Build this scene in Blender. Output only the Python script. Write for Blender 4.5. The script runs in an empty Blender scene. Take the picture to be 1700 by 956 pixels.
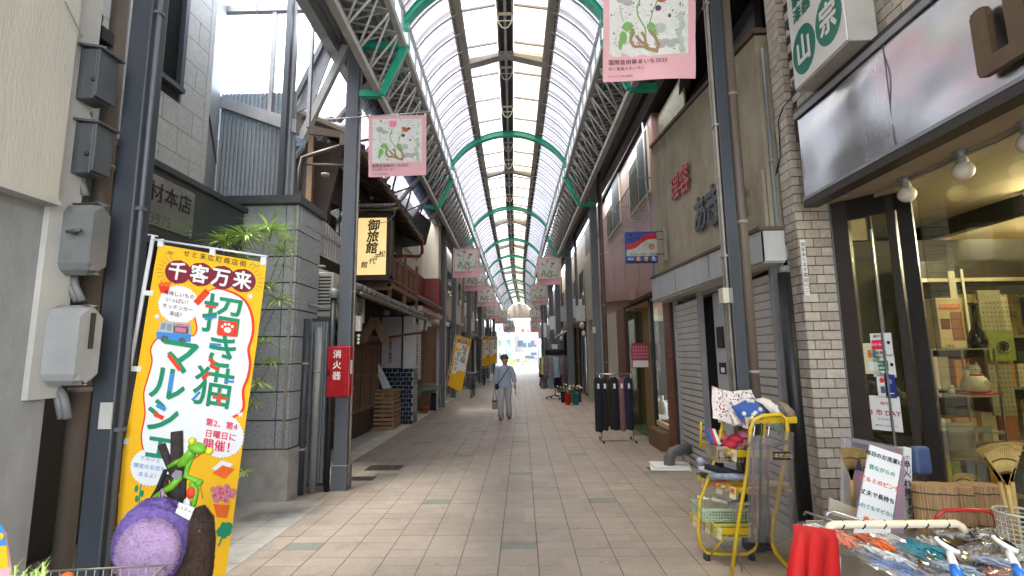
import bpy, bmesh, math, random
from mathutils import Vector, Matrix
random.seed(7)
S = bpy.context.scene
COL = S.collection
R = math.radians
V = Vector

# ---------------------------------------------------------------- camera, world, sun, exposure
EYE = 1.565
_c0 = V((0.99971649, -0.01477495, -0.01867175))   # rows: world X, Y, Z expressed in camera (x right, y down, z forward)
_c1 = V((0.02052418, 0.13720263, 0.99033035))
_c2 = V((-0.01207027, -0.9904328, 0.13746698))
FPX = 820.0
cd = bpy.data.cameras.new('camera'); cam = bpy.data.objects.new('camera', cd); COL.objects.link(cam)
cd.sensor_width = 36; cd.lens = 36 * FPX / 1700; cd.clip_start = 0.05; cd.clip_end = 600
cam.matrix_world = Matrix(((_c0.x, -_c0.y, -_c0.z, 0), (_c1.x, -_c1.y, -_c1.z, 0), (_c2.x, -_c2.y, -_c2.z, EYE), (0, 0, 0, 1)))
S.camera = cam
SUN_EL, SUN_AZ = R(75), R(240)      # azimuth from +Y clockwise
w = bpy.data.worlds.new('World'); S.world = w; w.use_nodes = True
nt = w.node_tree; bg = nt.nodes['Background']
sky = nt.nodes.new('ShaderNodeTexSky'); sky.sky_type = 'NISHITA'; sky.sun_disc = False
sky.sun_elevation = SUN_EL; sky.sun_rotation = SUN_AZ; sky.dust_density = 4.0; sky.air_density = 1.2; sky.ozone_density = 1.0
# thin high cloud whitens most of the sky, blue showing through in patches
tc = nt.nodes.new('ShaderNodeTexCoord'); cn_ = nt.nodes.new('ShaderNodeTexNoise'); cn_.inputs['Scale'].default_value = 2.2; cn_.inputs['Detail'].default_value = 6
nt.links.new(tc.outputs['Generated'], cn_.inputs['Vector']); cr0 = nt.nodes.new('ShaderNodeMapRange'); cr0.inputs[1].default_value = .3; cr0.inputs[2].default_value = .62; cr0.inputs[3].default_value = .45; cr0.inputs[4].default_value = .95
nt.links.new(cn_.outputs[0], cr0.inputs[0]); cm = nt.nodes.new('ShaderNodeMix'); cm.data_type = 'RGBA'; nt.links.new(cr0.outputs[0], cm.inputs[0]); nt.links.new(sky.outputs[0], cm.inputs[6]); cm.inputs[7].default_value = (5.2, 5.5, 5.9, 1)
nt.links.new(cm.outputs[2], bg.inputs[0]); bg.inputs[1].default_value = 0.15
sl = bpy.data.lights.new('sun', 'SUN'); sun = bpy.data.objects.new('sun', sl); COL.objects.link(sun)
sl.energy = 1.5; sl.angle = R(20.0); sl.color = (1.0, 0.96, 0.9)
sd = V((math.sin(SUN_AZ) * math.cos(SUN_EL), math.cos(SUN_AZ) * math.cos(SUN_EL), math.sin(SUN_EL)))
sun.rotation_euler = sd.to_track_quat('Z', 'Y').to_euler()
S.view_settings.view_transform = 'Standard'; S.view_settings.look = 'None'; S.view_settings.gamma = 1
S.view_settings.exposure = 3.15
cy = S.cycles; cy.use_denoising = True; cy.max_bounces = 9; cy.diffuse_bounces = 5; cy.glossy_bounces = 3
cy.transparent_max_bounces = 12; cy.transmission_bounces = 6; cy.sample_clamp_indirect = 6; cy.caustics_reflective = False; cy.caustics_refractive = False

def _ray(x, y):
    c = V((x - 850, y - 478, FPX)); return V((_c0.dot(c), _c1.dot(c), _c2.dot(c)))
def P(x, y, X=None, Y=None, Z=None):
    """the place in the street seen at photograph pixel x, y on the given vertical or horizontal plane"""
    d = _ray(x, y); t = X / d.x if X is not None else Y / d.y if Y is not None else (Z - EYE) / d.z
    return V((d.x * t, d.y * t, EYE + d.z * t))
def lerp(a, b, t): return a + (b - a) * t
def interp(y, tab):
    for (y0, v0), (y1, v1) in zip(tab, tab[1:]):
        if y <= y1: return lerp(v0, v1, (y - y0) / (y1 - y0))
    return tab[-1][1]
AX = [(-6, 0.05), (0, -.05), (6.2, -.18), (11.3, -.265), (17.2, -.37), (22, -.42), (28, -.48), (34, -.48), (42, -.36), (52, -.2), (90, 0)]
def ax(y): return interp(y, AX)

# ---------------------------------------------------------------- materials
MATS = {}
def mat(name, col, rough=.7, metal=0., var=.18, scale=6., bump=.0, bscale=60., stretch=(1, 1, 1), col2=None, rnd=0., spec=.5, emit=None, es=0., alpha=1., trans=0.):
    m = bpy.data.materials.new(name); m.use_nodes = True; N = m.node_tree.nodes; L = m.node_tree.links
    b = N['Principled BSDF']
    geo = N.new('ShaderNodeNewGeometry'); mp = N.new('ShaderNodeMapping'); mp.inputs['Scale'].default_value = stretch
    L.new(geo.outputs['Position'], mp.inputs[0])
    n = N.new('ShaderNodeTexNoise'); n.inputs['Scale'].default_value = scale; n.inputs['Detail'].default_value = 6; n.inputs['Roughness'].default_value = .65
    L.new(mp.outputs[0], n.inputs['Vector'])
    rp = N.new('ShaderNodeValToRGB'); rp.color_ramp.elements[0].position = .3; rp.color_ramp.elements[1].position = .72
    c = V(col); lo = c * (1 - var); hi = c * (1 + var * .6) if col2 is None else V(col2)
    rp.color_ramp.elements[0].color = (*lo, 1); rp.color_ramp.elements[1].color = (min(hi[0], 1), min(hi[1], 1), min(hi[2], 1), 1)
    L.new(n.outputs[0], rp.inputs[0]); out = rp.outputs[0]
    if rnd:
        oi = N.new('ShaderNodeObjectInfo'); mr = N.new('ShaderNodeMapRange'); mr.inputs[3].default_value = 1 - rnd; mr.inputs[4].default_value = 1 + rnd
        L.new(oi.outputs['Random'], mr.inputs[0]); hs = N.new('ShaderNodeHueSaturation'); L.new(mr.outputs[0], hs.inputs['Value']); L.new(out, hs.inputs['Color']); out = hs.outputs[0]
    L.new(out, b.inputs['Base Color'])
    b.inputs['Roughness'].default_value = rough; b.inputs['Metallic'].default_value = metal; b.inputs['Specular IOR Level'].default_value = spec
    mr2 = N.new('ShaderNodeMapRange'); mr2.inputs[3].default_value = max(rough - .12, .03); mr2.inputs[4].default_value = min(rough + .12, 1)
    L.new(n.outputs[0], mr2.inputs[0]); L.new(mr2.outputs[0], b.inputs['Roughness'])
    if bump:
        n2 = N.new('ShaderNodeTexNoise'); n2.inputs['Scale'].default_value = bscale; n2.inputs['Detail'].default_value = 4; L.new(mp.outputs[0], n2.inputs['Vector'])
        bp = N.new('ShaderNodeBump'); bp.inputs['Strength'].default_value = bump; bp.inputs['Distance'].default_value = .01
        L.new(n2.outputs[0], bp.inputs['Height']); L.new(bp.outputs[0], b.inputs['Normal'])
    if emit: b.inputs['Emission Color'].default_value = (*emit, 1); b.inputs['Emission Strength'].default_value = es
    MATS[name] = m; m['o'] = 1; return m
def glassm(name, tint=(.9, .93, .9), refl=.12, rough=.03, film=0., filmcol=(.5, .5, .5)):
    m = bpy.data.materials.new(name); m.use_nodes = True; N = m.node_tree.nodes; L = m.node_tree.links
    N.remove(N['Principled BSDF']); o = N['Material Output']
    t = N.new('ShaderNodeBsdfTransparent'); t.inputs[0].default_value = (*tint, 1)
    g = N.new('ShaderNodeBsdfGlossy'); g.inputs['Roughness'].default_value = rough
    lw = N.new('ShaderNodeLayerWeight'); pw = N.new('ShaderNodeMath'); pw.operation = 'POWER'; pw.inputs[1].default_value = 5; L.new(lw.outputs['Facing'], pw.inputs[0])
    ad = N.new('ShaderNodeMath'); ad.operation = 'MULTIPLY_ADD'; ad.inputs[1].default_value = .6; ad.inputs[2].default_value = .02 + refl * .5; L.new(pw.outputs[0], ad.inputs[0])
    mx = N.new('ShaderNodeMixShader'); L.new(ad.outputs[0], mx.inputs[0]); L.new(t.outputs[0], mx.inputs[1]); L.new(g.outputs[0], mx.inputs[2])
    last = mx.outputs[0]
    if film:
        d = N.new('ShaderNodeBsdfDiffuse'); d.inputs[0].default_value = (*filmcol, 1); m2 = N.new('ShaderNodeMixShader')
        nz = N.new('ShaderNodeTexNoise'); nz.inputs['Scale'].default_value = 3; nz.inputs['Detail'].default_value = 5
        ge = N.new('ShaderNodeNewGeometry'); L.new(ge.outputs['Position'], nz.inputs['Vector'])
        mu = N.new('ShaderNodeMath'); mu.operation = 'MULTIPLY'; mu.inputs[1].default_value = film * 2; L.new(nz.outputs[0], mu.inputs[0])
        L.new(mu.outputs[0], m2.inputs[0]); L.new(last, m2.inputs[1]); L.new(d.outputs[0], m2.inputs[2]); last = m2.outputs[0]
    L.new(last, o.inputs[0]); MATS[name] = m; return m
def polycarb(name, col, dirt, thru=.35, period=.45, grime=.35):
    """translucent corrugated roof sheet, dirty near the purlins and streaky"""
    m = bpy.data.materials.new(name); m.use_nodes = True; N = m.node_tree.nodes; L = m.node_tree.links
    N.remove(N['Principled BSDF']); o = N['Material Output']
    ge = N.new('ShaderNodeNewGeometry'); mp = N.new('ShaderNodeMapping'); mp.inputs['Scale'].default_value = (.6, 5, .6); L.new(ge.outputs['Position'], mp.inputs[0])
    nz = N.new('ShaderNodeTexNoise'); nz.inputs['Scale'].default_value = 2.2; nz.inputs['Detail'].default_value = 6; nz.inputs['Roughness'].default_value = .7; L.new(mp.outputs[0], nz.inputs['Vector'])
    rp = N.new('ShaderNodeValToRGB'); rp.color_ramp.elements[0].position = .36; rp.color_ramp.elements[1].position = .36 + grime
    rp.color_ramp.elements[0].color = (*dirt, 1); rp.color_ramp.elements[1].color = (*col, 1); L.new(nz.outputs[0], rp.inputs[0])
    a = N.new('ShaderNodeBsdfTranslucent'); L.new(rp.outputs[0], a.inputs[0])
    d = N.new('ShaderNodeBsdfDiffuse'); L.new(rp.outputs[0], d.inputs[0])
    t = N.new('ShaderNodeBsdfTransparent'); L.new(rp.outputs[0], t.inputs[0])
    m1 = N.new('ShaderNodeMixShader'); m1.inputs[0].default_value = .2; L.new(a.outputs[0], m1.inputs[1]); L.new(d.outputs[0], m1.inputs[2])
    m2 = N.new('ShaderNodeMixShader'); m2.inputs[0].default_value = thru; L.new(m1.outputs[0], m2.inputs[1]); L.new(t.outputs[0], m2.inputs[2])
    L.new(m2.outputs[0], o.inputs[0]); MATS[name] = m; return m

mat('steel_grey', (.105, .115, .13), .45, .0, .15, 4, .05, stretch=(1, 1, .3))
mat('steel_dark', (.045, .052, .064), .45, 0, .2, 5, .05, stretch=(1, 1, .3))
mat('truss_paint', (.42, .41, .395), .5, 0, .22, 5)
mat('green_paint', (.02, .38, .24), .35, 0, .2, 3, spec=.6)
mat('pipe_brown', (.15, .115, .09), .5, 0, .15, 3)
mat('pipe_grey', (.22, .23, .23), .5, 0, .15, 5)
mat('gutter_brown', (.11, .08, .06), .5, 0, .2, 5)
mat('black_rubber', (.012, .012, .014), .5, 0, .2, 8)
mat('cream_wall', (.50, .465, .385), .85, 0, .16, 5.0, .2, 120, stretch=(1, 1, .12))
mat('grey_render', (.30, .295, .29), .9, 0, .28, 3.2, .45, 160, stretch=(1, 1, .4))
mat('cream_trim', (.48, .46, .42), .8, 0, .15, 4, .1)
mat('meter_paint', (.075, .08, .085), .45, 0, .3, 9, .08, stretch=(1, 1, .3))
mat('meter_cover', (.16, .165, .16), .5, 0, .2, 6)
mat('meter_light', (.33, .33, .32), .5, 0, .15, 6)
mat('white_tile', (.42, .415, .40), .6, 0, .22, 26, .1, 90, rnd=.06)
mat('black_joint', (.02, .02, .02), .9)
mat('granite', (.37, .385, .40), .5, 0, .4, 42, .05, 140, rnd=.08)
mat('concrete', (.38, .365, .335), .9, 0, .25, 5, .3, 80)
mat('concrete_pale', (.56, .53, .46), .9, 0, .28, 3.5, .25, 70)
mat('fascia_dark', (.045, .05, .052), .5, 0, .2, 3)
mat('sign_steel', (.33, .33, .31), .28, .85, .15, 3, .03)
mat('lettering_black', (.012, .012, .012), .5, 0, .1)
mat('lettering_grey', (.12, .12, .12), .5, 0, .1)
mat('alu', (.52, .52, .53), .32, .9, .12, 4, stretch=(1, 1, .2))
mat('alu_dull', (.34, .34, .35), .5, .2, .2, 4, .03)
mat('corrugated_grey', (.24, .26, .275), .5, .35, .2, 3, stretch=(1, 1, .25))
mat('corrugated_dark', (.20, .215, .225), .5, .3, .2, 3, stretch=(1, 1, .25))
mat('wood_dark', (.045, .026, .016), .75, 0, .35, 10, .2, 70, stretch=(1, 1, .2))
mat('wood_black', (.030, .023, .019), .8, 0, .35, 10, .2, 70, stretch=(1, 1, .2))
mat('wood_brown', (.17, .09, .045), .65, 0, .3, 9, .12, 60, stretch=(1, 1, .2))
mat('wood_pale', (.24, .145, .08), .7, 0, .3, 12, .12, 60)
mat('wood_crate', (.30, .18, .095), .8, 0, .35, 12, .15, 60, rnd=.15)
mat('roof_tile', (.20, .18, .165), .7, 0, .3, 12, .15, 60, rnd=.15)
mat('roof_tile_dark', (.07, .075, .08), .6, 0, .3, 12, .15, 60, rnd=.15)
mat('soffit_brown', (.12, .085, .06), .85, 0, .3, 6, .1)
mat('plaster_cream', (.55, .50, .40), .9, 0, .15, 2.5, .12, 100, stretch=(1, 1, .4))
mat('plaster_pink', (.42, .30, .25), .85, 0, .2, 3)
mat('red_paint', (.16, .022, .02), .6, 0, .25, 4)
mat('extinguisher_red', (.42, .012, .016), .38, 0, .3, 14, .05, 40, spec=.5)
mat('white_paint', (.78, .77, .74), .5, 0, .08, 5)
mat('white_print', (.80, .80, .78), .6, 0, .03, 5)
mat('navy_tile', (.012, .022, .045), .18, 0, .4, 20, rnd=.3, spec=.7)
mat('grout_white', (.50, .50, .48), .9)
mat('slat_white', (.50, .49, .46), .5, 0, .12, 5)
mat('shutter_metal', (.62, .60, .57), .42, .1, .16, 3, .05, stretch=(1, 1, .6))
mat('tan_render', (.34, .29, .20), .92, 0, .2, 3.2, .35, 130, stretch=(1, 1, .45), col2=(.44, .385, .28))
mat('fascia_white', (.46, .47, .48), .45, .1, .2, 3.5, stretch=(1, 1, .2))
mat('pink_cladding', (.42, .255, .22), .42, 0, .1, 5, .1, 30, stretch=(1, 1, .05), spec=.6)
mat('brown_tile', (.20, .075, .05), .35, 0, .25, 18, rnd=.12)
mat('brick_cream', (.56, .49, .41), .45, 0, .2, 22, .1, 80, rnd=.2, spec=.5)
mat('mortar', (.075, .06, .045), .95, 0, .2, 9)
mat('stainless', (.74, .74, .75), .24, 1.0, .12, 3, .05, 200, stretch=(1, 1, .15))
mat('frame_black', (.018, .017, .016), .4, 0, .2, 5)
mat('frame_brown', (.045, .036, .030), .45, 0, .2, 5)
mat('shop_ceiling', (.45, .38, .28), .85, 0, .15, 3)
mat('wallpaper', (.66, .54, .22), .8, 0, .25, 9)
mat('shutter_groove', (.22, .21, .20), .6)
mat('globe_white', (.80, .76, .66), .35, 0, .03)
mat('sign_green', (.01, .19, .13), .4, 0, .1)
mat('bronze', (.16, .105, .06), .4, .5, .2, 10)
mat('banner_pink', (.72, .40, .43), .8, 0, .06, 4)
mat('banner_print', (.68, .68, .64), .8, 0, .12, 25)
mat('print_black', (.03, .03, .04), .7)
mat('print_grey', (.40, .42, .40), .7, 0, .3, 60)
mat('print_leaf', (.20, .40, .12), .7, 0, .2, 60)
mat('print_moss', (.46, .52, .44), .7, 0, .3, 60)
mat('print_rose', (.82, .22, .36), .7, 0, .2, 80)
mat('print_orange', (.48, .12, .03), .7, 0, .4, 90)
mat('print_root', (.34, .22, .11), .7, 0, .3, 60)
mat('print_violet', (.10, .05, .10), .7, 0, .2, 60)
mat('print_text', (.16, .06, .09), .7)
mat('flag_yellow', (.93, .50, .008), .75, 0, .06, 6)
mat('flag_white', (.82, .82, .80), .75, 0, .02, 4)
mat('flag_maroon', (.22, .012, .03), .75)
mat('flag_green', (.01, .26, .12), .75)
mat('flag_red', (.80, .05, .012), .75)
mat('flag_blue', (.05, .26, .62), .75)
mat('flag_pink', (.80, .02, .10), .75)
mat('flag_orange', (.85, .14, .015), .75)
mat('pole_white', (.66, .66, .68), .35, 0, .05)
mat('papyrus_leaf', (.45, .66, .12), .55, 0, .3, 9, col2=(.70, .88, .30))
mat('papyrus_stem', (.10, .17, .04), .6)
mat('foliage', (.08, .14, .03), .6, 0, .5, 8)
mat('ac_white', (.60, .56, .47), .5, 0, .12, 5)
mat('shade_black', (.006, .006, .007), .9)  # near-black paint standing in for shade in unlit depths
mat('interior_dark', (.06, .055, .05), .9)
mat('interior_beige', (.50, .34, .20), .8, 0, .1, 3)
mat('lantern_face', (.55, .45, .26), .6, 0, .25, 3, emit=(1, .70, .28), es=.10)
mat('lantern_frame', (.10, .075, .03), .5, 0, .3, 12)
mat('lavender_board', (.36, .31, .34), .6, 0, .08, 5)
mat('green_tarp', (.10, .20, .12), .5, 0, .3, 8)
mat('terracotta', (.33, .10, .05), .8)
mat('skin', (.50, .30, .21), .6, 0, .08, 12)
mat('hair_brown', (.10, .035, .018), .6, 0, .35, 60)
mat('blouse', (.30, .36, .50), .85, 0, .15, 70, col2=(.48, .53, .63), stretch=(3, 3, .3))
mat('trousers_grey', (.44, .43, .44), .9, 0, .08, 12)
mat('shoe_brown', (.20, .09, .06), .6)
mat('navy_cloth', (.012, .016, .035), .85)
mat('bag_tan', (.28, .22, .15), .8, 0, .25, 20)
mat('cloth_black', (.012, .013, .018), .95, 0, .3, 14)
mat('cloth_mauve', (.24, .11, .12), .9)
mat('cloth_yellow', (.42, .38, .16), .9)
mat('cloth_grey', (.13, .12, .13), .9, 0, .5, 20)
mat('blue_tin', (.10, .22, .50), .5, 0, .3, 2)
mat('cloth_blue', (.25, .33, .40), .9)
mat('cloth_print', (.15, .12, .13), .9, 0, .8, 40, col2=(.32, .26, .27))
mat('paper_white', (.75, .75, .73), .7, 0, .03)
mat('cart_yellow', (.68, .46, .015), .35, 0, .12, 8, spec=.5)
mat('tag_yellow', (.72, .70, .45), .7, 0, .1, 60)
mat('basket_green', (.45, .58, .40), .5)
mat('basket_yellow', (.55, .52, .10), .5)
mat('basket_tan', (.42, .34, .26), .6)
mat('towel_print', (.70, .62, .58), .9, 0, .3, 70, col2=(.85, .80, .80))
mat('towel_blue', (.04, .10, .36), .9)
mat('towel_white', (.72, .70, .66), .9, 0, .1, 10)
mat('towel_black', (.03, .03, .035), .9)
mat('towel_red', (.55, .03, .06), .9, 0, .3, 30)
mat('towel_pink', (.62, .22, .28), .9, 0, .3, 30)
mat('umbrella_cane', (.26, .10, .09), .4, 0, .4, 60)
mat('red_cloth', (.62, .012, .012), .65, 0, .12, 6)
mat('cardboard_bin', (.42, .38, .30), .8, 0, .08, 3)
mat('orange_net', (.80, .18, .03), .6, 0, .3, 50)
mat('teal_net', (.01, .25, .32), .5, 0, .3, 50)
mat('coral_net', (.70, .22, .13), .6, 0, .4, 60)
mat('grey_pack', (.30, .33, .42), .3, 0, .4, 30)
mat('blue_handle', (.02, .17, .68), .3, spec=.6)
mat('bamboo', (.40, .25, .12), .7, 0, .5, 60, .4, 160, stretch=(3, 3, .08))
mat('bamboo_rake', (.46, .32, .10), .6, 0, .25, 30)
mat('twine', (.07, .04, .02), .9)
mat('rail_cream', (.74, .66, .50), .4, 0, .05)
mat('rail_red', (.42, .02, .015), .35)
mat('rail_chrome', (.45, .45, .45), .3, .9)
mat('mesh_basket', (.48, .46, .38), .5)
mat('board_purple', (.42, .28, .36), .4, 0, .08, 4)
mat('board_navy', (.045, .06, .15), .4)
mat('board_grey', (.52, .53, .54), .4)
mat('vase_black', (.008, .008, .01), .12, spec=.8)
mat('ceramic_white', (.75, .72, .66), .2, 0, .1)
mat('ceramic_red', (.5, .02, .03), .4)
mat('box_cream', (.62, .50, .28), .5)
mat('box_brown', (.32, .12, .06), .5)
mat('fluorescent', (.9, .9, .8), .5, emit=(1, .90, .62), es=24)
mat('shop_goods', (.35, .28, .12), .5, 0, .6, 12, rnd=.35, col2=(.5, .42, .2))
mat('goods_blue', (.10, .16, .34), .5, rnd=.3)
mat('goods_orange', (.6, .27, .07), .5, rnd=.2)
mat('goods_green', (.30, .38, .10), .5, rnd=.2)
mat('goods_white', (.62, .58, .46), .5, rnd=.2)
mat('pegboard', (.36, .34, .24), .6)
mat('wire_metal', (.55, .52, .45), .35, .7)
mat('plush_purple', (.20, .13, .40), .98, 0, .35, 70, .6, 90)
mat('plush_lilac', (.42, .28, .46), .98, 0, .2, 60, .5, 110)
mat('plush_brown', (.055, .03, .02), .95, 0, .4, 40, .4, 90)
mat('frog_green', (.16, .45, .02), .5, 0, .25, 25, spec=.5)
mat('frog_yellow', (.72, .60, .03), .5)
mat('bark', (.035, .025, .022), .9, 0, .4, 30, .5, 60)
mat('blade_blue', (.02, .045, .26), .3, spec=.7)
mat('blade_red', (.50, .008, .015), .3, spec=.7)
mat('blade_white', (.50, .52, .47), .3, spec=.7)
mat('cone_red', (.75, .04, .03), .5)
mat('road_asphalt', (.10, .12, .13), .9, 0, .15, 4, .2, 60)
mat('far_wall', (.24, .33, .38), .9, 0, .1, .7)
mat('far_wall_warm', (.34, .31, .30), .9, 0, .1, .7)
mat('far_glass', (.05, .10, .14), .3)
mat('far_pink', (.55, .16, .24), .7)
mat('bike_black', (.02, .02, .022), .4)
mat('gable_cream', (.44, .39, .30), .85, 0, .08, 2)
mat('far_facade', (.24, .21, .18), .85, 0, .3, 3)
mat('awning_strip', (.60, .60, .58), .6)
mat('poster_red', (.40, .01, .06), .5)
mat('grass_far', (.30, .42, .10), .8, 0, .4, 4)
mat('drain_metal', (.11, .10, .09), .5, .5, .3, 20)
mat('duct_dark', (.05, .042, .038), .7)
mat('rail_beam', (.33, .30, .26), .55, 0, .35, 5, stretch=(1, .4, 1))
glassm('window_glass', (.82, .84, .80), .10)
glassm('shop_glass', (.80, .80, .68), .14, .02, .02, (.4, .38, .25))
glassm('skylight_glass', (.90, .96, 1.0), .05, .05, .10, (.7, .78, .85))
glassm('plastic_film', (.95, .95, .95), .26, .10, .06, (.85, .85, .85))
polycarb('sheet_side', (.27, .27, .285), (.12, .108, .115), .6, grime=.45)
polycarb('sheet_overlap', (.15, .135, .14), (.08, .068, .07), .7)
polycarb('sheet_white', (.40, .39, .37), (.19, .17, .16), .6, grime=.2)
polycarb('sheet_cream', (.40, .35, .25), (.20, .16, .11), .6, grime=.2)
polycarb('sheet_strip', (.62, .64, .66), (.40, .41, .42), .12)
polycarb('sheet_canopy', (.40, .41, .44), (.16, .13, .15), .7)

# ---------------------------------------------------------------- geometry and object helpers
class G:
    def __init__(s): s.v = []; s.f = []; s.m = []; s.sm = []; s.mi = 0; s.smooth = False
    def add(s, vs, fs):
        o = len(s.v); s.v += [V(p) for p in vs]
        for f in fs: s.f.append([o + i for i in f]); s.m.append(s.mi); s.sm.append(s.smooth)
        return s
    def box(s, x0, x1, y0, y1, z0, z1):
        x0, x1 = min(x0, x1), max(x0, x1); y0, y1 = min(y0, y1), max(y0, y1); z0, z1 = min(z0, z1), max(z0, z1)
        return s.add([(x, y, z) for z in (z0, z1) for x, y in ((x0, y0), (x1, y0), (x1, y1), (x0, y1))],
                     [(3, 2, 1, 0), (4, 5, 6, 7), (0, 1, 5, 4), (1, 2, 6, 5), (2, 3, 7, 6), (3, 0, 4, 7)])
    def slab(s, pts, n, t):
        """polygon pts (counter-clockwise seen from the n side) given thickness t behind it"""
        n = V(n).normalized(); k = len(pts); a = [V(p) for p in pts]; b = [p - n * t for p in a]
        return s.add(a + b, [tuple(range(k)), tuple(range(2 * k - 1, k - 1, -1))] + [(i, k + i, k + (i + 1) % k, (i + 1) % k) for i in range(k)])
    def quad(s, *p): return s.add(p, [tuple(range(len(p)))])
    def beam(s, a, b, w, h=None, up=(0, 0, 1)):
        a, b = V(a), V(b); h = h or w; d = (b - a).normalized(); u = V(up)
        if abs(d.dot(u)) > .98: u = V((0, 1, 0))
        x = d.cross(u).normalized() * (w / 2); z = x.cross(d).normalized() * (h / 2)
        return s.add([a - x - z, a + x - z, a + x + z, a - x + z, b - x - z, b + x - z, b + x + z, b - x + z],
                     [(0, 1, 2, 3), (7, 6, 5, 4), (0, 4, 5, 1), (1, 5, 6, 2), (2, 6, 7, 3), (3, 7, 4, 0)])
    def tube(s, pts, r, n=8, caps=True):
        pts = [V(p) for p in pts]; k = len(pts); rs = r if isinstance(r, (list, tuple)) else [r] * k
        rings = []; x = None
        for i, p in enumerate(pts):
            d = (pts[min(i + 1, k - 1)] - pts[max(i - 1, 0)]); d = d.normalized() if d.length else V((0, 0, 1))
            if x is None: x = d.cross(V((0, 0, 1)) if abs(d.z) < .9 else V((0, 1, 0))).normalized()
            else: x = (x - d * x.dot(d)).normalized()
            y = d.cross(x); rings += [p + (x * math.cos(2 * math.pi * j / n) + y * math.sin(2 * math.pi * j / n)) * rs[i] for j in range(n)]
        fs = [(i * n + j, i * n + (j + 1) % n, (i + 1) * n + (j + 1) % n, (i + 1) * n + j) for i in range(k - 1) for j in range(n)]
        if caps: fs += [tuple(range(n - 1, -1, -1)), tuple(range((k - 1) * n, k * n))]
        sm = s.smooth; s.smooth = n > 5; s.add(rings, fs); s.smooth = sm
        return s
    def lathe(s, c, prof, n=16, axis=(0, 0, 1)):
        c = V(c); a = V(axis).normalized()
        return s.tube([c + a * z for r, z in prof], [max(r, .0004) for r, z in prof], n)
    def ball(s, c, rx, ry=None, rz=None, n=12, m=8, rot=None):
        ry = ry or rx; rz = rz or rx; c = V(c); vs = []; fs = []
        for i in range(m + 1):
            th = math.pi * i / m
            for j in range(n):
                ph = 2 * math.pi * j / n; p = V((rx * math.sin(th) * math.cos(ph), ry * math.sin(th) * math.sin(ph), rz * math.cos(th)))
                if rot: p = rot @ p
                vs.append(c + p)
        for i in range(m):
            for j in range(n): fs.append((i * n + j, (i + 1) * n + j, (i + 1) * n + (j + 1) % n, i * n + (j + 1) % n))
        sm = s.smooth; s.smooth = True; s.add(vs, fs); s.smooth = sm
        return s
    def corr(s, o, u, v, n, W, H, pitch=.05, dep=.01):
        """corrugated sheet, ridges along v"""
        o, u, v, n = V(o), V(u).normalized(), V(v).normalized(), V(n).normalized(); k = max(int(W / pitch * 4), 4); vs = []
        for i in range(k + 1):
            p = o + u * (W * i / k) + n * (dep * math.sin(i * math.pi / 2 + .4)); vs += [p, p + v * H]
        return s.add(vs, [(2 * i, 2 * i + 2, 2 * i + 3, 2 * i + 1) for i in range(k)])
ORG = {}
def _setp(o, label=None, cat=None, group=None, kind=None):
    if label: o['label'] = label
    if cat: o['category'] = cat
    if group: o['group'] = group
    if kind: o['kind'] = kind
    return o
def org(o): return ORG.get(o.name, V((0, 0, 0)))
def part(name, g, mats, parent=None, kind=None, label=None, bevel=0.):
    o0 = org(parent) if parent else V((0, 0, 0))
    me = bpy.data.meshes.new(name); me.from_pydata([tuple(p - o0) for p in g.v], [], g.f)
    for m in (mats if isinstance(mats, (list, tuple)) else [mats]): me.materials.append(MATS[m])
    me.polygons.foreach_set('material_index', g.m); me.polygons.foreach_set('use_smooth', g.sm); me.update()
    o = bpy.data.objects.new(name, me); COL.objects.link(o)
    if parent: o.parent = parent; ORG[o.name] = o0
    if bevel:
        b = o.modifiers.new('bevel', 'BEVEL'); b.width = bevel; b.segments = 2; b.limit_method = 'ANGLE'; b.angle_limit = R(40)
    return _setp(o, kind=kind, label=label)
def thing(name, label, cat, loc=(0, 0, 0), group=None, kind=None):
    o = bpy.data.objects.new(name, None); COL.objects.link(o); o.location = loc; o.empty_display_size = .1; ORG[o.name] = V(loc)
    return _setp(o, label, cat, group, kind)
def struct(name, g, mats, **k): return part(name, g, mats, kind='structure', **k)
def single(name, g, mats, label, cat, group=None, bevel=0.):
    return _setp(part(name, g, mats, bevel=bevel), label, cat, group)
def stamp(name, g, m, parent, locs, kind=None):
    """many copies of one small part (built round the origin) sharing a mesh"""
    o0 = org(parent); first = None; out = []
    for p in locs:
        if first is None:
            me = bpy.data.meshes.new(name); me.from_pydata([tuple(q) for q in g.v], [], g.f); me.materials.append(MATS[m]); me.update()
            me.polygons.foreach_set('use_smooth', g.sm); first = o = bpy.data.objects.new(name, me)
        else: o = first.copy()
        COL.objects.link(o); o.parent = parent; o.location = V(p) - o0; out.append(o)
    return out
_TX = {}
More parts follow.
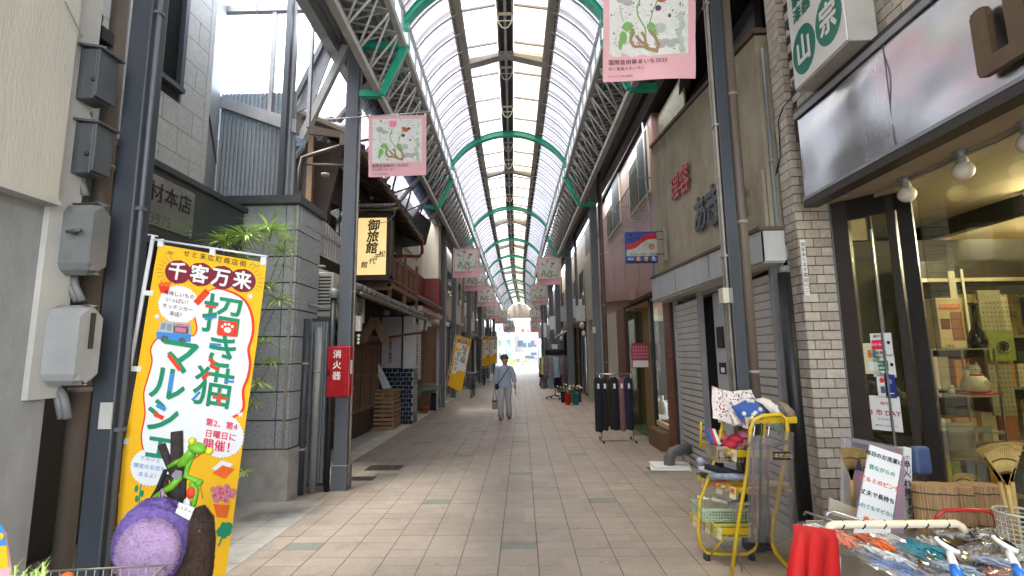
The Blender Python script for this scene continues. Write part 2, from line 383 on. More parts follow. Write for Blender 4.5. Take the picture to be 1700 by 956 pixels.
def text(body, o, right, up, size, m, parent, bold=0., align='LEFT', sx=1., space=1.05, line=1.1, depth=0., name='lettering', lift=.003, skew=0.):
    key = (body, align, space, line, depth)
    if key not in _TX:
        c = bpy.data.curves.new('lettering', 'FONT'); c.body = body; c.size = 1; c.align_x = align; c.align_y = 'CENTER'; c.space_character = space; c.space_line = line; c.extrude = depth; c.resolution_u = 2
        t = bpy.data.objects.new('lettering', c); COL.objects.link(t); dg = bpy.context.evaluated_depsgraph_get()
        me = bpy.data.meshes.new_from_object(t.evaluated_get(dg)); bpy.data.objects.remove(t); bpy.data.curves.remove(c)
        _TX[key] = ([v.co.copy() for v in me.vertices], [tuple(p.vertices) for p in me.polygons]); bpy.data.meshes.remove(me)
    vs, fs = _TX[key]; o = V(o); r = V(right).normalized(); u = V(up).normalized(); n = r.cross(u); g = G()
    offs = [(0, 0)] if not bold else [(-bold, 0), (bold, 0), (0, bold), (0, -bold), (-bold * .7, -bold * .7), (bold * .7, bold * .7), (-bold * .7, bold * .7), (bold * .7, -bold * .7)]
    for i, (a, b) in enumerate(offs):
        g.add([o + r * ((v.x * sx + a + skew * v.y) * size) + u * ((v.y + b) * size) + n * (lift + v.z * size + i * .00012) for v in vs], fs)
    return part(name, g, m, parent)
def vtext(body, *a, **k): return text('\n'.join(body), *a, align='CENTER', **k)
def copy_tree(o, d=V((0, 0, 0)), parent=None):
    c = o.copy(); COL.objects.link(c); c.parent = parent
    if parent is None: c.location = o.location + d; ORG[c.name] = org(o) + d
    for ch in [k for k in S.objects if k.parent == o]: copy_tree(ch, d, c)
    return c
EX, EY, EZ = V((1, 0, 0)), V((0, 1, 0)), V((0, 0, 1))

# ---------------------------------------------------------------- ground and paving
TW, TD = .3025, .1594
def floor_material(name, base, dark=None):
    m = bpy.data.materials.new(name); m.use_nodes = True; N = m.node_tree.nodes; L = m.node_tree.links; b = N['Principled BSDF']
    ge = N.new('ShaderNodeNewGeometry')
    sn = N.new('ShaderNodeVectorMath'); sn.operation = 'SNAP'; sn.inputs[1].default_value = (TW, TD, 5)
    ad = N.new('ShaderNodeVectorMath'); ad.operation = 'ADD'; ad.inputs[1].default_value = (60.2 + TW * .0 , 40 * TD - 4.31 + 4.31, 1)
    L.new(ge.outputs['Position'], ad.inputs[0]); L.new(ad.outputs[0], sn.inputs[0])
    wn = N.new('ShaderNodeTexWhiteNoise'); L.new(sn.outputs[0], wn.inputs['Vector'])
    nz = N.new('ShaderNodeTexNoise'); nz.inputs['Scale'].default_value = 38; nz.inputs['Detail'].default_value = 7; nz.inputs['Roughness'].default_value = .75; L.new(ge.outputs['Position'], nz.inputs['Vector'])
    n2 = N.new('ShaderNodeTexNoise'); n2.inputs['Scale'].default_value = .9; n2.inputs['Detail'].default_value = 5; L.new(ge.outputs['Position'], n2.inputs['Vector'])
    def mr(src, a, c):
        q = N.new('ShaderNodeMapRange'); q.inputs[3].default_value = a; q.inputs[4].default_value = c; L.new(src, q.inputs[0]); return q.outputs[0]
    def mul(a, c):
        q = N.new('ShaderNodeMath'); q.operation = 'MULTIPLY'; L.new(a, q.inputs[0]); L.new(c, q.inputs[1]); return q.outputs[0]
    n3 = N.new('ShaderNodeTexNoise'); n3.inputs['Scale'].default_value = 260; n3.inputs['Detail'].default_value = 2; L.new(ge.outputs['Position'], n3.inputs['Vector'])
    vo = N.new('ShaderNodeTexVoronoi'); vo.inputs['Scale'].default_value = 2.3; L.new(ge.outputs['Position'], vo.inputs['Vector']); gum = N.new('ShaderNodeMapRange'); gum.inputs[1].default_value = .035; gum.inputs[2].default_value = .055; gum.inputs[3].default_value = .72; gum.inputs[4].default_value = 1.0; L.new(vo.outputs['Distance'], gum.inputs[0])
    n4 = N.new('ShaderNodeTexNoise'); n4.inputs['Scale'].default_value = 3.5; n4.inputs['Detail'].default_value = 8; n4.inputs['Roughness'].default_value = .8; L.new(ge.outputs['Position'], n4.inputs['Vector']); st4 = N.new('ShaderNodeMapRange'); st4.inputs[1].default_value = .52; st4.inputs[2].default_value = .72; st4.inputs[3].default_value = 1.0; st4.inputs[4].default_value = .74; L.new(n4.outputs[0], st4.inputs[0])
    v = mul(mul(gum.outputs[0], st4.outputs[0]), mul(mul(mul(mr(wn.outputs[0], .93, 1.07), mr(nz.outputs[0], .55, 1.45)), mr(n2.outputs[0], .72, 1.25)), mr(n3.outputs[0], .6, 1.4)))
    hs = N.new('ShaderNodeHueSaturation'); hs.inputs['Color'].default_value = (*base, 1); L.new(v, hs.inputs['Value'])
    L.new(hs.outputs[0], b.inputs['Base Color']); L.new(mr(nz.outputs[0], .38, .68), b.inputs['Roughness'])
    bp = N.new('ShaderNodeBump'); bp.inputs['Strength'].default_value = .25; bp.inputs['Distance'].default_value = .004; L.new(n3.outputs[0], bp.inputs['Height']); L.new(bp.outputs[0], b.inputs['Normal'])
    MATS[name] = m
floor_material('paver', (.34, .285, .236)); floor_material('paver_dark', (.20, .215, .18))
mat('joint', (.11, .09, .075), .95, 0, .2, 10)
g = G().quad((-60, -30, -.02), (60, -30, -.02), (60, 300, -.02), (-60, 300, -.02)); struct('ground', g, 'concrete')
pv = _setp(part('pavement', G().box(-2.62, 2.75, -3, 92, -.015, -.004), 'joint'), kind='structure')
XL = -.2014 - 8 * TW; NC = 17
def is_dark(c, r):     # every sixth column and every sixteenth row, staggered
    k = c - 8
    if k % 3: return False
    return (r % 16) == (0 if (k // 3) % 2 == 0 else 8)
def tile_xy(c, r): return XL + c * TW, 4.31 + r * TD
near = []; far = G(); fard = G()
for r in range(-8, 560):
    for c in range(NC):
        x, y = tile_xy(c, r); x0, x1, y0, y1 = x + .0035, x + TW - .0035, y + .0016, y + TD - .0016
        if y > 3.45 and y < 6.9 and len(near) < 299 and abs(x + .15 - .0) < .1 + y * 1.0 and 1 < c < 16:
            near.append((c, r, x + TW / 2, y + TD / 2)); continue
        if y > 34: continue
        h = random.uniform(-.0008, .0008)
        (fard if is_dark(c, r) else far).box(x0, x1, y0, y1, -.004, h)
tl = G().box(-TW / 2 + .0035, TW / 2 - .0035, -TD / 2 + .0016, TD / 2 - .0016, -.003, 0)
a = [t for t in near if not is_dark(t[0], t[1])]; b_ = [t for t in near if is_dark(t[0], t[1])]
stamp('tile', tl, 'paver', pv, [(t[2], t[3], random.uniform(-.0008, .0008)) for t in a])
stamp('tile', tl, 'paver_dark', pv, [(t[2], t[3], 0) for t in b_])
part('tile_field', far, 'paver', pv, kind='stuff'); part('dark_tile_field', fard, 'paver_dark', pv, kind='stuff')
g = G()
for r in range(0, 340):
    for c in range(0, NC, 1): g.box(XL + c * TW + .005, XL + (c + 1) * TW - .005, 34 + r * .165, 34 + (r + 1) * .165 - .004, -.004, 0)
part('tile_field', g, 'paver', pv, kind='stuff')
# concrete channel strips along both sides and the recess paving
g = G()
for i in range(40):
    y = -2 + i * 1.2; g.box(-2.95 if y < 5.3 else -2.95, XL - .01 if y < 5.6 else XL - .01, y + .004, y + 1.196, -.012, random.uniform(.0, .006))
struct('gutter_strip', g, 'concrete_pale')
g = G()
for i in range(5):
    for j in range(16): g.box(-3.7 + i * .3, -3.7 + i * .3 + .294, -1 + j * .42, -1 + j * .42 + .413, -.015, .004)
g.box(-6, -2.96, 5.72, 40, -.015, .002); struct('recess_paving', g, 'concrete')
struct('side_paving', G().box(2.76, 9, -3, 60, -.015, .003), 'concrete')
for i, p in enumerate([(-2.3, 6.62, .34, .2), (-2.25, 7.2, .5, .3), (1.72, 7.05, .38, .2)]):
    g = G().box(p[0], p[0] + p[2], p[1], p[1] + p[3], .0, .009); t = thing('drain_cover', ['small steel drain cover in the pavement beside the column foot', 'wide steel drain cover in the pavement just past the column', 'steel drain cover in the pavement near the shutters'][i], 'drain cover', (p[0], p[1], 0))
    part('cover', g, 'drain_metal', t); g = G()
    for k in range(9): g.box(p[0] + .02 + k * (p[2] - .04) / 9, p[0] + .02 + (k + .55) * (p[2] - .04) / 9, p[1] + .03, p[1] + p[3] - .03, .009, .013)
    part('grille', g, 'drain_metal', t)

# ---------------------------------------------------------------- arcade roof
roof = thing('arcade_roof', 'long barrel vaulted arcade roof of translucent sheets on green arches', 'roof', (0, 6.2, 5.8))
ARCH = [-4.5, 0.9, 6.2, 11.3, 17.2, 21.9, 25.6, 28.9, 33.8, 38.5, 43.2]
END = 50.
def hw(y): return interp(y, [(-5, 1.36), (11.3, 1.35), (17.2, 1.29), (25.6, 1.24), (50, 1.15)])
def arc(y, t, lift=0.):       # t in -1..1 across the vault
    h = hw(y); rr = 1.61 * h / 1.36; x = t * h; return V((ax(y) + x, y, 6.2 + lift - (rr - .75 * h / 1.36) + math.sqrt(rr * rr - x * x)))
for y in ARCH:
    g = G(); n = 22
    for s_ in range(n):
        t0, t1 = -1 + 2 * s_ / n, -1 + 2 * (s_ + 1) / n
        a, b = arc(y, t0), arc(y, t1); c, d = arc(y, t0, -.11), arc(y, t1, -.11); e = EY * .045
        g.add([a - e, b - e, d - e, c - e, a + e, b + e, d + e, c + e], [(0, 1, 2, 3), (7, 6, 5, 4), (0, 4, 5, 1), (3, 2, 6, 7), (0, 3, 7, 4), (1, 5, 6, 2)])
        # flanges
        e2 = EY * .07
        for q in (0, -.11):
            a2, b2 = arc(y, t0, q + .006), arc(y, t1, q + .006); g.add([a2 - e2, b2 - e2, b2 + e2, a2 + e2, a2 - e2 - EZ * .012, b2 - e2 - EZ * .012, b2 + e2 - EZ * .012, a2 + e2 - EZ * .012], [(0, 1, 2, 3), (7, 6, 5, 4), (0, 4, 5, 1), (3, 2, 6, 7)])
    for sx in (-1, 1):
        x = ax(y) + sx * hw(y); g.box(x - .04, x + .04, y - .05, y + .05, 6.02, 6.22)
    part('arch', g, 'green_paint', roof)
# sheets, purlins
PIT = .46; CT = .53     # half width of the centre zone as a share of the vault
g_s = {'sheet_side': G(), 'sheet_white': G(), 'sheet_cream': G()}; pur = G(); thin = G(); ny = int((END + 5) / PIT)
def centre_pt(y, t): # t -1..1 across the raised centre gable
    x = t * CT * hw(y); return V((ax(y) + x, y, 7.02 - abs(t) * .12))
for i in range(ny):
    y0 = -5 + i * PIT; y1 = y0 + PIT
    isp = 5.5 < y0 < 26
    for sd in (-1, 1):
        q = G()
        k = 6
        for j in range(k):
            ta = sd * lerp(1, CT, j / k); tb = sd * lerp(1, CT, (j + 1) / k); dz = [0.0, 0.0]
            A = [arc(y0 + .01, ta, .07), arc(y1 - .01, ta, .07), arc(y1 - .01, tb, .07), arc(y0 + .01, tb, .07)]
            # corrugations run across the street: small ribs
            for r_ in range(4):
                f0, f1 = r_ / 4, (r_ + .5) / 4; f2 = (r_ + 1) / 4
                P0, P1, P2 = A[0].lerp(A[1], f0), A[0].lerp(A[1], f1) + EZ * .014, A[0].lerp(A[1], f2); Q0, Q1, Q2 = A[3].lerp(A[2], f0), A[3].lerp(A[2], f1) + EZ * .014, A[3].lerp(A[2], f2)
                q.mi = 1 if r_ == 3 else 0; q.quad(P0, P1, Q1, Q0); q.quad(P1, P2, Q2, Q1)
        if isp: part('side_sheet', q, ['sheet_side', 'sheet_overlap'], roof)
        else: o_ = g_s['sheet_side']; b0_ = len(o_.m); o_.add(q.v, q.f); o_.m[b0_:] = q.m
        mn = 'sheet_white' if sd < 0 else 'sheet_cream'
        A = [centre_pt(y0 + .01, sd * 1), centre_pt(y1 - .01, sd * 1), centre_pt(y1 - .01, sd * .2), centre_pt(y0 + .01, sd * .2)]; q = G()
        for r_ in range(5):
            f0, f1, f2 = r_ / 5, (r_ + .5) / 5, (r_ + 1) / 5
            P0, P1, P2 = A[0].lerp(A[1], f0), A[0].lerp(A[1], f1) + EZ * .012, A[0].lerp(A[1], f2); Q0, Q1, Q2 = A[3].lerp(A[2], f0), A[3].lerp(A[2], f1) + EZ * .012, A[3].lerp(A[2], f2)
            q.quad(P0, P1, Q1, Q0); q.quad(P1, P2, Q2, Q1)
        if isp: part('centre_sheet', q, mn, roof)
        else: g_s[mn].add(q.v, q.f)
        for j in range(5):
            ta = sd * lerp(1, CT, j / 5); tb = sd * lerp(1, CT, (j + 1) / 5); pur.beam(arc(y0, ta, .045), arc(y0, tb, .045), .02, .025)
        if i % 2 == 0: thin.beam(centre_pt(y0, sd * 1) - EZ * .04, centre_pt(y0, sd * .2) - EZ * .04, .028, .035)
        else: thin.tube([centre_pt(y0, sd) - EZ * .03, centre_pt(y0, sd * .2) - EZ * .03], .006, 4)
for k, v_ in g_s.items(): part('roof_sheets', v_, [k, 'sheet_overlap'], roof, kind='stuff')
part('purlins', pur, 'truss_paint', roof, kind='stuff'); part('centre_ribs', thin, 'truss_paint', roof, kind='stuff')
# longitudinal rails, ridge duct, gable cross beams
def sweep(g, ys, fx, fz, w, h):
    for y0, y1 in zip(ys, ys[1:]): g.beam((fx(y0), y0, fz(y0)), (fx(y1), y1, fz(y1)), w, h)
YS = [-5 + 2.5 * i for i in range(23)]
for sd in (-1, 1):
    g = G(); sweep(g, YS, lambda y: ax(y) + sd * (CT * hw(y) + .03), lambda y: 6.86, .12, .10); sweep(g, YS, lambda y: ax(y) + sd * (CT * hw(y) - .05), lambda y: 6.80, .035, .05)
    sweep(g, YS, lambda y: ax(y) + sd * (CT * hw(y) + .10), lambda y: 6.80, .03, .04)
    part('edge_rail', g, 'rail_beam', roof)
    g = G(); sweep(g, YS, lambda y: ax(y) + sd * (hw(y) + .03), lambda y: 6.24, .07, .05); sweep(g, YS, lambda y: ax(y) + sd * (hw(y) + .03), lambda y: 5.86, .06, .06); part('wall_rail', g, 'truss_paint', roof)
    st = G(); ms = G(); 
    for i in range(ny):
        y = -5 + i * PIT; x = ax(y) + sd * (hw(y) + .03); x1 = ax(y + PIT) + sd * (hw(y + PIT) + .03)
        st.quad((x, y, 5.88), (x1, y + PIT, 5.88), (x1, y + PIT, 6.22), (x, y, 6.22)); ms.beam((x - sd * .012, y, 5.87), (x - sd * .012, y, 6.23), .03, .03)
    part('clerestory_sheet', st, 'sheet_strip', roof); part('clerestory_bars', ms, 'truss_paint', roof, kind='stuff')
g = G(); sweep(g, YS, lambda y: ax(y), lambda y: 7.06, .26, .03); part('ridge_cover', g, 'duct_dark', roof)
for sd in (-1, 1):
    g = G(); sweep(g, YS, lambda y: ax(y) + sd * .125, lambda y: 6.97, .02, .12); part('ridge_rail', g, 'rail_beam', roof)
g = G(); sweep(g, YS, lambda y: ax(y), lambda y: 6.95, .045, .05); part('cable_tray', g, 'truss_paint', roof)
for i in range(36):
    y = -3.1 + i * 1.46
    if any(abs(y - q) < .25 for q in ARCH): y += .35
    g = G(); x = ax(y); z = 6.96
    g.tube([(x - .11, y, z), (x - .11, y, z - .16), (x - .05, y, z - .27), (x, y, z - .29), (x + .05, y, z - .27), (x + .11, y, z - .16), (x + .11, y, z)], .010, 6)
    g.beam((x - .11, y, z - .04), (x + .11, y, z - .04), .05, .02); g.beam((x - .1, y, z - .16), (x + .1, y, z - .16), .012); g.beam((x - .11, y - .25, z - .02), (x - .11, y + .25, z - .02), .012); g.beam((x + .11, y - .25, z - .02), (x + .11, y + .25, z - .02), .012)
    part('hanger_bracket', g, 'rail_cream' if i % 2 else 'truss_paint', roof)
for y in [-2.2, 3.1, 8.3, 13.9, 19.3, 23.7, 31.2, 36, 41]:
    g = G(); h = CT * hw(y)
    for sd in (-1, 1):
        x0, x1 = ax(y), ax(y) + sd * h
        g.slab([(x0, y - .04, 6.93), (x0, y - .04, 7.08), (x1, y - .04, 6.95), (x1, y - .04, 6.74)] if sd > 0 else [(x1, y - .04, 6.74), (x1, y - .04, 6.95), (x0, y - .04, 7.08), (x0, y - .04, 6.93)], (0, -1, 0), .09)
        g.beam((x0, y - .05, 6.93), (x1, y - .05, 6.74), .16, .015)
    part('cross_beam', g, 'rail_beam', roof)
# gable wall at the far end
g = G(); y = END; n = 10; pts = [(ax(y) - 3.2, y, 5.4), (ax(y) + 3.2, y, 5.4), (ax(y) + 3.2, y, 6.2)] + [tuple(arc(y, 1 - 2 * i / n, .08)) for i in range(n + 1)] + [(ax(y) - 3.2, y, 6.2)]
g.slab(pts, (0, -1, 0), .1); part('end_wall', g, 'gable_cream', roof)
g = G()
for i in range(7): g.box(ax(y) - 1.5 + i * .5, ax(y) - 1.49 + i * .5, y - .012, y - .003, 5.42, 6.9)
part('end_wall_joints', g, 'pipe_brown', roof)

# lattice girders
def girder(sd, label):
    t = thing('lattice_girder', label, 'girder', (sd * 1.7, 6.2, 5.1), 'lattice girders along the eaves of the arcade')
    cl = lambda y: V((ax(y) + sd * 1.71, y, 5.12)); ci = lambda y: V((ax(y) + sd * (hw(y) + .02), y, 5.78)); co = lambda y: V((ax(y) + sd * 2.0, y, 5.82))
    ys = [-5 + 2.75 * i for i in range(21)]
    for nm, f, wd in (('lower_chord', cl, .085), ('inner_chord', ci, .07), ('outer_chord', co, .06)):
        g = G()
        for a, b in zip(ys, ys[1:]): g.beam(f(a), f(b), wd, wd)
        part(nm, g, 'truss_paint', t)
    P_ = .42; far = G(); cnt = 0
    for i in range(int((END + 5) / P_)):
        y = -5 + i * P_; m_ = y + P_ / 2
        bars = [(cl(m_), ci(y)), (cl(m_), ci(y + P_)), (cl(m_), co(y)), (cl(m_), co(y + P_)), (ci(y), co(m_)), (ci(y + P_), co(m_)), (ci(y), co(y))]
        for k, (a, b) in enumerate(bars):
            if 3.6 < y < 17.5 and k < 4: part('brace', G().tube([a, b], .016, 6), 'truss_paint', t)
            else: far.tube([a, b], .015, 5)
    part('bracing', far, 'truss_paint', t, kind='stuff')
    for y in ARCH:
        g = G(); c = V((ax(y) + sd * 2.02, y, 0))
        g.beam(cl(y) + V((-sd * .04, 0, -.03)), ci(y) + V((-sd * .03, 0, .02)), .10, .06, up=(0, 1, 0)); g.beam(ci(y), V((c.x, y, 5.80)), .10, .09); g.beam(cl(y) + V((-sd * .05, 0, -.03)), V((c.x, y, 5.09)), .09, .09)
        part('green_bracket', g, 'green_paint', t)
    return t
girder(-1, 'grey lattice girder along the left eaves of the arcade, over the wooden inn')
girder(1, 'grey lattice girder along the right eaves of the arcade, over the tan wall')
# eaves soffits and gutters behind the girders
for sd in (-1, 1):
    g = G(); y0, y1 = -5, END
    for i in range(11):
        a, b = y0 + 5 * i, y0 + 5 * (i + 1); u = V((ax(b) - ax(a), 5, 0)); xo = 1.45 if sd > 0 else -2.35
        g.corr((ax(a) + xo, a, 5.93), EX, u, EZ, .9, u.length, .09, .012)
    so = thing('eaves_soffit', ('corrugated eaves soffit above the right lattice girder' if sd > 0 else 'corrugated eaves soffit above the left lattice girder'), 'soffit', (sd * 2, 6.2, 5.9))
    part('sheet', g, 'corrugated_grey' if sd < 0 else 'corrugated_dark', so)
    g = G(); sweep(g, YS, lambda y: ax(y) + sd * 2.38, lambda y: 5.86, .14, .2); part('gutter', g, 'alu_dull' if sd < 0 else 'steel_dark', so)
# columns
def column(x, y, label, s=.16, m='steel_grey', foot=True, top=5.9, conduit=1):
    t = thing('arcade_column', label, 'column', (x, y, 0), 'steel columns of the arcade'); h = s / 2
    g = G(); g.box(x - h, x + h, y - h, y + h, .28, top); part('shaft', g, m, t, bevel=.008)
    g = G(); g.box(x - h - .012, x + h + .012, y - h - .012, y + h + .012, 0, .285); part('foot_casing', g, m, t)
    g = G(); g.box(x - h - .014, x + h + .014, y - h - .014, y + h + .014, .285, .295); part('cap_strip', g, 'rail_beam', t)
    for k in range(conduit):
        s2 = 1 if x < 0 else -1
        g = G().tube([(x + s2 * (h + .018), y - .03 + k * .05, .05), (x + s2 * (h + .018), y - .03 + k * .05, top - .1)], .013, 6)
        for z in (1.2, 2.4, 3.6, 4.8): g.box(x + s2 * h - .001, x + s2 * (h + .038), y - .05 + k * .05, y - .01 + k * .05, z, z + .02)
        part('conduit', g, 'steel_grey' if y < 3 else 'rail_beam', t)
    return t
c1 = column(-2.205, 2.67, 'massive dark column nearest the camera, beside the meter boxes', .125, 'steel_dark', conduit=1)
c2 = column(-2.22, 6.22, 'grey column carrying the red fire extinguisher box', .165)
column(-2.58, 16.0, 'grey column beside the green tarpaulin table'); column(-2.71, 19.6, 'dark column just behind the leaning yellow flag')
column(-2.68, 24.9, 'far left column beyond the parked bicycle', .2); column(-2.62, 31, 'far left column by the pair of yellow flags', .2); column(-2.55, 37, 'far left column past the pair of yellow flags', .2); column(-2.5, 44, 'leftmost column at the far end of the arcade', .2)
c3 = column(1.845, 4.28, 'grey column behind the yellow display cart, beside the thick brown pipe', .105, 'steel_dark', conduit=2)
column(1.72, 11.35, 'slim grey column at the black trouser rack', .15); column(1.68, 17.2, 'grey column behind the buckets of flowers', .2)
column(1.62, 21.9, 'right column just past the clothes rack', .2); column(1.55, 25.6, 'right column midway along the far row', .2); column(1.5, 31, 'far right column near the last banners', .2); column(1.6, 38, 'far right column close to the sunlit end', .2)
def downpipe(x, y, r, m, label, z1=5.9, z0=0.0, clips=(1.4, 2.7, 3.9)):
    t = thing('downpipe', label, 'pipe', (x, y, 0)); part('pipe', G().tube([(x, y, z0), (x, y, z1)], r, 14), m, t); g = G()
    for z in clips: part('clip', G().tube([(x, y, z), (x, y, z + .025)], r + .006, 14), 'rail_beam', t)
    return t
downpipe(1.955, 4.28, .045, 'pipe_brown', 'thick brown downpipe beside the column behind the yellow cart')
downpipe(1.90, 11.4, .055, 'pipe_brown', 'brown downpipe beside the slim column at the trouser rack')
downpipe(1.95, 17.3, .05, 'pipe_brown', 'brown downpipe beside the column behind the flower buckets')
downpipe(-2.47, 2.76, .048, 'pipe_brown', 'thick brown downpipe between the meter boxes and the nearest column')
downpipe(-2.50, 6.05, .045, 'pipe_grey', 'grey downpipe beside the fire extinguisher column', 1.95)
downpipe(-2.62, 5.98, .04, 'steel_dark', 'dark drainpipe at the edge of the granite pier', 2.05, clips=(.5, 1.5))

# ================================================================ LEFT SIDE
# ---- cream corner shop beside the camera
b = thing('corner_shop', 'cream rendered shop front beside the camera, with meter boxes on its edge', 'building', (-2.6, 2.3, 0))
part('upper_wall', G().box(-5.5, -2.30, -4, 2.33, 2.36, 6.6), 'cream_wall', b)
part('lower_wall', G().box(-5.5, -2.37, -4, P(74, 670, X=-2.37).y, 0, 2.355), 'grey_render', b)
part('drip_edge', G().box(-2.40, -2.285, -4, 2.335, 2.335, 2.362), 'cream_trim', b)
part('corner_board', G().box(-2.55, -2.34, 2.335, 2.50, P(76, 662, X=-2.34).z, 5.2), 'cream_trim', b)
part('rear_wall', G().box(-5.5, -2.66, 2.34, 2.60, 0, 6.4), 'grey_render', b)
def meterbox(nm, lab, xc, xr, xl, yt, yb, Xf, m, rnd_=0, win=False):
    a = P(xc, (yt + yb) / 2, X=Xf); c = P(xr, (yt + yb) / 2, X=Xf); d = P(xl, (yt + yb) / 2, Y=a.y); z1 = P(xc, yt, X=Xf).z; z0 = P(xc, yb, X=Xf).z
    t = thing(nm, lab, 'meter box', (Xf, a.y, z0), 'electric meter boxes on the shop edge'); xb = max(d.x, -2.62); y0, y1 = a.y, max(c.y, a.y + .1)
    h = z1 - z0
    if rnd_:
        g = G(); pr = []
        for k, (f, ins) in enumerate([(0, .05), (.06, .015), (.14, 0), (.84, 0), (.95, .02), (1, .07)]):
            z = z0 + h * f; pr.append([(xb, y0 + ins, z), (Xf - ins, y0 + ins, z), (Xf, y0 + ins + .03, z), (Xf, y1 - ins - .03, z), (Xf - ins, y1 - ins, z), (xb, y1 - ins, z)])
        vs = [V(p) for r_ in pr for p in r_]; fs = [tuple(range(5, -1, -1)), tuple(range(30, 36))] + [(i * 6 + j, i * 6 + (j + 1) % 6, (i + 1) * 6 + (j + 1) % 6, (i + 1) * 6 + j) for i in range(5) for j in range(6)]
        g.add(vs, fs); part('cover', g, m, t, bevel=.018)
        if win:
            part('window', G().box(Xf - .002, Xf + .006, y0 + .06, y1 - .05, z0 + h * .45, z0 + h * .9), 'frame_black', t)
        else:
            q = G().tube([(xb + .09, y0 + .012, z0 + h * .55), (xb + .09, y0 - .03, z0 + h * .55)], .012, 8); q.tube([(xb + .07, y0 - .03, z0 + h * .55), (xb + .14, y0 - .03, z0 + h * .565)], .01, 8); part('latch', q, 'meter_paint', t)
    else:
        part('cabinet', G().box(xb, Xf - .02, y0, y1, z0, z1 - .012), m, t, bevel=.006)
        part('door', G().box(Xf - .018, Xf, y0 - .006, y1 + .006, z0 + .01, z1 - .02), m, t, bevel=.004)
        part('rain_lid', G().slab([(xb, y0 - .02, z1 + .01), (Xf + .02, y0 - .02, z1 - .012), (Xf + .02, y1 + .02, z1 - .012), (xb, y1 + .02, z1 + .01)], (0, 0, 1), .012), m, t)
        part('lock', G().ball((xb + .09, y0 - .002, lerp(z0, z1, .35)), .012), 'black_rubber', t)
meterbox('meter_box', 'dark grey steel meter box, topmost on the shop edge', 165, 196, 130, 72, 165, -2.22, 'meter_paint')
meterbox('meter_box', 'dark grey steel meter box, second from the top on the shop edge', 159, 184, 118, 196, 288, -2.22, 'meter_paint')
meterbox('meter_box', 'rounded mid grey meter cover with a latch, above the light one', 152, 181, 97, 330, 455, -2.18, 'meter_cover', 1)
meterbox('meter_box', 'rounded light grey meter cover with a dark reading window', 128, 167, 72, 503, 640, -2.17, 'meter_light', 1, True)
for k, (pts, r_, lb) in enumerate([([(140, 168), (136, 178), (140, 192)], .015, 'short grey conduits linking the two dark meter boxes'), ([(130, 288), (127, 305), (134, 325)], .018, 'short grey conduits below the second dark meter box'),
                               ([(112, 455), (116, 475), (128, 500)], .017, 'short grey conduits below the rounded mid grey cover'), ([(82, 640), (97, 660), (104, 695)], .02, 'short grey cable stub below the light meter cover')]):
    t = thing('conduit', lb, 'conduit', P(*pts[0], Y=2.5))
    for dx in (0, 9): part('tube', G().tube([P(x + dx, y, Y=2.50) for x, y in pts], r_, 8), 'meter_cover', t)
t = single('cable', G().tube([P(108, 2, X=-2.28), P(122, 30, X=-2.27), P(131, 50, X=-2.27), P(137, 62, X=-2.27)], .004, 5), 'meter_cover', 'thin cable sagging over the cream wall above the meter boxes', 'cable')
t = single('cable', G().tube([P(161, 0, Y=2.9), P(168, 28, Y=2.9), P(164, 45, Y=2.9)], .014, 6), 'black_rubber', 'thick black cable dropping above the topmost meter box', 'cable')
t = single('junction_box', G().box(-2.52, -2.44, 2.62, 2.7, P(170, 68, Y=2.65).z, P(170, 48, Y=2.65).z), 'black_rubber', 'small black junction box above the topmost meter box', 'junction box')
single('paper_notice', G().box(*sorted((P(166, 690, Y=2.6).x, P(187, 690, Y=2.6).x)), 2.594, 2.6, P(175, 712, Y=2.6).z, P(175, 668, Y=2.6).z), 'cream_trim', 'small weathered paper notice stuck to the nearest dark column', 'notice')

# ---- stone merchant's building
sb = thing('stone_shop', 'stone merchant shop with white tiled upper wall and dark fascia', 'building', (-3.4, 4.2, 0))
part('body', G().box(-6.2, -3.46, 2.62, 5.10, 3.25, 6.6), 'black_joint', sb)
part('shopfront', G().box(-6.2, -3.9, 2.62, 5.68, 0, 3.25), 'interior_dark', sb)
WX = -3.44; row = .262
wy0, wy1, wz0 = P(258, 60, X=WX).y, P(305, 60, X=WX).y, P(300, 148, X=WX).z
for i in range(13):
    z = 3.36 + i * row
    if z > 6.4: break
    for j in range(7):
        y0 = 2.7 + j * .43 - (.2 if i % 2 else 0); y1 = min(y0 + .424, 5.02)
        if y0 > 5.0: continue
        if z + row > wz0 and y1 > wy0 and y0 < wy1:
            if y0 < wy0 - .05: y1 = wy0
            elif y1 > wy1 + .03: y0 = wy1
            else: continue
        part('tile', G().box(WX - .03, WX, y0 + .003, y1, z + .006, z + row), 'white_tile', sb)
part('edge_tile_strip', G().box(WX - .03, WX + .004, 5.025, 5.10, 3.36, 6.45), 'white_tile', sb)
wf = G(); wf.box(WX - .05, WX + .03, wy0 - .03, wy0 + .02, wz0, 6.4).box(WX - .05, WX + .03, wy1 - .03, wy1 + .02, wz0, 6.4).box(WX - .05, WX + .045, wy0 - .04, wy1 + .03, wz0 - .05, wz0)
wi = part('window_frame', wf, 'steel_dark', sb); part('pane', G().quad((WX - .02, wy0, wz0), (WX - .02, wy1, wz0), (WX - .02, wy1, 6.4), (WX - .02, wy0, 6.4)), 'window_glass', wi)
part('pane_reflection', G().box(WX - .035, WX - .025, wy0, wy1, wz0, 6.4), 'ac_white', wi)  # cream sheet behind the pane, painting the pale reflection in the glass
part('fascia', G().box(-3.9, -3.30, 2.75, 5.66, 2.66, 3.30), 'fascia_dark', sb)
part('fascia_cap', G().box(-3.9, -3.26, 2.72, 5.68, 3.303, 3.36), 'fascia_dark', sb)
part('fascia_lip', G().box(-3.9, -3.275, 2.74, 5.67, 2.60, 2.657), 'steel_dark', sb)
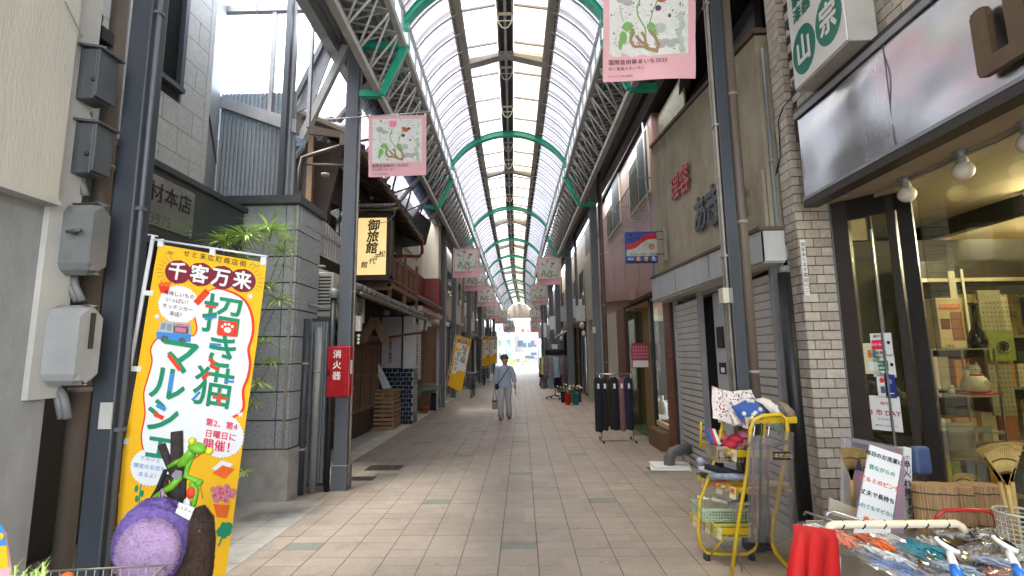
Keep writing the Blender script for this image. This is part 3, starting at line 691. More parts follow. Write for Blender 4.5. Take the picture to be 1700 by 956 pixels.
a, b_, c, d = P(252, 283, X=-3.28), P(325, 322, X=-3.28), P(319, 396, X=-3.28), P(250, 368, X=-3.28)
sp = thing('sign_plate', 'brushed steel name plate on the dark fascia of the stone shop', 'sign', (-3.28, d.y, 2.8))
part('plate', G().box(-3.298, -3.285, a.y - .15, b_.y, c.z, b_.z), 'sign_steel', sp)
cy_ = (a.y + b_.y) / 2; zz = b_.z - (b_.z - c.z) * .36
text('加藤石材本店', (-3.285, b_.y - .04, zz), EY, EZ, .195, 'lettering_black', sp, align='RIGHT', sx=.96, bold=.012)
text('TEL 82-3975', (-3.285, b_.y - .30, zz - .235), EY, EZ, .135, 'lettering_grey', sp, align='RIGHT', sx=1.0)
for k in range(4): part('stud', G().ball((-3.283, lerp(a.y - .12, b_.y - .03, k % 2), lerp(c.z + .03, b_.z - .03, k // 2)), .008), 'alu', sp)

# granite clad pier
pr = thing('granite_pier', 'granite clad pier behind the papyrus plant', 'pier', (-3.1, 5.9, 0))
part('core', G().box(-4.3, -2.665, 5.72, 6.35, 0, 3.40), 'black_joint', pr)
zt = 3.40; rw = .316
for i in range(9):
    z1 = zt - i * rw; z0 = z1 - rw + .015
    for (x0, x1) in ((-4.3, -3.925), (-3.912, -2.812), (-2.80, -2.655)):
        part('stone', G().box(x0, x1, 5.695, 5.74, z0, z1), 'granite', pr)
    part('stone', G().box(-2.70, -2.648, 5.748, 6.34, z0, z1), 'granite', pr)
part('plinth', G().box(-4.3, -2.63, 5.68, 6.36, 0, zt - 9 * rw), 'concrete', pr)
part('cap', G().box(-4.3, -2.60, 5.60, 6.42, 3.405, 3.50), 'fascia_dark', pr)
part('pier_trim', G().box(-2.72, -2.69, 5.68, 5.694, .58, 3.38), 'rail_beam', pr)

# glazed stair wall above the pier
gw = thing('glazed_annex', 'tall skylight window over a corrugated sheet wall, behind the granite pier', 'annex', (-3.4, 5.95, 3.5))
zl, zr = 4.84, 4.44
part('corrugated_wall', G().corr((-3.86, 5.95, 3.5), EX, EZ, (0, -1, 0), 1.0, 1.5, .052, .012), 'corrugated_grey', gw)
part('screw_rows', (lambda g: [g.ball((-3.82 + k * .1, 5.932, z), .007, n=6, m=4) for k in range(10) for z in (3.72, 4.22)] and g)(G()), 'steel_dark', gw, kind='stuff')
part('flashing', G().slab([(-3.95, 5.90, zl), (-2.84, 5.90, zr - .02), (-2.84, 5.90, zr + .16), (-3.95, 5.90, zl + .14)][::1], (0, -1, 0), .1), 'alu_dull', gw)
part('inner_wall', G().box(-4.6, -2.9, 6.02, 6.06, 3.4, 4.4), 'corrugated_dark', gw)
gf = G(); gf.box(-3.93, -3.88, 5.90, 5.96, 4.9, 6.3).box(-2.97, -2.90, 5.88, 5.96, 3.5, 6.4); gf.box(-3.23, -3.18, 5.905, 5.955, 4.6, 6.15).box(-3.95, -2.7, 5.89, 5.965, 6.13, 6.22)
gf.box(-2.72, -2.68, 5.91, 5.96, 4.5, 6.13)
fr = part('window_frame', gf, 'alu_dull', gw)
part('pane', G().quad((-3.9, 5.94, 4.6), (-3.2, 5.94, 4.45), (-3.2, 5.94, 6.15), (-3.9, 5.94, 6.15)), 'skylight_glass', fr)
part('pane', G().quad((-3.2, 5.945, 4.45), (-2.9, 5.945, 4.4), (-2.9, 5.945, 6.15), (-3.2, 5.945, 6.15)), 'skylight_glass', fr)
part('corner_sheet', G().slab([(-3.46, 5.12, 3.36), (-3.86, 5.93, 3.36), (-3.86, 5.93, 6.3), (-3.46, 5.12, 6.3)], (.9, -.44, 0), .02), 'alu_dull', gw)
part('corner_bar', G().tube([(-3.62, 5.38, 3.36), (-3.62, 5.38, 6.3)], .012, 6), 'steel_dark', gw); part('sill_bar', G().beam((-3.45, 5.10, 4.28), (-3.86, 5.92, 4.05), .03), 'steel_dark', gw)
part('post', G().box(-2.99, -2.925, 5.80, 5.87, 3.5, 6.4), 'steel_dark', gw)
single('hanging_wire', G().tube([P(426, 10, Y=5.88), P(432, 60, Y=5.88), P(430, 100, Y=5.88), P(440, 140, Y=5.88), P(443, 158, Y=5.88), P(434, 165, Y=5.88)], .004, 4), 'steel_dark', 'thin wire hanging down inside the big skylight window', 'wire')
nb = thing('neighbour_roof', 'pale blue sheet metal roof seen through the skylight window', 'roof', (-5, 9, 4)); part('sheet', G().slab([(-9, 8.6, 7.3), (-3.2, 8.6, 5.6), (-3.2, 13, 5.6), (-9, 13, 7.3)], (0, 0, 1), .1), 'blue_tin', nb)
part('wall', G().box(-9, -3.4, 8.75, 12.9, 0, 5.5), 'far_facade', nb)

# corrugated gate, air conditioners, louvre screen
gt = thing('side_gate', 'grey corrugated gate in the gap beside the granite pier', 'gate', (-2.55, 6.15, 0))
part('sheet', G().corr((-2.655, 6.18, .08), EX, EZ, (0, -1, 0), .27, 1.95, .035, .008), 'corrugated_dark', gt)
part('gate_frame', G().box(-2.66, -2.38, 6.19, 6.22, 2.03, 2.07).box(-2.66, -2.38, 6.19, 6.22, .04, .08).box(-2.41, -2.38, 6.19, 6.22, .08, 2.03), 'steel_dark', gt)
sc = thing('louvre_screen', 'pale upright louvre screen above the air conditioners', 'screen', (-2.68, 6.5, 2.9))
for k in range(15): part('slat', G().box(-2.70, -2.66, 5.9 + k * .092, 5.96 + k * .092, 2.95 - .0 * k, 3.50 - .012 * k), 'alu_dull', sc)
part('screen_rail', G().box(-2.655, -2.64, 5.88, 7.3, 3.2, 3.23), 'alu_dull', sc)
for (y0, lab) in ((6.5, 'cream air conditioner unit nearest the granite pier'), (7.25, 'cream air conditioner unit behind the first one')):
    t = thing('air_conditioner', lab, 'air conditioner', (-2.7, y0, 2.1), 'air conditioner units'); x1 = -2.52
    part('casing', G().box(x1 - .32, x1, y0, y0 + .62, 2.12, 2.72), 'ac_white', t, bevel=.015)
    g = G()
    for k in range(11): g.box(x1 - .29, x1 - .03, y0 - .008, y0 - .001, 2.19 + k * .045, 2.21 + k * .045)
    part('side_grille', g, 'black_rubber', t); g = G()
    g.tube([(x1 + .004, y0 + .31, 2.42), (x1 + .012, y0 + .31, 2.42)], .2, 24); part('fan_opening', g, 'steel_dark', t); g = G()
    for r_ in (.06, .11, .16, .2): g.tube([(x1 + .018, y0 + .31 + r_ * math.cos(a_ * .3142), 2.42 + r_ * math.sin(a_ * .3142)) for a_ in range(21)], .004, 4)
    part('fan_guard', g, 'ac_white', t)
    part('wall_bracket', G().beam((x1 - .36, y0 + .1, 2.1), (x1, y0 + .1, 2.1), .03).beam((x1 - .36, y0 + .5, 2.1), (x1, y0 + .5, 2.1), .03), 'pipe_grey', t)
t = thing('floodlight', 'round grey lamp head on the black post beside the gate', 'lamp', (-2.38, 6.1, 0))
part('post', G().tube([(-2.36, 6.12, 0), (-2.36, 6.12, 2.33)], .035, 12), 'black_rubber', t); part('head', G().lathe((-2.36, 6.12, 2.32), [(.03, 0), (.055, .01), (.055, .09), (.035, .12)], 14), 'pipe_grey', t)
part('arm', G().tube([(-2.66, 6.05, 2.25), (-2.5, 6.1, 2.2), (-2.39, 6.12, 2.2)], .025, 8), 'pipe_grey', t)

# fire extinguisher box
fx = thing('extinguisher_box', 'red fire extinguisher box mounted on the grey column', 'extinguisher box', (-2.36, 6.1, 1.1))
a, c = P(544, 575, Y=6.08), P(579, 659, Y=6.08)
part('cabinet', G().box(a.x, c.x, 6.08, 6.24, c.z, a.z), 'extinguisher_red', fx, bevel=.012)
part('door', G().box(a.x + .012, c.x - .035, 6.066, 6.079, c.z + .015, a.z - .02), 'extinguisher_red', fx, bevel=.004)
part('handle', G().box(a.x + .02, a.x + .04, 6.05, 6.065, lerp(c.z, a.z, .42), lerp(c.z, a.z, .52)), 'black_rubber', fx)
vtext('消火器', (lerp(a.x, c.x, .46), 6.066, lerp(c.z, a.z, .62)), EX, EZ, .105, 'white_print', fx, bold=.02, line=1.25)
for k in range(3): part('print_line', G().box(a.x + .09, a.x + .17, 6.063, 6.0655, c.z + .13 - k * .03, c.z + .134 - k * .03), 'red_paint', fx)
part('label_sticker', G().box(c.x + .001, c.x + .004, 6.10, 6.16, lerp(c.z, a.z, .45), lerp(c.z, a.z, .72)), 'white_print', fx)
t = thing('alarm_box', 'pale box with a white insulator on the far side of the extinguisher column', 'electric box', (-2.1, 6.3, 1.9))
part('casing', G().box(-2.125, -2.06, 6.26, 6.34, P(595, 550, Y=6.3).z, P(595, 525, Y=6.3).z), 'ac_white', t, bevel=.008)
g = G(); [g.ball((-2.09, 6.3, P(595, 557 + 6 * k, Y=6.3).z), .022 - .003 * (k % 2), rz=.02, n=8, m=6) for k in range(3)]; part('insulator', g, 'white_paint', t)

# ---- translucent side canopy behind the inn roof
sc = thing('side_canopy', 'steep translucent side canopy with steel rafters above the inn roof', 'canopy', (-3, 8, 5))
for i in range(9):
    y0 = 6.9 + i * .75; part('canopy_sheet', G().corr((-2.35, y0, 5.84), EY, (-.78, 0, -1.0), (1, 0, -.8), .74, 1.9, .11, .015), 'sheet_canopy', sc)
for i in range(6):
    y = 7.1 + i * 1.3; part('rafter', G().beam((-2.30, y, 5.78), (-3.6, y, 4.12), .05, .12, up=(0, 1, 0)), 'truss_paint', sc)
g = G()
for i in range(5):
    y = 7.1 + i * 1.3; g.beam((-2.5, y, 5.5), (-3.1, y + 1.3, 4.75), .035); g.beam((-3.1, y, 4.75), (-2.5, y + 1.3, 5.5), .035)
part('cross_bracing', g, 'steel_grey', sc); part('canopy_rail', G().beam((-2.8, 6.9, 5.12), (-2.8, 13.7, 5.12), .06), 'steel_grey', sc)
bp = thing('sloping_panel', 'tilted grey panel and beams leaning under the eaves by the skylight window', 'panel', (-2.9, 6.3, 5))
a, b_, c, d = P(536, 66, Y=6.3), P(560, 62, Y=6.3), P(518, 175, Y=6.3), P(489, 188, Y=6.3)
part('plate', G().slab([d, c, b_, a], (0, -1, 0), .03), 'alu_dull', bp)
for k, (p, q, w_) in enumerate([((548, 48), (487, 172), .06), ((575, 78), (500, 232), .09), ((530, 60), (528, 60), .03), ((570, 68), (534, 74), .04)]):
    if k != 2: part('beam', G().beam(P(*p, Y=6.26 - .02 * k), P(*q, Y=6.26 - .02 * k), w_), 'steel_grey' if k != 1 else 'truss_paint', bp)
part('yellow_strip', G().slab([P(487, 184, Y=6.34), P(492, 190, Y=6.34), P(520, 110, Y=6.34), P(514, 106, Y=6.34)], (0, -1, 0), .01), 'box_cream', bp)

# ---- old wooden inn
inn = thing('wooden_inn', 'old dark wooden inn with tiled eaves and a balcony', 'building', (-3.1, 9.3, 0))
part('upper_wall', G().box(-5.5, -3.02, 7.02, 12.3, 2.75, 4.75), 'wood_black', inn)
part('lower_wall', G().box(-5.5, -3.35, 6.6, 11.9, 0, 2.8), 'wood_black', inn)
def tileroof(parent, p0, p1, q0, q1, pitch, n_rows, m='roof_tile', t=.03):
    """barrel tiled slope, eave edge p0-p1 (along the street), upper edge q0-q1"""
    p0, p1, q0, q1 = map(V, (p0, p1, q0, q1)); L_ = (p1 - p0).length; k = int(L_ / pitch); g = G()
    nrm = (p1 - p0).cross(q0 - p0).normalized(); nrm = nrm if nrm.z > 0 else -nrm
    for i in range(k):
        f = (i + .5) / k
        a, b = p0.lerp(p1, f), q0.lerp(q1, f)
        for j in range(n_rows):
            u0, u1 = a.lerp(b, j / n_rows), a.lerp(b, (j + 1.12) / n_rows)
            part('roof_tile', G().tube([u0 + nrm * (.028 + random.uniform(-.003, .003)), u1 + nrm * .012], pitch * .30, 7).slab([u0 - (p1 - p0).normalized() * pitch * .5 + nrm * .012, u0 + (p1 - p0).normalized() * pitch * .5 + nrm * .012, u1 + (p1 - p0).normalized() * pitch * .5, u1 - (p1 - p0).normalized() * pitch * .5], nrm, .012), m, parent)
r1 = part('upper_roof', G().slab([(-2.50, 6.75, 4.86), (-2.50, 12.3, 4.50), (-3.6, 12.3, 5.05), (-3.6, 6.75, 5.38)], (.3, 0, 1), .05), 'soffit_brown', inn)
tileroof(r1, (-2.50, 6.8, 4.88), (-2.50, 12.28, 4.52), (-3.3, 6.8, 5.25), (-3.3, 12.28, 4.90), .26, 3, 'roof_tile_dark')
g = G()
for k in range(17): g.beam((-2.54, 6.85 + k * .33, 4.79 - k * .0215), (-3.2, 6.85 + k * .33, 5.10 - k * .0215), .045, .05)
part('eave_rafters', g, 'wood_dark', inn, kind='stuff')
g = G(); [g.box(-2.51, -2.47, 6.75 + k * .555, 7.30 + k * .555, 4.81 - k * .036, 4.86 - k * .036) for k in range(10)]; part('eave_board', g, 'wood_pale', r1)
part('verge_board', G().slab([(-3.25, 6.72, 4.83), (-2.5, 6.72, 4.72), (-2.48, 6.72, 4.80), (-3.25, 6.72, 4.98)], (0, -1, 0), .04), 'wood_dark', inn)
part('gable_boards', G().slab([(-3.2, 6.98, 3.4), (-2.9, 6.98, 3.4), (-2.62, 6.98, 4.72), (-3.2, 6.98, 4.85)], (0, -1, 0), .04), 'wood_dark', inn)
part('corner_post', G().box(-3.12, -3.04, 6.88, 6.96, 3.4, 4.85), 'wood_pale', inn)
gu = thing('roof_gutter', 'dull brown gutter box with bent pipes at the near corner of the inn roof', 'gutter', (-2.5, 6.7, 4.6))
part('hopper', G().box(P(566, 240, Y=6.66).x, P(579, 240, Y=6.66).x, 6.6, 6.75, P(570, 243, Y=6.66).z, P(570, 226, Y=6.66).z), 'gutter_brown', gu)
part('pipe', G().tube([P(566, 242, Y=6.68), P(520, 256, Y=6.68), P(502, 262, Y=6.68), P(498, 280, Y=6.68), P(497, 315, Y=6.68)], .028, 10), 'gutter_brown', gu)
part('pipe', G().tube([P(575, 275, Y=6.7), P(508, 272, Y=6.7)], .02, 8), 'gutter_brown', gu)
for (y0, z0, z1) in ((7.4, 3.2, 4.1), (9.9, 3.15, 4.15), (11.2, 3.15, 4.1)):
    wf = part('window', G().box(-3.01, -2.98, y0, y0 + .9, z0, z1), 'wood_dark', inn); part('pane', G().box(-2.979, -2.972, y0 + .06, y0 + .42, z0 + .06, z1 - .06), 'window_glass', wf); part('pane', G().box(-2.979, -2.972, y0 + .48, y0 + .84, z0 + .06, z1 - .06), 'window_glass', wf)
# balcony
bl = part('balcony_floor', G().box(-3.0, -2.52, 9.4, 11.95, 2.92, 3.0), 'wood_brown', inn)
for k in range(15): part('baluster', G().box(-2.57, -2.54, 9.45 + k * .175, 9.49 + k * .175, 3.0, 3.52), 'red_paint' if k % 3 == 0 else 'wood_brown', bl)
for z in (3.08, 3.52): part('handrail', G().box(-2.585, -2.53, 9.4, 11.95, z, z + .04), 'wood_brown', bl)
for k in (0, 1, 2): part('balcony_post', G().box(-2.58, -2.52, 9.4 + k * 1.22, 9.46 + k * 1.22, 2.6, 3.78), 'wood_brown', bl)
part('balcony_beam', G().box(-3.0, -2.50, 9.36, 9.42, 2.86, 2.93), 'wood_pale', bl)
# lower eaves
r2 = part('lower_roof', G().slab([(-2.32, 6.9, 2.52), (-2.32, 11.65, 2.50), (-3.05, 11.65, 2.80), (-3.05, 6.9, 2.82)], (.3, 0, 1), .04), 'soffit_brown', inn)
tileroof(r2, (-2.33, 6.95, 2.54), (-2.33, 11.62, 2.52), (-3.02, 6.95, 2.82), (-3.02, 11.62, 2.80), .22, 3)
g = G(); [g.beam((-2.36, 7 + k * .36, 2.475), (-3.2, 7 + k * .36, 2.77), .04) for k in range(13)]; part('eave_rafters', g, 'wood_dark', inn, kind='stuff')
part('eave_gutter', G().tube([(-2.27, 6.9, 2.47), (-2.27, 11.6, 2.45)], .035, 8), 'gutter_brown', inn)
t = thing('downpipe', 'brown gutter spout bending back under the far end of the inn eaves', 'pipe', (-2.3, 11.5, 2.4)); part('pipe', G().tube([(-2.27, 11.6, 2.44), (-2.3, 11.62, 2.22), (-2.36, 11.6, 2.15), (-3.1, 11.4, 2.04)], .03, 8), 'gutter_brown', t)
t = thing('downpipe', 'dark gutter spout bending back under the far corner of the upper inn roof', 'pipe', (-2.5, 12.3, 4.4)); part('pipe', G().tube([(-2.5, 12.2, 4.48), (-2.5, 12.25, 4.2), (-2.56, 12.2, 4.1), (-3.1, 11.7, 4.02)], .04, 8), 'red_paint', t)
# ground floor: lattice doors
for k in range(7):
    y0 = 6.75 + k * .68; d_ = part('sliding_door', G().box(-3.345, -3.30, y0, y0 + .64, .05, 1.95), 'wood_dark', inn)
    q = G(); [q.box(-3.299, -3.28, y0 + .05 + j * .105, y0 + .07 + j * .105, .55, 1.85) for j in range(6)]; q.box(-3.299, -3.275, y0, y0 + .64, .5, .56).box(-3.299, -3.275, y0, y0 + .64, 1.2, 1.24); part('lattice', q, 'wood_brown', d_)
    part('pane', G().box(-3.303, -3.2995, y0 + .05, y0 + .6, .56, 1.86), 'window_glass', d_)
part('lintel', G().box(-3.35, -3.24, 6.65, 11.7, 1.96, 2.06), 'wood_brown', inn)
part('door_post', G().box(-3.36, -3.24, 9.3, 9.42, 0, 2.7), 'wood_brown', inn)
# lantern sign
ls = thing('lantern_sign', 'glowing inn sign box with black brush lettering under its own little roof', 'sign', (-2.5, 8, 3))
a, c = P(597, 362, Y=8.0), P(641, 456, Y=8.0)
part('face', G().box(a.x - .02, c.x, 8.0, 8.02, c.z, a.z), 'lantern_face', ls); W_ = c.x - a.x
part('box_body', G().box(a.x - .03, c.x + .03, 8.021, 8.24, c.z - .02, a.z + .02), 'wood_dark', ls)
fr_ = G(); fr_.box(c.x, c.x + .05, 7.97, 8.25, c.z - .05, a.z + .05).box(a.x - .07, a.x - .02, 7.97, 8.25, c.z - .05, a.z + .05).box(a.x - .07, c.x + .05, 7.975, 8.24, c.z - .09, c.z - .001).box(a.x - .07, c.x + .05, 7.975, 8.24, a.z + .001, a.z + .08)
part('frame', fr_, 'wood_dark', ls); part('brass_edge', G().box(c.x + .051, c.x + .062, 8.02, 8.04, c.z - .03, a.z + .03), 'lantern_frame', ls)
for k, ch in enumerate('御旅館'): text(ch, (a.x + W_ * .52 - .012 * k, 8.0, a.z - .14 - k * .195), EX, EZ, .205, 'lettering_black', ls, bold=.028, align='CENTER', skew=.12)
for ch, fx_, fz_ in (('松', .84, .645), ('千', .66, .70), ('代', .50, .765), ('館', .22, .83)): text(ch, (a.x + W_ * fx_, 8.0, lerp(a.z, c.z, fz_)), EX, EZ, .115, 'lettering_black', ls, bold=.02, align='CENTER', skew=.15)
sr = part('small_roof', G().slab([(a.x - .08, 7.86, a.z + .12), (c.x + .16, 7.86, a.z + .10), (c.x + .12, 8.3, a.z + .28), (a.x - .1, 8.3, a.z + .30)], (0, -.4, 1), .03), 'soffit_brown', ls)
for k in range(9):
    x = a.x - .06 + k * .072; part('roof_tile', G().tube([(x, 7.83, a.z + .15), (x, 8.25, a.z + .31)], .026, 6), 'roof_tile', sr)
single('cable', G().tube([(c.x + .16, 7.9, a.z + .1), (c.x + .14, 7.85, a.z - .02), (c.x + .02, 7.9, a.z - .10), (a.x + .25, 7.96, a.z - .12)], .006, 5), 'pipe_grey', 'thin cable looping down to the glowing inn sign', 'cable')
# gable shaped porch piece and leaning sign board, navy tiles
t = thing('porch_gable', 'small peaked wooden porch board over the inn entrance', 'porch', (-3.0, 9.6, 2))
for s_, p, q in ((0, (601, 568), (622, 528)), (1, (622, 528), (641, 568))): part('barge_board', G().beam(P(*p, Y=9.6 + .01 * s_), P(*q, Y=9.6 + .01 * s_), .04, .16), 'wood_brown', t)
part('cross_tie', G().beam(P(604, 566, Y=9.65), P(640, 563, Y=9.65), .05, .06), 'wood_dark', t)
nv = thing('tiled_pilaster', 'end wall with dark navy tiles in white grout, behind the crates', 'wall', (-2.9, 11.9, 0))
part('core', G().box(-3.5, -2.60, 11.87, 12.35, 0, 1.35), 'grout_white', nv); part('side_core', G().box(-3.5, -2.72, 12.36, 12.6, 0, 2.6), 'slat_white', nv)
for i in range(13):
    for j in range(7):
        x0 = -3.5 + j * .135 - (.067 if i % 2 else 0); x1 = min(x0 + .127, -2.603); x0 = max(x0, -3.5)
        if x1 - x0 > .03: part('tile', G().box(x0, x1, 11.862, 11.872, .02 + i * .1, .112 + i * .1), 'navy_tile', nv)
    for j in range(3): part('tile', G().box(-2.602, -2.592, 11.885 + j * .155, 12.032 + j * .155, .02 + i * .1, .112 + i * .1), 'navy_tile', nv)
bd = thing('sign_board', 'lavender sign board with a column of black characters above the navy tiles', 'sign', (-3.0, 11.8, 1.3))
a, c = P(634, 524, Y=11.8), P(668, 612, Y=11.8)
part('board', G().box(a.x, c.x - .03, 11.8, 11.84, c.z + .02, a.z - .03), 'lavender_board', bd); part('frame', G().box(c.x - .03, c.x, 11.78, 11.85, c.z, a.z).box(a.x, c.x - .03, 11.78, 11.85, a.z - .03, a.z).box(a.x, c.x - .03, 11.78, 11.85, c.z, c.z + .02), 'navy_cloth', bd)
vtext('松華堂三番舎村', (a.x + .22, 11.8, lerp(c.z, a.z, .33)), EX, EZ, .085, 'lettering_black', bd, bold=.02, line=1.0); vtext('御菓子司', (a.x + .33, 11.8, lerp(c.z, a.z, .76)), EX, EZ, .03, 'lettering_grey', bd); vtext('ぎゃらり', (a.x + .08, 11.8, lerp(c.z, a.z, .3)), EX, EZ, .03, 'lettering_grey', bd)
# crates
cb = (-3.34, 11.15)
def crate(i, z, lab):
    t = thing('wooden_crate', lab, 'crate', (-3.08, 11.5, z), 'wooden crates stacked in front of the navy tiles'); x0, x1, y0, y1 = -3.36 + random.uniform(-.02, .02), -2.86 + random.uniform(-.02, .02), 11.12, 11.78; h = .275
    for k in range(3):
        zz = z + .012 + k * .09; part('slat', G().box(x0, x1, y0, y0 + .012, zz, zz + .06), 'wood_crate', t); part('slat', G().box(x0, x1, y1 - .012, y1, zz, zz + .06), 'wood_crate', t)
        part('slat', G().box(x1 - .012, x1, y0 + .013, y1 - .013, zz, zz + .06), 'wood_crate', t)
    for (x, y) in ((x0 + .001, y0 + .013), (x1 - .04, y0 + .013), (x0 + .001, y1 - .04), (x1 - .04, y1 - .04), ((x0 + x1) / 2, y0 + .013)): part('corner_batten', G().box(x, x + .026, y, y + .026, z + .001, z + h), 'wood_crate', t)
    part('crate_floor', G().box(x0 + .013, x1 - .013, y0 + .04, y1 - .04, z + .001, z + .011), 'wood_crate', t)
crate(0, .0, 'wooden slatted crate at the bottom of the stack by the navy tiles'); crate(1, .278, 'wooden slatted crate in the middle of the stack by the navy tiles'); crate(2, .556, 'wooden slatted crate on top of the stack by the navy tiles')
t = thing('lid_board', 'pale wooden board lying on the crate stack', 'board', (-3.1, 11.4, .83)); part('board', G().box(-3.38, -2.84, 11.1, 11.8, .834, .856), 'wood_crate', t)
lb = thing('leaning_sign', 'grey signboard leaning to the left on top of the crates', 'sign', (-3.3, 11.4, .86))
a_, b_, c_, d_ = P(620, 606, Y=11.3), P(629, 604, Y=11.3), P(649, 644, Y=11.3), P(636, 646, Y=11.3)
part('panel', G().slab([d_, c_, b_, a_], (0, -1, 0), .04), 'board_grey', lb); part('edge', G().beam(a_ + V((-.03, .02, 0)), d_ + V((-.03, .02, 0)), .03), 'frame_black', lb)

# ---- beyond the inn
sh = thing('louvre_shutter', 'narrow white louvred shutter beside the navy tiled wall', 'shutter', (-2.7, 12.5, 1.4))
for k in range(22): part('slat', G().box(-2.71, -2.66, 12.40, 12.95, 1.05 + k * .062, 1.085 + k * .062), 'slat_white', sh)
part('frame', G().box(-2.72, -2.65, 12.37, 12.40, 1.0, 2.45).box(-2.72, -2.65, 12.95, 12.98, 1.0, 2.45), 'slat_white', sh)
cr = thing('cream_house', 'cream plastered house with a dark red band beyond the inn', 'building', (-3.2, 14.5, 0))
part('upper_wall', G().box(-6, -3.15, 12.65, 15.6, 4.05, 6.0), 'plaster_cream', cr); part('projecting_wall', G().box(-3.15, -2.62, 15.4, 15.9, 4.05, 6.0), 'plaster_cream', cr)
part('red_band', G().box(-6, -3.05, 12.65, 15.38, 2.9, 4.04), 'red_paint', cr); part('red_band', G().box(-3.05, -2.60, 15.38, 15.9, 3.0, 4.04), 'red_paint', cr)
part('ledge', G().box(-3.16, -2.58, 12.7, 15.9, 2.78, 2.9), 'plaster_cream', cr)
wn = part('window', G().box(-3.145, -3.11, 13.0, 14.7, 4.5, 5.5), 'alu_dull', cr); part('pane', G().box(-3.109, -3.10, 13.06, 13.8, 4.56, 5.44), 'window_glass', wn); part('pane', G().box(-3.109, -3.10, 13.9, 14.64, 4.56, 5.44), 'window_glass', wn)
part('lower_wall', G().box(-6, -3.25, 12.65, 15.9, 0, 2.78), 'interior_dark', cr)
part('timber_door', G().box(-3.24, -2.75, 15.0, 15.9, 0, 2.5), 'wood_brown', cr)
for k in range(7): part('glazed_door', G().box(-3.22, -3.17, 12.75 + k * .32, 12.78 + k * .32, 0, 2.4), 'alu_dull', cr)
part('door_glass', G().box(-3.20, -3.19, 12.75, 14.9, .05, 2.4), 'window_glass', cr)
part('light_sign', G().box(-3.0, -2.75, 14.3, 14.34, 2.35, 2.72), 'white_paint', cr)
part('dark_gable', G().slab([(-3.6, 12.6, 4.4), (-2.5, 12.6, 4.5), (-2.35, 12.6, 5.1), (-2.9, 12.6, 5.6), (-3.9, 12.6, 5.0)], (0, -1, 0), .08), 'wood_black', cr)
part('tiled_eave', G().slab([(-2.45, 12.7, 2.98), (-2.45, 15.2, 2.98), (-3.1, 15.2, 3.3), (-3.1, 12.7, 3.3)], (.3, 0, 1), .04), 'soffit_brown', cr)
g = G(); [g.tube([(-2.43, 12.8 + k * .2, 3.02), (-3.1, 12.8 + k * .2, 3.34)], .05, 6) for k in range(12)]; part('eave_tiles', g, 'roof_tile', cr, kind='stuff')

def far_house(sd, y0, y1, X, wall, low, lab, zs=3.0, top=6.0, sign=None, awn=None, door='interior_dark', nw=2, shutter=False):
    """a shop house: upper wall with windows, ledge, ground floor opening"""
    bx = lambda a, b, c, d, e, f: G().box(ax(c) * 0 + sd * a, sd * b, c, d, e, f)
    t = thing('shop_house', lab, 'building', (sd * X, (y0 + y1) / 2, 0), 'shop houses lining the far arcade')
    part('upper_wall', bx(X, X + 3, y0, y1, zs, top), wall, t); part('ground_floor', bx(X + .25, X + 3, y0, y1, 0, zs), door, t)
    part('ledge', bx(X - .12, X + .25, y0 + .02, y1 - .02, zs - .16, zs - .002), low, t)
    for k in (0, 1): yy = (y0 + .02, y1 - .2)[k]; part('pier', bx(X, X + .25, yy, yy + .18, 0, zs - .17), low, t)
    L_ = (y1 - y0) / nw
    for k in range(nw):
        c = y0 + L_ * (k + .5); wn = part('window', bx(X - .03, X - .002, c - L_ * .3, c + L_ * .3, zs + .8, zs + 1.9), 'alu_dull', t); part('pane', bx(X - .045, X - .031, c - L_ * .27, c + L_ * .27, zs + .86, zs + 1.84), 'window_glass', wn)
    if shutter:
        g = G(); [g.box(sd * (X + .18), sd * (X + .2), y0 + .22, y1 - .22, .03 + j * .1, .115 + j * .1) for j in range(int(zs * 10) - 3)]; part('shutter', g, 'shutter_metal', t)
    else:
        for k in range(int((y1 - y0) / .8)): part('door_frame', bx(X + .16, X + .2, y0 + .22 + k * .8, y0 + .27 + k * .8, 0, zs - .2), 'alu_dull', t)
        part('door_glass', bx(X + .19, X + .2, y0 + .25, y1 - .25, .1, zs - .3), 'window_glass', t)
    if sign: part('sign', bx(X - .5, X - .05, y0 + 1.0, y0 + 1.12, zs + .1, zs + .8), sign, t)
    if awn: part('awning', G().slab([(sd * (X - .7), y0 + .1, zs - .45), (sd * (X - .7), y1 - .1, zs - .45), (sd * X, y1 - .1, zs - .1), (sd * X, y0 + .1, zs - .1)], (0, 0, 1), .03), awn, t)
    return t
far_house(-1, 15.95, 19.3, 2.95, 'plaster_pink', 'white_paint', 'shop house with a pink panel and white shutters, just past the cream house', 2.9, 6, None, None, 'interior_beige', 2, True)
far_house(-1, 19.35, 24.4, 3.0, 'plaster_cream', 'concrete_pale', 'cream shop house behind the leaning yellow flag', 3.2, 6, None, None, 'interior_dark', 3)
far_house(-1, 24.5, 30.5, 2.95, 'plaster_pink', 'fascia_dark', 'pinkish shop house behind the far left bicycle', 2.8, 6, 'white_paint', None, 'interior_dark', 3)
far_house(-1, 30.6, 36, 2.9, 'far_facade', 'cream_trim', 'brown shop house behind the pair of yellow flags', 3.0, 6, 'blade_white', 'awning_strip')
far_house(-1, 36.1, 43, 2.8, 'cream_wall', 'far_facade', 'cream shop house near the far left end', 2.9, 6, 'red_paint', None, 'interior_dark', 4)
far_house(-1, 43.1, 50, 2.75, 'plaster_pink', 'white_paint', 'pink shop house at the far left end of the arcade', 3.0, 6, 'blade_white', None)

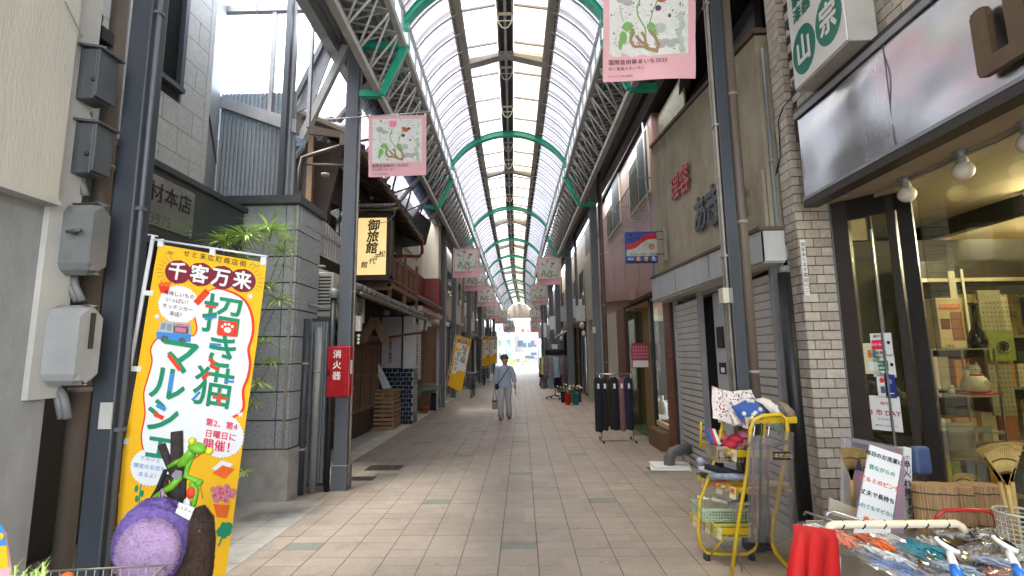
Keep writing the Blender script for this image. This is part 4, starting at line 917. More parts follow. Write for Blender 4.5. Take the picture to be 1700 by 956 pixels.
# green tarp table, pot, bicycle
t = thing('tarp_table', 'small table covered with a green tarpaulin by a grey column', 'table', (-2.85, 15, 0))
g = G(); g.box(-3.2, -2.45, 14.5, 15.3, .70, .73); part('table_top', g, 'green_tarp', t)
part('tarp', G().slab([(-3.25, 14.47, .74), (-3.0, 14.47, .40), (-2.9, 14.47, .6), (-2.45, 14.47, .66), (-2.42, 14.47, .745)], (0, -1, 0), .02), 'green_tarp', t)
part('tarp_hanging', G().slab([(-3.3, 14.6, .74), (-3.12, 14.6, .74), (-3.22, 14.6, 1.5), (-3.32, 14.6, 1.7)], (0, -1, 0), .03), 'green_tarp', t)
for x in (-3.15, -2.5):
    for y in (14.55, 15.25): part('leg', G().tube([(x, y, 0), (x, y, .7)], .018, 6), 'alu_dull', t)
single('tray', G().box(-2.95, -2.6, 14.6, 14.95, .748, .80), 'wood_crate', 'flat wooden tray lying on the green tarpaulin table', 'tray', bevel=.01)
single('flower_pot', G().lathe((-2.78, 14.35, 0), [(.075, 0), (.10, .16), (.115, .16), (.115, .2), (.10, .2), (.09, .17), (.01, .16)], 16), 'terracotta', 'small terracotta pot on the pavement under the green table', 'pot')
single('dark_bag', G().box(-2.8, -2.6, 15.0, 15.3, 0, .5), 'cloth_black', 'dark bundle standing under the green tarpaulin table', 'bundle', bevel=.04)
def bicycle(x, y, lab, grp=None):
    t = thing('bicycle', lab, 'bicycle', (x, y, 0), grp)
    for yy in (y, y + 1.05):
        w_ = part('wheel', G().tube([(x, yy + .31 * math.cos(a * .2618), .33 + .31 * math.sin(a * .2618)) for a in range(25)], .018, 6), 'black_rubber', t)
        q = G(); [q.tube([(x, yy, .33), (x, yy + .3 * math.cos(a * .785), .33 + .3 * math.sin(a * .785))], .003, 3) for a in range(8)]; part('spokes', q, 'alu', w_)
    g = G().tube([(x, y, .33), (x, y + .10, .9)], .016).tube([(x, y + .12, .78), (x, y + .62, .5), (x, y + .75, .82)], .016).tube([(x, y + .62, .5), (x, y + .5, .3), (x, y + 1.05, .33), (x, y + .72, .72)], .014).tube([(x, y + .14, .68), (x, y + .5, .3)], .016)
    part('frame', g, 'bike_black', t)
    part('handlebar', G().tube([(x - .26, y + .25, .98), (x - .2, y + .15, 1.0), (x, y + .1, .95), (x + .2, y + .15, 1.0), (x + .26, y + .25, .98)], .014), 'alu', t)
    part('saddle', G().ball((x, y + .76, .86), .10, .13, .05), 'black_rubber', t)
    q = G()
    for z in (.72, .80, .88): q.tube([(x - .15, y - .22, z), (x + .15, y - .22, z), (x + .15, y, z), (x - .15, y, z), (x - .15, y - .22, z)], .006, 4)
    for i in range(7): q.tube([(x - .15 + i * .05, y - .22, .72), (x - .15 + i * .05, y - .22, .88)], .004, 3)
    part('basket', q, 'bike_black', t); part('stand', G().tube([(x - .2, y + .95, .0), (x - .06, y + 1.05, .33), (x + .06, y + 1.05, .33), (x + .2, y + .95, 0)], .012), 'alu', t)
    part('mudguard', G().beam((x, y - .14, .66), (x, y + .1, .68), .05, .01), 'bike_black', t)
    return t
bicycle(-1.95, 19.2, 'black bicycle parked facing the camera by the leaning yellow flag')
bicycle(-2.1, 27, 'dark bicycle half hidden at the far left shopfronts')

# ================================================================ RIGHT SIDE
YX = lambda x, X, y=600: P(x, y, X=X).y
tb = thing('tan_building', 'windowless tan rendered building with grey roller shutters below', 'building', (2.4, 6.5, 0))
TX_ = 2.40; ya, yb = 4.66, 8.62
part('upper_wall', G().slab([(TX_, yb, 2.70), (TX_, ya, 2.62), (TX_, ya, 4.76), (TX_, yb, 5.28)], (-1, 0, 0), .9), 'tan_render', tb)
part('coping', G().slab([(TX_ - .03, yb, 5.345), (TX_ - .03, ya - .03, 4.825), (TX_ + .92, ya - .03, 4.825), (TX_ + .92, yb, 5.345)], (0, 0, 1), .055), 'soffit_brown', tb)
part('wall_fin', G().box(TX_ - .035, TX_ - .003, ya + .02, ya + .14, 2.72, 3.35), 'tan_render', tb)
f0, f1 = 4.36, 8.1
part('canopy_fascia', G().slab([(2.15, f1, 2.44), (2.15, f0, 2.38), (2.15, f0, 2.655), (2.15, f1, 2.80)], (-1, 0, 0), .02), 'fascia_white', tb)
part('canopy_return', G().slab([(2.152, f0, 2.38), (P(1303, 400, Y=f0).x, f0, 2.38), (P(1303, 400, Y=f0).x, f0, 2.655), (2.152, f0, 2.655)], (0, -1, 0), .02), 'fascia_white', tb)
part('canopy_soffit', G().slab([(2.175, f1, 2.43), (2.9, f1, 2.43), (2.36, f0 + .03, 2.39), (2.175, f0 + .03, 2.39)], (0, 0, 1), .02), 'shutter_metal', tb)
part('canopy_edge', G().slab([(2.13, f1, 2.835), (2.13, f0 - .02, 2.69), (2.36, f0 - .02, 2.69), (2.38, f1, 2.835)], (0, 0, 1), .032), 'soffit_brown', tb)
for k in (1, 2): y = f0 + (f1 - f0) * k / 3; part('seam', G().box(2.145, 2.1495, y, y + .006, 2.43, 2.70), 'lettering_grey', tb)
part('core', G().box(2.75, 5, 4.7, 8.6, 0, 2.62), 'interior_dark', tb)
def shutter(y0, y1, X, lab, zt=2.4, p=.088):
    t = thing('roller_shutter', lab, 'shutter', (X, (y0 + y1) / 2, 0), 'roller shutters of the tan building'); n = int((zt - .03) / p)
    for j in range(n):
        z = .03 + j * p; g = G(); g.slab([(X, y1, z), (X, y0, z), (X - .022, y0, z + p * .83), (X - .022, y1, z + p * .83)], (-1, 0, .2), .006); g.mi = 1; g.box(X - .002, X + .004, y0, y1, z + p * .84, z + p)
        part('slat', g, ['shutter_metal', 'shutter_groove'], t)
    part('guide_rail', G().box(X - .04, X + .03, y1, y1 + .045, 0, zt), 'alu_dull', t); part('guide_rail', G().box(X - .04, X + .03, y0 - .045, y0, 0, zt), 'alu_dull', t)
    part('bottom_bar', G().box(X - .02, X + .01, y0, y1, .0, .03), 'alu_dull', t)
    return t
shutter(YX(1170, 2.4) + .04, YX(1128, 2.4), 2.40, 'grey roller shutter on the far side of the dark doorway')
shutter(4.70, YX(1246, 2.4) - .05, 2.40, 'grey roller shutter behind the thick brown pipe', p=.082)
dy0, dy1 = YX(1240, 2.4), YX(1172, 2.4)
dr = thing('grey_door', 'half open grey door with a clear bag hanging in the dark doorway', 'door', (2.5, (dy0 + dy1) / 2, 0))
part('door_leaf', G().box(2.47, 2.50, YX(1207, 2.47), YX(1190, 2.47), 0, 2.34), 'fascia_white', dr); part('door_leaf', G().box(2.47, 2.50, dy0, YX(1232, 2.47), 0, 2.34), 'fascia_white', dr); part('lower_panel', G().box(2.47, 2.495, YX(1232, 2.47), YX(1207, 2.47) - .003, 0, .72), 'fascia_white', dr)
part('letter_slot', G().box(2.455, 2.47, YX(1204, 2.46), YX(1193, 2.46), 1.64, 1.9), 'wood_dark', dr); part('notice', G().box(2.462, 2.468, YX(1204, 2.46), YX(1193, 2.46), 1.32, 1.46), 'frame_black', dr)
part('lettering_card', G().box(2.460, 2.4615, YX(1202, 2.46), YX(1196, 2.46), 1.34, 1.40), 'paper_white', dr)
part('hanging_bag', G().slab([(2.52, dy0 + .28, .55), (2.52, dy0 + .10, .55), (2.5, dy0 + .16, 2.1), (2.5, dy0 + .26, 2.1)], (-1, 0, 0), .03), 'plastic_film', dr)
part('dark_interior', G().box(2.72, 2.75, dy0 - .2, dy1 + .2, 0, 2.4), 'shade_black', dr); part('header', G().box(2.40, 2.44, dy0, dy1, 2.34, 2.40), 'alu_dull', dr)  # flat board behind the door carries the doorway's shade as near-black paint
# lettering on the tan wall
nm = thing('wall_letters', 'rusty iron letters standing off the tan wall', 'letters', (2.36, 5.6, 3))
def wl(ch, x, y, sz, m, X=2.36, par=nm, bold=.03, dp=.02, sx=.95):
    p = P(x, y, X=X); text(ch, p, -EY, EZ, sz, m, par, bold=bold, align='CENTER', depth=dp, name='letter', sx=sx)
wl('あ', 1163, 360, .52, 'steel_dark'); wl('き', 1184, 345, .56, 'steel_dark'); wl('た', 1222, 335, .48, 'steel_dark')
for x, y in ((1163, 360), (1184, 345)):
    for dz in (-.12, .12): part('stand_off', G().tube([P(x, y, X=2.36) + V((0, 0, dz)), P(x, y, X=2.36) + V((.045, 0, dz))], .008, 5), 'steel_dark', nm)
rl = thing('wall_letters', 'red painted metal letters standing off the tan wall', 'letters', (2.36, 7, 3.3))
wl('理', 1121, 314, .40, 'extinguisher_red', par=rl, sx=1.05, bold=.02); wl('容', 1136, 300, .42, 'extinguisher_red', par=rl, sx=1.05, bold=.02)
for x, y in ((1121, 314), (1136, 300)):
    for dz in (-.12, 0, .12): part('stand_off', G().tube([P(x, y, X=2.36) + V((0, -.1, dz)), P(x, y, X=2.36) + V((.045, -.1, dz))], .007, 5), 'steel_dark', rl)
# blade sign
bs = thing('blade_sign', 'small projecting sign box with blue and red wave and yellow letters', 'sign', (2.0, 8, 3))
Yb = 7.9; A, B, C, D = P(1036, 385, Y=Yb), P(1090, 382, Y=Yb), P(1094, 433, Y=Yb), P(1041, 438, Y=Yb)
x0, x1, z0, z1 = (A.x + D.x) / 2, (B.x + C.x) / 2, (C.z + D.z) / 2, (A.z + B.z) / 2; w_, h_ = x1 - x0, z1 - z0
part('box_body', G().box(x0, x1, Yb, Yb + .12, z0, z1), 'blade_blue', bs, bevel=.03)
g = G(); n = 16; wav = lambda t, a: z0 + h_ * (a + .17 * math.tanh((t - .45) * 5) + .03)
g.add([(x0 + .012 + (w_ - .024) * i / n, Yb - .006, z) for i in range(n + 1) for z in (z0 + h_ * .2, wav(i / n, .55))], [(2 * i, 2 * i + 2, 2 * i + 3, 2 * i + 1) for i in range(n)]); part('white_field', g, 'blade_white', bs)
g = G(); g.add([(x0 + .012 + (w_ - .024) * i / n, Yb - .0065, z) for i in range(n + 1) for z in (wav(i / n, .54), min(wav(i / n, .72), z1 - .02))], [(2 * i, 2 * i + 2, 2 * i + 3, 2 * i + 1) for i in range(n)]); part('red_wave', g, 'blade_red', bs)
g = G().tube([(x0 + w_ * .8 + .045 * math.cos(a * .52), Yb - .010, z0 + h_ * .50 + .045 * math.sin(a * .52)) for a in range(13)], .006, 5); part('ring', g, 'blade_red', bs); text('秋', (x0 + w_ * .8, Yb - .008, z0 + h_ * .50), EX, EZ, .06, 'blade_red', bs, bold=.02, align='CENTER')
text('めがね・時計・貴金属', (x0 + w_ * .55, Yb - .008, z0 + h_ * .245), EX, EZ, .045, 'lettering_black', bs, align='CENTER')
for ch, f, m in (('あ', .38, 'flag_yellow'), ('き', .62, 'flag_yellow'), ('た', .86, 'white_print')): text(ch, (x0 + w_ * f, Yb - .008, z0 + h_ * .10), EX, EZ, .085, m, bs, bold=.03, align='CENTER')
text('時計', (x0 + w_ * .15, Yb - .008, z0 + h_ * .10), EX, EZ, .05, 'white_print', bs, align='CENTER')
part('mount', G().box(2.32, 2.36, Yb - .05, Yb - .01, z0 + .02, z1 + .05), 'rail_beam', bs)
for f in (.25, .72, .98): part('bracket_arm', G().tube([(x1 - .02, Yb + .03, z0 + h_ * f), (2.33, Yb - .02, z0 + h_ * f)], .008, 5), 'steel_dark', bs)

# pink clad building
pk = thing('pink_building', 'dull pink clad building with two barred windows upstairs', 'building', (2.45, 11.5, 0))
part('upper_cladding', G().slab([(2.44, 14.3, 2.68), (2.44, 8.66, 2.68), (2.44, 8.66, 6.3), (2.44, 14.3, 6.3)], (-1, 0, 0), 2.), 'pink_cladding', pk)
part('projecting_cladding', G().slab([(2.28, 14.3, 3.1), (2.28, 10.4, 2.72), (2.28, 10.4, 2.95), (2.28, 14.3, 3.3)], (-1, 0, 0), .15), 'pink_cladding', pk)
[part('cladding_joint', G().box(2.436, 2.4385, 8.7 + k * 1.4, 8.704 + k * 1.4, 2.7, 6.2), 'wood_dark', pk) for k in range(5)]
part('overhang_edge', G().box(2.30, 2.44, 8.64, 10.6, 2.62, 2.68), 'wood_dark', pk)
def barred(y0, y1, z0, z1, Xw=2.44):
    wn = part('window_frame', G().box(Xw - .03, Xw - .002, y0, y1, z0, z1), 'rail_cream', pk)
    m = (y0 + y1) / 2
    part('pane', G().box(Xw - .036, Xw - .031, y0 + .05, m - .03, z0 + .05, z1 - .05), 'fascia_dark', wn); part('pane', G().box(Xw - .036, Xw - .031, m + .03, y1 - .05, z0 + .05, z1 - .05), 'window_glass', wn)
    part('curtain', G().box(Xw - .0308, Xw - .0302, y0 + .05, y1 - .05, z0 + .05, z1 - .05), 'ac_white', wn)
    gl = part('window_guard', G().tube([(Xw - .3, y0 - .05, z0 + .25), (Xw - .3, y1 + .05, z0 + .25)], .012, 6).tube([(Xw - .3, y0 - .05, z0 + .25), (Xw, y0 - .05, z0 + .25)], .01, 6).tube([(Xw - .3, y1 + .05, z0 + .25), (Xw, y1 + .05, z0 + .25)], .01, 6), 'alu_dull', pk)
    for k in range(12):
        y = lerp(y0 - .03, y1 + .03, k / 11); part('guard_bar', G().tube([(Xw - .3, y, z0 + .25), (Xw - .3, y, z0 - .25), (Xw - .25, y, z0 - .34), (Xw - .12, y, z0 - .37), (Xw, y, z0 - .37)], .007, 5), 'alu_dull', gl)
barred(P(1078, 250, X=2.44).y, P(1043, 300, X=2.44).y - .15, P(1060, 345, X=2.44).z, P(1060, 237, X=2.44).z)
barred(P(1029, 300, X=2.44).y, P(1007, 330, X=2.44).y, P(1020, 385, X=2.44).z, P(1020, 295, X=2.44).z)
single('conduit', G().tube([P(1064, 150, X=2.38), P(1072, 300, X=2.38), P(1083, 400, X=2.38), P(1086, 478, X=2.38)], .018, 7), 'alu_dull', 'thin grey conduit running down between the pink cladding and the tan wall', 'conduit')
# pink building ground floor
X0 = 2.40
part('tile_core', G().box(X0 + .012, X0 + .3, 8.02, YX(1107, X0), 0, 2.62), 'mortar', pk)
yy = [8.05 + k * .098 for k in range(int((YX(1107, X0) - 8.05) / .098) + 1)]
for i in range(24):
    for y in yy: part('tile', G().box(X0, X0 + .013, y, y + .09, .02 + i * .105, .118 + i * .105), 'brown_tile', pk)
y_a, y_b, y_c, y_d = YX(1107, X0), YX(1084, X0), YX(1043, X0), YX(1030, X0)
part('display_window', G().box(X0 + .02, X0 + .03, y_a, y_b, .42, 2.55), 'window_glass', pk); part('display_back', G().box(X0 + .75, X0 + .8, y_a - .3, y_b + .3, .0, 2.6), 'interior_beige', pk); part('display_floor', G().box(X0 + .01, X0 + .75, y_a, y_b, .32, .40), 'box_cream', pk)
part('display_step', G().box(X0 - .16, X0 + .3, y_a + .02, y_b - .05, 0, .30), 'wood_brown', pk, bevel=.01)
part('window_post', G().box(X0 - .01, X0 + .05, y_b, y_b + .10, 0, 2.66), 'frame_black', pk)
part('entrance_floor', G().box(X0 - .02, X0 + .8, y_b + .1, y_c, .002, .03), 'green_tarp', pk); part('entrance_wall', G().slab([(X0 + .35, y_c, 0), (X0 + .06, y_b + .12, 0), (X0 + .06, y_b + .12, 2.6), (X0 + .35, y_c, 2.6)], (-1, 0, 0), .03), 'interior_beige', pk)
part('ceiling', G().box(X0, X0 + .8, y_a, y_c, 2.56, 2.6), 'interior_beige', pk)
g = G(); k = int((y_d - y_c) / .09)
part('brick_core', G().box(X0 - .04, X0 + .4, y_c, y_d, 0, 2.66), 'mortar', pk)
for i in range(k): part('ribbed_tile', G().box(X0 - .06, X0 - .038, y_c + i * .09 + .006, y_c + (i + 1) * .09 - .006, 0.02, 2.64), 'brown_tile', pk)
part('cream_strip', G().box(X0 - .04, X0 + .4, y_d, 14.3, 0, 2.66), 'plaster_cream', pk)
part('red_mat', G().box(X0 + .1, X0 + .7, y_a + .02, y_b - .02, .401, .41), 'red_cloth', pk)
for k, (px_, h) in enumerate(((1092, .28), (1100, .36))):
    p = P(px_, 700, X=X0 + .35); single('ornament', G().lathe((p.x, p.y, .401), [(.06, 0), (.10, h * .3), (.09, h * .6), (.04, h * .75), (.05, h)], 14), 'ceramic_white', ('short' if k == 0 else 'tall') + ' white ornament in the display window above the brown step', 'ornament')
ps = thing('poster', 'dark red calendar poster with white script on the beige wall', 'poster', (2.4, 9.8, 1.6))
Yp = P(1062, 590, X=X0 - .0).y; a, c = P(1048, 570, Y=9.9), P(1077, 610, Y=9.9)
part('sheet', G().box(a.x - .0, c.x, 9.88, 9.89, c.z, a.z), 'poster_red', ps); part('white_band', G().box(a.x + .01, c.x - .01, 9.875, 9.879, c.z + .01, c.z + .14), 'paper_white', ps)
for i in range(4): text('ささささささ', ((a.x + c.x) / 2, 9.878, a.z - .08 - i * .065), EX, EZ, .05, 'paper_white', ps, align='CENTER')
part('glass_door', G().box(a.x - .04, c.x + .04, 9.90, 9.91, .03, 2.5), 'shop_glass', pk)
# elbow pipe and sheet on the ground
t = thing('elbow_pipe', 'fat grey elbow pipe lying at the foot of the shutter', 'pipe', (2.2, 7.4, 0)); part('pipe', G().tube([(2.36, 7.35, .22), (2.22, 7.30, .23), (2.10, 7.27, .20), (2.05, 7.26, .12), (2.04, 7.26, .0)], .075, 12), 'lettering_grey', t)
g = G(); n = 6; single('crumpled_sheet', G().slab([(1.72, 7.02, .018), (2.25, 6.95, .02), (2.38, 7.45, .022), (1.85, 7.6, .018)], (0, 0, 1), .012).box(1.8, 2.2, 7.1, 7.4, .022, .034), 'paper_white', 'crumpled pale plastic sheet on the pavement under the elbow pipe', 'sheet')

# cream entrance building and houses beyond
ch = thing('cream_building', 'cream walled building with a tall dark entrance, beyond the pink one', 'building', (2.3, 16, 0))
part('upper_wall', G().box(2.30, 5, 14.35, 17.6, 2.75, 5.0), 'plaster_cream', ch); part('roof_band', G().box(2.35, 5, 14.35, 17.6, 5.0, 6.1), 'interior_dark', ch)
part('pier', G().box(2.30, 2.6, 14.35, 14.75, 0, 2.75), 'plaster_cream', ch); part('pier', G().box(2.30, 2.6, 17.3, 17.6, 0, 2.75), 'plaster_cream', ch); part('dark_entrance', G().box(2.6, 2.7, 14.7, 17.3, 0, 2.75), 'shade_black', ch)  # entrance depth is a flat board, its shade painted near-black
part('joint', G().box(2.292, 2.299, 14.4, 17.5, 3.8, 3.81), 'pipe_brown', ch)
part('entrance_door', G().box(2.5, 2.55, 15.6, 16.6, 0, 2.2), 'frame_brown', ch)
far_house(1, 17.7, 22.4, 2.35, 'far_facade', 'wood_dark', 'brown shop house with hanging lanterns beyond the cream building', 2.9, 6, 'white_paint', None, 'interior_dark', 2)
far_house(1, 22.5, 27.5, 2.3, 'tan_render', 'fascia_dark', 'tan shop house behind the round clothes rack', 3.1, 6, 'fascia_white', 'awning_strip', 'interior_dark', 3)
far_house(1, 27.6, 33, 2.25, 'wood_dark', 'concrete', 'dark timber shop house in the middle of the right row', 2.8, 6, 'white_paint', None, 'interior_dark', 3)
far_house(1, 33.1, 40, 2.2, 'far_facade', 'red_paint', 'brown shop house with a red pier near the far right end', 2.9, 6, 'blade_white', None, 'interior_dark', 3)
far_house(1, 40.1, 50, 2.2, 'cream_wall', 'white_paint', 'pale shop house at the far right end of the arcade', 3.0, 6, 'red_paint', None, 'interior_dark', 5)
dk = thing('dark_loft', 'loft space above the tan wall, its darkness painted near black', 'loft', (3.5, 6, 5.5))
part('back_wall', G().box(4.2, 4.3, .0, 14.3, 2.7, 6.6), 'shade_black', dk); part('roof_deck', G().box(2.36, 4.3, -4, 50, 6.0, 6.1), 'shade_black', dk); part('beam', G().beam((1.95, 5.0, 5.9), (3.2, 9.4, 5.6), .16, .2), 'interior_dark', dk)  # back wall and deck shut out the sky, their shade painted near-black
part('loft_wall', G().box(2.9, 3.0, 5.6, 8.6, 4.6, 5.9), 'interior_dark', dk)
part('window', G().box(2.55, 2.58, 7.2, 8.6, 5.0, 5.9), 'shop_goods', dk)

# ---- brick pillar and household goods shop
bp = thing('brick_pillar', 'pillar of glossy cream bricks with dark joints beside the shop window', 'pillar', (2.5, 4.4, 0))
part('mortar_core', G().box(2.508, 2.80, 4.408, 4.60, 0, 6.5), 'mortar', bp); BH = .083
for i in range(64):
    z = .02 + i * BH; o_ = (i % 2) * .07
    xs = [2.50, 2.50 + .135 + o_ - .0, 2.80] if i % 2 == 0 else [2.50, 2.50 + .065, 2.50 + .20, 2.80]
    for a, c in zip(xs, xs[1:]): part('brick', G().box(a + (0 if a == 2.5 else .004), c - .004, 4.40, 4.412, z, z + BH - .009), 'brick_cream', bp)
    ys_ = [4.40, 4.50, 4.61] if i % 2 else [4.40, 4.46, 4.61]
    for a, c in zip(ys_, ys_[1:]): part('brick', G().box(2.498, 2.509, a + (.0125 if a == 4.4 else .004), c - .004, z, z + BH - .009), 'brick_cream', bp)
part('edge_strip', G().box(2.802, 2.825, 4.395, 4.60, 0, 2.95), 'alu_dull', bp)
vp = thing('name_plate', 'narrow white upright plate with tiny black lettering on the brick pillar', 'sign', (2.5, 4.39, 2))
a, c = P(1314, 398, Y=4.385), P(1329, 491, Y=4.385)
part('plate', G().box(2.505, 2.55, 4.385, 4.394, c.z, a.z), 'white_print', vp); vtext('貸家あります電話八二', (2.528, 4.385, (a.z + c.z) / 2), EX, EZ, .04, 'lettering_black', vp, line=1.15)
bw = thing('brick_wall', 'upper wall of pale bricks above the steel shop canopy', 'wall', (2.6, 3, 4.2))
part('mortar_core', G().box(2.562, 3.3, .6, 4.39, 3.5, 6.5), 'mortar', bw)
for i in range(17):
    for j in range(17):
        y0 = 2.0 + j * .14 - (.07 if i % 2 else 0)
        if 3.72 + i * BH < 5.2 and y0 > 1.95: part('brick', G().box(2.55, 2.565, y0, min(y0 + .131, 4.386), 3.70 + i * BH, 3.70 + (i + 1) * BH - .009), 'brick_cream', bw)
g = G()
for i in range(34):
    for j in range(10): y0 = .6 + j * .14; g.box(2.55, 2.565, y0, y0 + .131, 3.70 + i * BH, 3.70 + (i + 1) * BH - .009)
for i in range(17, 34):
    for j in range(17): y0 = 2.0 + j * .14; g.box(2.55, 2.565, y0, y0 + .131, 3.70 + i * BH, 3.70 + (i + 1) * BH - .009)
part('brickwork', g, 'brick_cream', bw, kind='stuff')
# canopy with dented stainless fascia
cn = thing('shop_canopy', 'dented stainless steel canopy fascia over the household goods shop', 'canopy', (2.45, 2, 3.2))
n, m_ = 60, 14; vs = []; yA, yB, zA, zB = 4.15, -2.0, 2.885, 3.65
for i in range(n + 1):
    for j in range(m_ + 1):
        y = lerp(yA, yB, i / n); z = lerp(zA, zB, j / m_); d = .013 * math.sin(y * 4.1 + z * 3.0 + math.sin(z * 7)) + .005 * math.sin(y * 11 - z * 6 + 1) + .003 * math.sin(y * 3.3 + z * 14)
        ed = min(1, min(j, m_ - j) / 3) * min(1, i / 3 + .1)
        vs.append((2.45 + d * ed, y, z))
g = G(); g.smooth = True; g.add(vs, [(i * (m_ + 1) + j, (i + 1) * (m_ + 1) + j, (i + 1) * (m_ + 1) + j + 1, i * (m_ + 1) + j + 1) for i in range(n) for j in range(m_)]); part('steel_sheet', g, 'stainless', cn)
part('return_end', G().box(2.452, 2.80, 4.13, 4.152, 2.885, 3.65), 'alu_dull', cn)
part('top_trim', G().box(2.43, 2.58, -2, 4.17, 3.652, 3.69), 'frame_black', cn); part('top_trim_steel', G().box(2.425, 2.44, -2, 4.17, 3.60, 3.651), 'alu_dull', cn)
part('bottom_trim', G().box(2.44, 2.56, -2, 4.16, 2.80, 2.884), 'frame_brown', cn); part('bottom_channel', G().box(2.435, 2.47, -2, 4.16, 2.86, 2.884), 'alu_dull', cn)
for k in range(6): y = 3.1 - k * .95; part('panel_seam', G().box(2.442, 2.448, y, y + .006, 2.9, 3.64), 'lettering_grey', cn)
part('soffit', G().box(2.56, 3.9, -2, 4.38, 2.90, 2.93), 'shop_ceiling', cn)
for k, (y, lab) in enumerate(((3.73, 'white globe lamp under the canopy nearest the brick pillar'), (3.24, 'second white globe lamp under the canopy'), (2.80, 'white globe lamp under the canopy at the photo edge'))):
    t = thing('globe_lamp', lab, 'lamp', (2.98, y, 2.8), 'unlit globe lamps under the shop canopy'); part('holder', G().lathe((2.98, y, 2.9), [(.048, 0), (.030, -.02), (.028, -.05), (.036, -.075)], 14), 'alu_dull', t); part('globe', G().ball((2.98, y, 2.765), .062, n=18, m=12), 'globe_white', t)
single('cable', G().tube([(2.98, 3.7, 2.885), (3.0, 3.5, 2.87), (3.0, 3.24, 2.885), (3.0, 3.0, 2.86), (2.99, 2.8, 2.885)], .004, 4), 'lettering_grey', 'thin cable sagging between the globe lamps', 'cable')
# big letter on the fascia
t = thing('shop_letter', 'large brown block letter on the steel fascia at the photo edge', 'letter', (2.36, 2.3, 3.3))
p = P(1683, 45, X=2.40); text('山', (2.41, p.y - .02, p.z + .02), -EY, EZ, .50, 'bronze', t, bold=.05, align='CENTER', depth=.035, name='letter')
# green and white hanging sign
gs = thing('hanging_sign', 'white sign box with two green ovals hanging over the shop canopy', 'sign', (2.3, 3.5, 3.9))
y0, y1 = 3.20, 3.88; z0, z1 = 3.705, 4.95
part('box_body', G().box(2.30, 2.50, y0, y1, z0, z1), 'cream_trim', gs, bevel=.008); part('face', G().box(2.290, 2.2995, y0 + .012, y1 - .012, z0 + .015, z1 - .015), 'white_paint', gs)
for k, (cyy, ch_) in enumerate(((y1 - .18, '山'), (y0 + .18, '宗'))):
    zc = z0 + .27 + (0.03 if k else 0); g = G(); g.add([(2.2885, cyy + .155 * math.cos(a * .2618), zc + .20 * math.sin(a * .2618)) for a in range(24)], [tuple(range(24))]); part('oval', g, 'sign_green', gs)
    text(ch_, (2.2875, cyy, zc - .01), -EY, EZ, .25, 'white_print', gs, bold=.035, align='CENTER', sx=.8)
text('家庭\n漆器', (2.289, y1 - .2, z0 + .66), -EY, EZ, .12, 'sign_green', gs, bold=.03, align='CENTER'); g = G()
text('か', (2.289, y0 + .24, z0 + .66), -EY, EZ, .2, 'lettering_grey', gs, align='CENTER')
for z in (3.75, 4.3): part('bracket', G().box(2.30, 2.56, y1, y1 + .05, z, z + .08), 'steel_dark', gs)
single('cable', G().tube([P(1324, 150, X=2.46), P(1300, 178, X=2.47), P(1292, 200, X=2.49), P(1296, 260, X=2.49), P(1288, 290, X=2.49)], .006, 5), 'black_rubber', 'black cable drooping from the green and white sign down the bricks', 'cable')
# black post with caged lamp
t = thing('post_lamp', 'grey caged lamp head on a thick black post by the bricks', 'lamp', (2.40, 4.5, 0)); Xp = 2.36; yp = P(1300, 440, X=Xp).y
part('post', G().tube([(Xp, yp, 0), (Xp, yp, 2.28)], [.06, .052], 12), 'black_rubber', t); part('collar', G().tube([(Xp, yp, 2.28), (Xp, yp, 2.34)], .05, 12), 'pipe_grey', t)
part('head', G().lathe((Xp, yp, 2.40), [(.05, 0), (.055, .01), (.05, .12), (.02, .135)], 14), 'pipe_grey', t)
for k in range(6): a = k * 1.047; part('cage_wire', G().tube([(Xp + .045 * math.cos(a), yp + .045 * math.sin(a), 2.34), (Xp + .055 * math.cos(a), yp + .055 * math.sin(a), 2.37), (Xp + .045 * math.cos(a), yp + .045 * math.sin(a), 2.40)], .003, 4), 'alu', t)
downpipe(2.45, 4.63, .018, 'pipe_grey', 'slim grey conduit up the edge of the brick pillar', 4.6, clips=(1.5, 2.6, 3.4))

# shop front
sf = thing('goods_shop', 'household goods shop with angled glass entrance and display window', 'shop', (3.1, 3.9, 0))
def wallq(p, q, z0, z1, th=.04): # vertical slab between plan points p and q
    p, q = V((*p, 0)), V((*q, 0)); d = (q - p).normalized(); n = V((-d.y, d.x, 0)) * th / 2
    return [(p + n), (q + n), (q - n), (p - n)], z0, z1
def vslab(g, p, q, z0, z1, th=.04):
    c, a, b = wallq(p, q, z0, z1, th); g.add([c_ + EZ * a for c_ in c] + [c_ + EZ * b for c_ in c], [(3, 2, 1, 0), (4, 5, 6, 7), (0, 1, 5, 4), (1, 2, 6, 5), (2, 3, 7, 6), (3, 0, 4, 7)]); return g
A0, A1, A2 = (2.85, 4.36), (3.08, 4.02), (3.20, 3.90)
part('door_frame', vslab(vslab(G(), (2.83, 4.40), (2.90, 4.30), 0, 2.9, .06), (3.06, 4.06), (3.09, 4.01), 0, 2.9, .05), 'frame_brown', sf)
part('door_header', vslab(G(), (2.83, 4.40), (3.10, 4.0), 2.72, 2.895, .05), 'frame_black', sf)
part('door_glass', vslab(G(), (2.90, 4.30), (2.985, 4.17), .06, 2.72, .008), 'shop_glass', sf); part('door_glass', vslab(G(), (2.99, 4.16), (3.06, 4.05), .06, 2.72, .008), 'shop_glass', sf)
part('door_stile', vslab(G(), (2.982, 4.172), (2.992, 4.158), 0, 2.72, .03), 'frame_black', sf); part('stile_chrome', vslab(G(), (2.975, 4.16), (2.982, 4.15), 0.3, 2.6, .01), 'alu', sf)
part('corner_mullion', vslab(G(), (3.095, 3.995), (3.15, 3.91), 0, 2.9, .03), 'frame_black', sf)
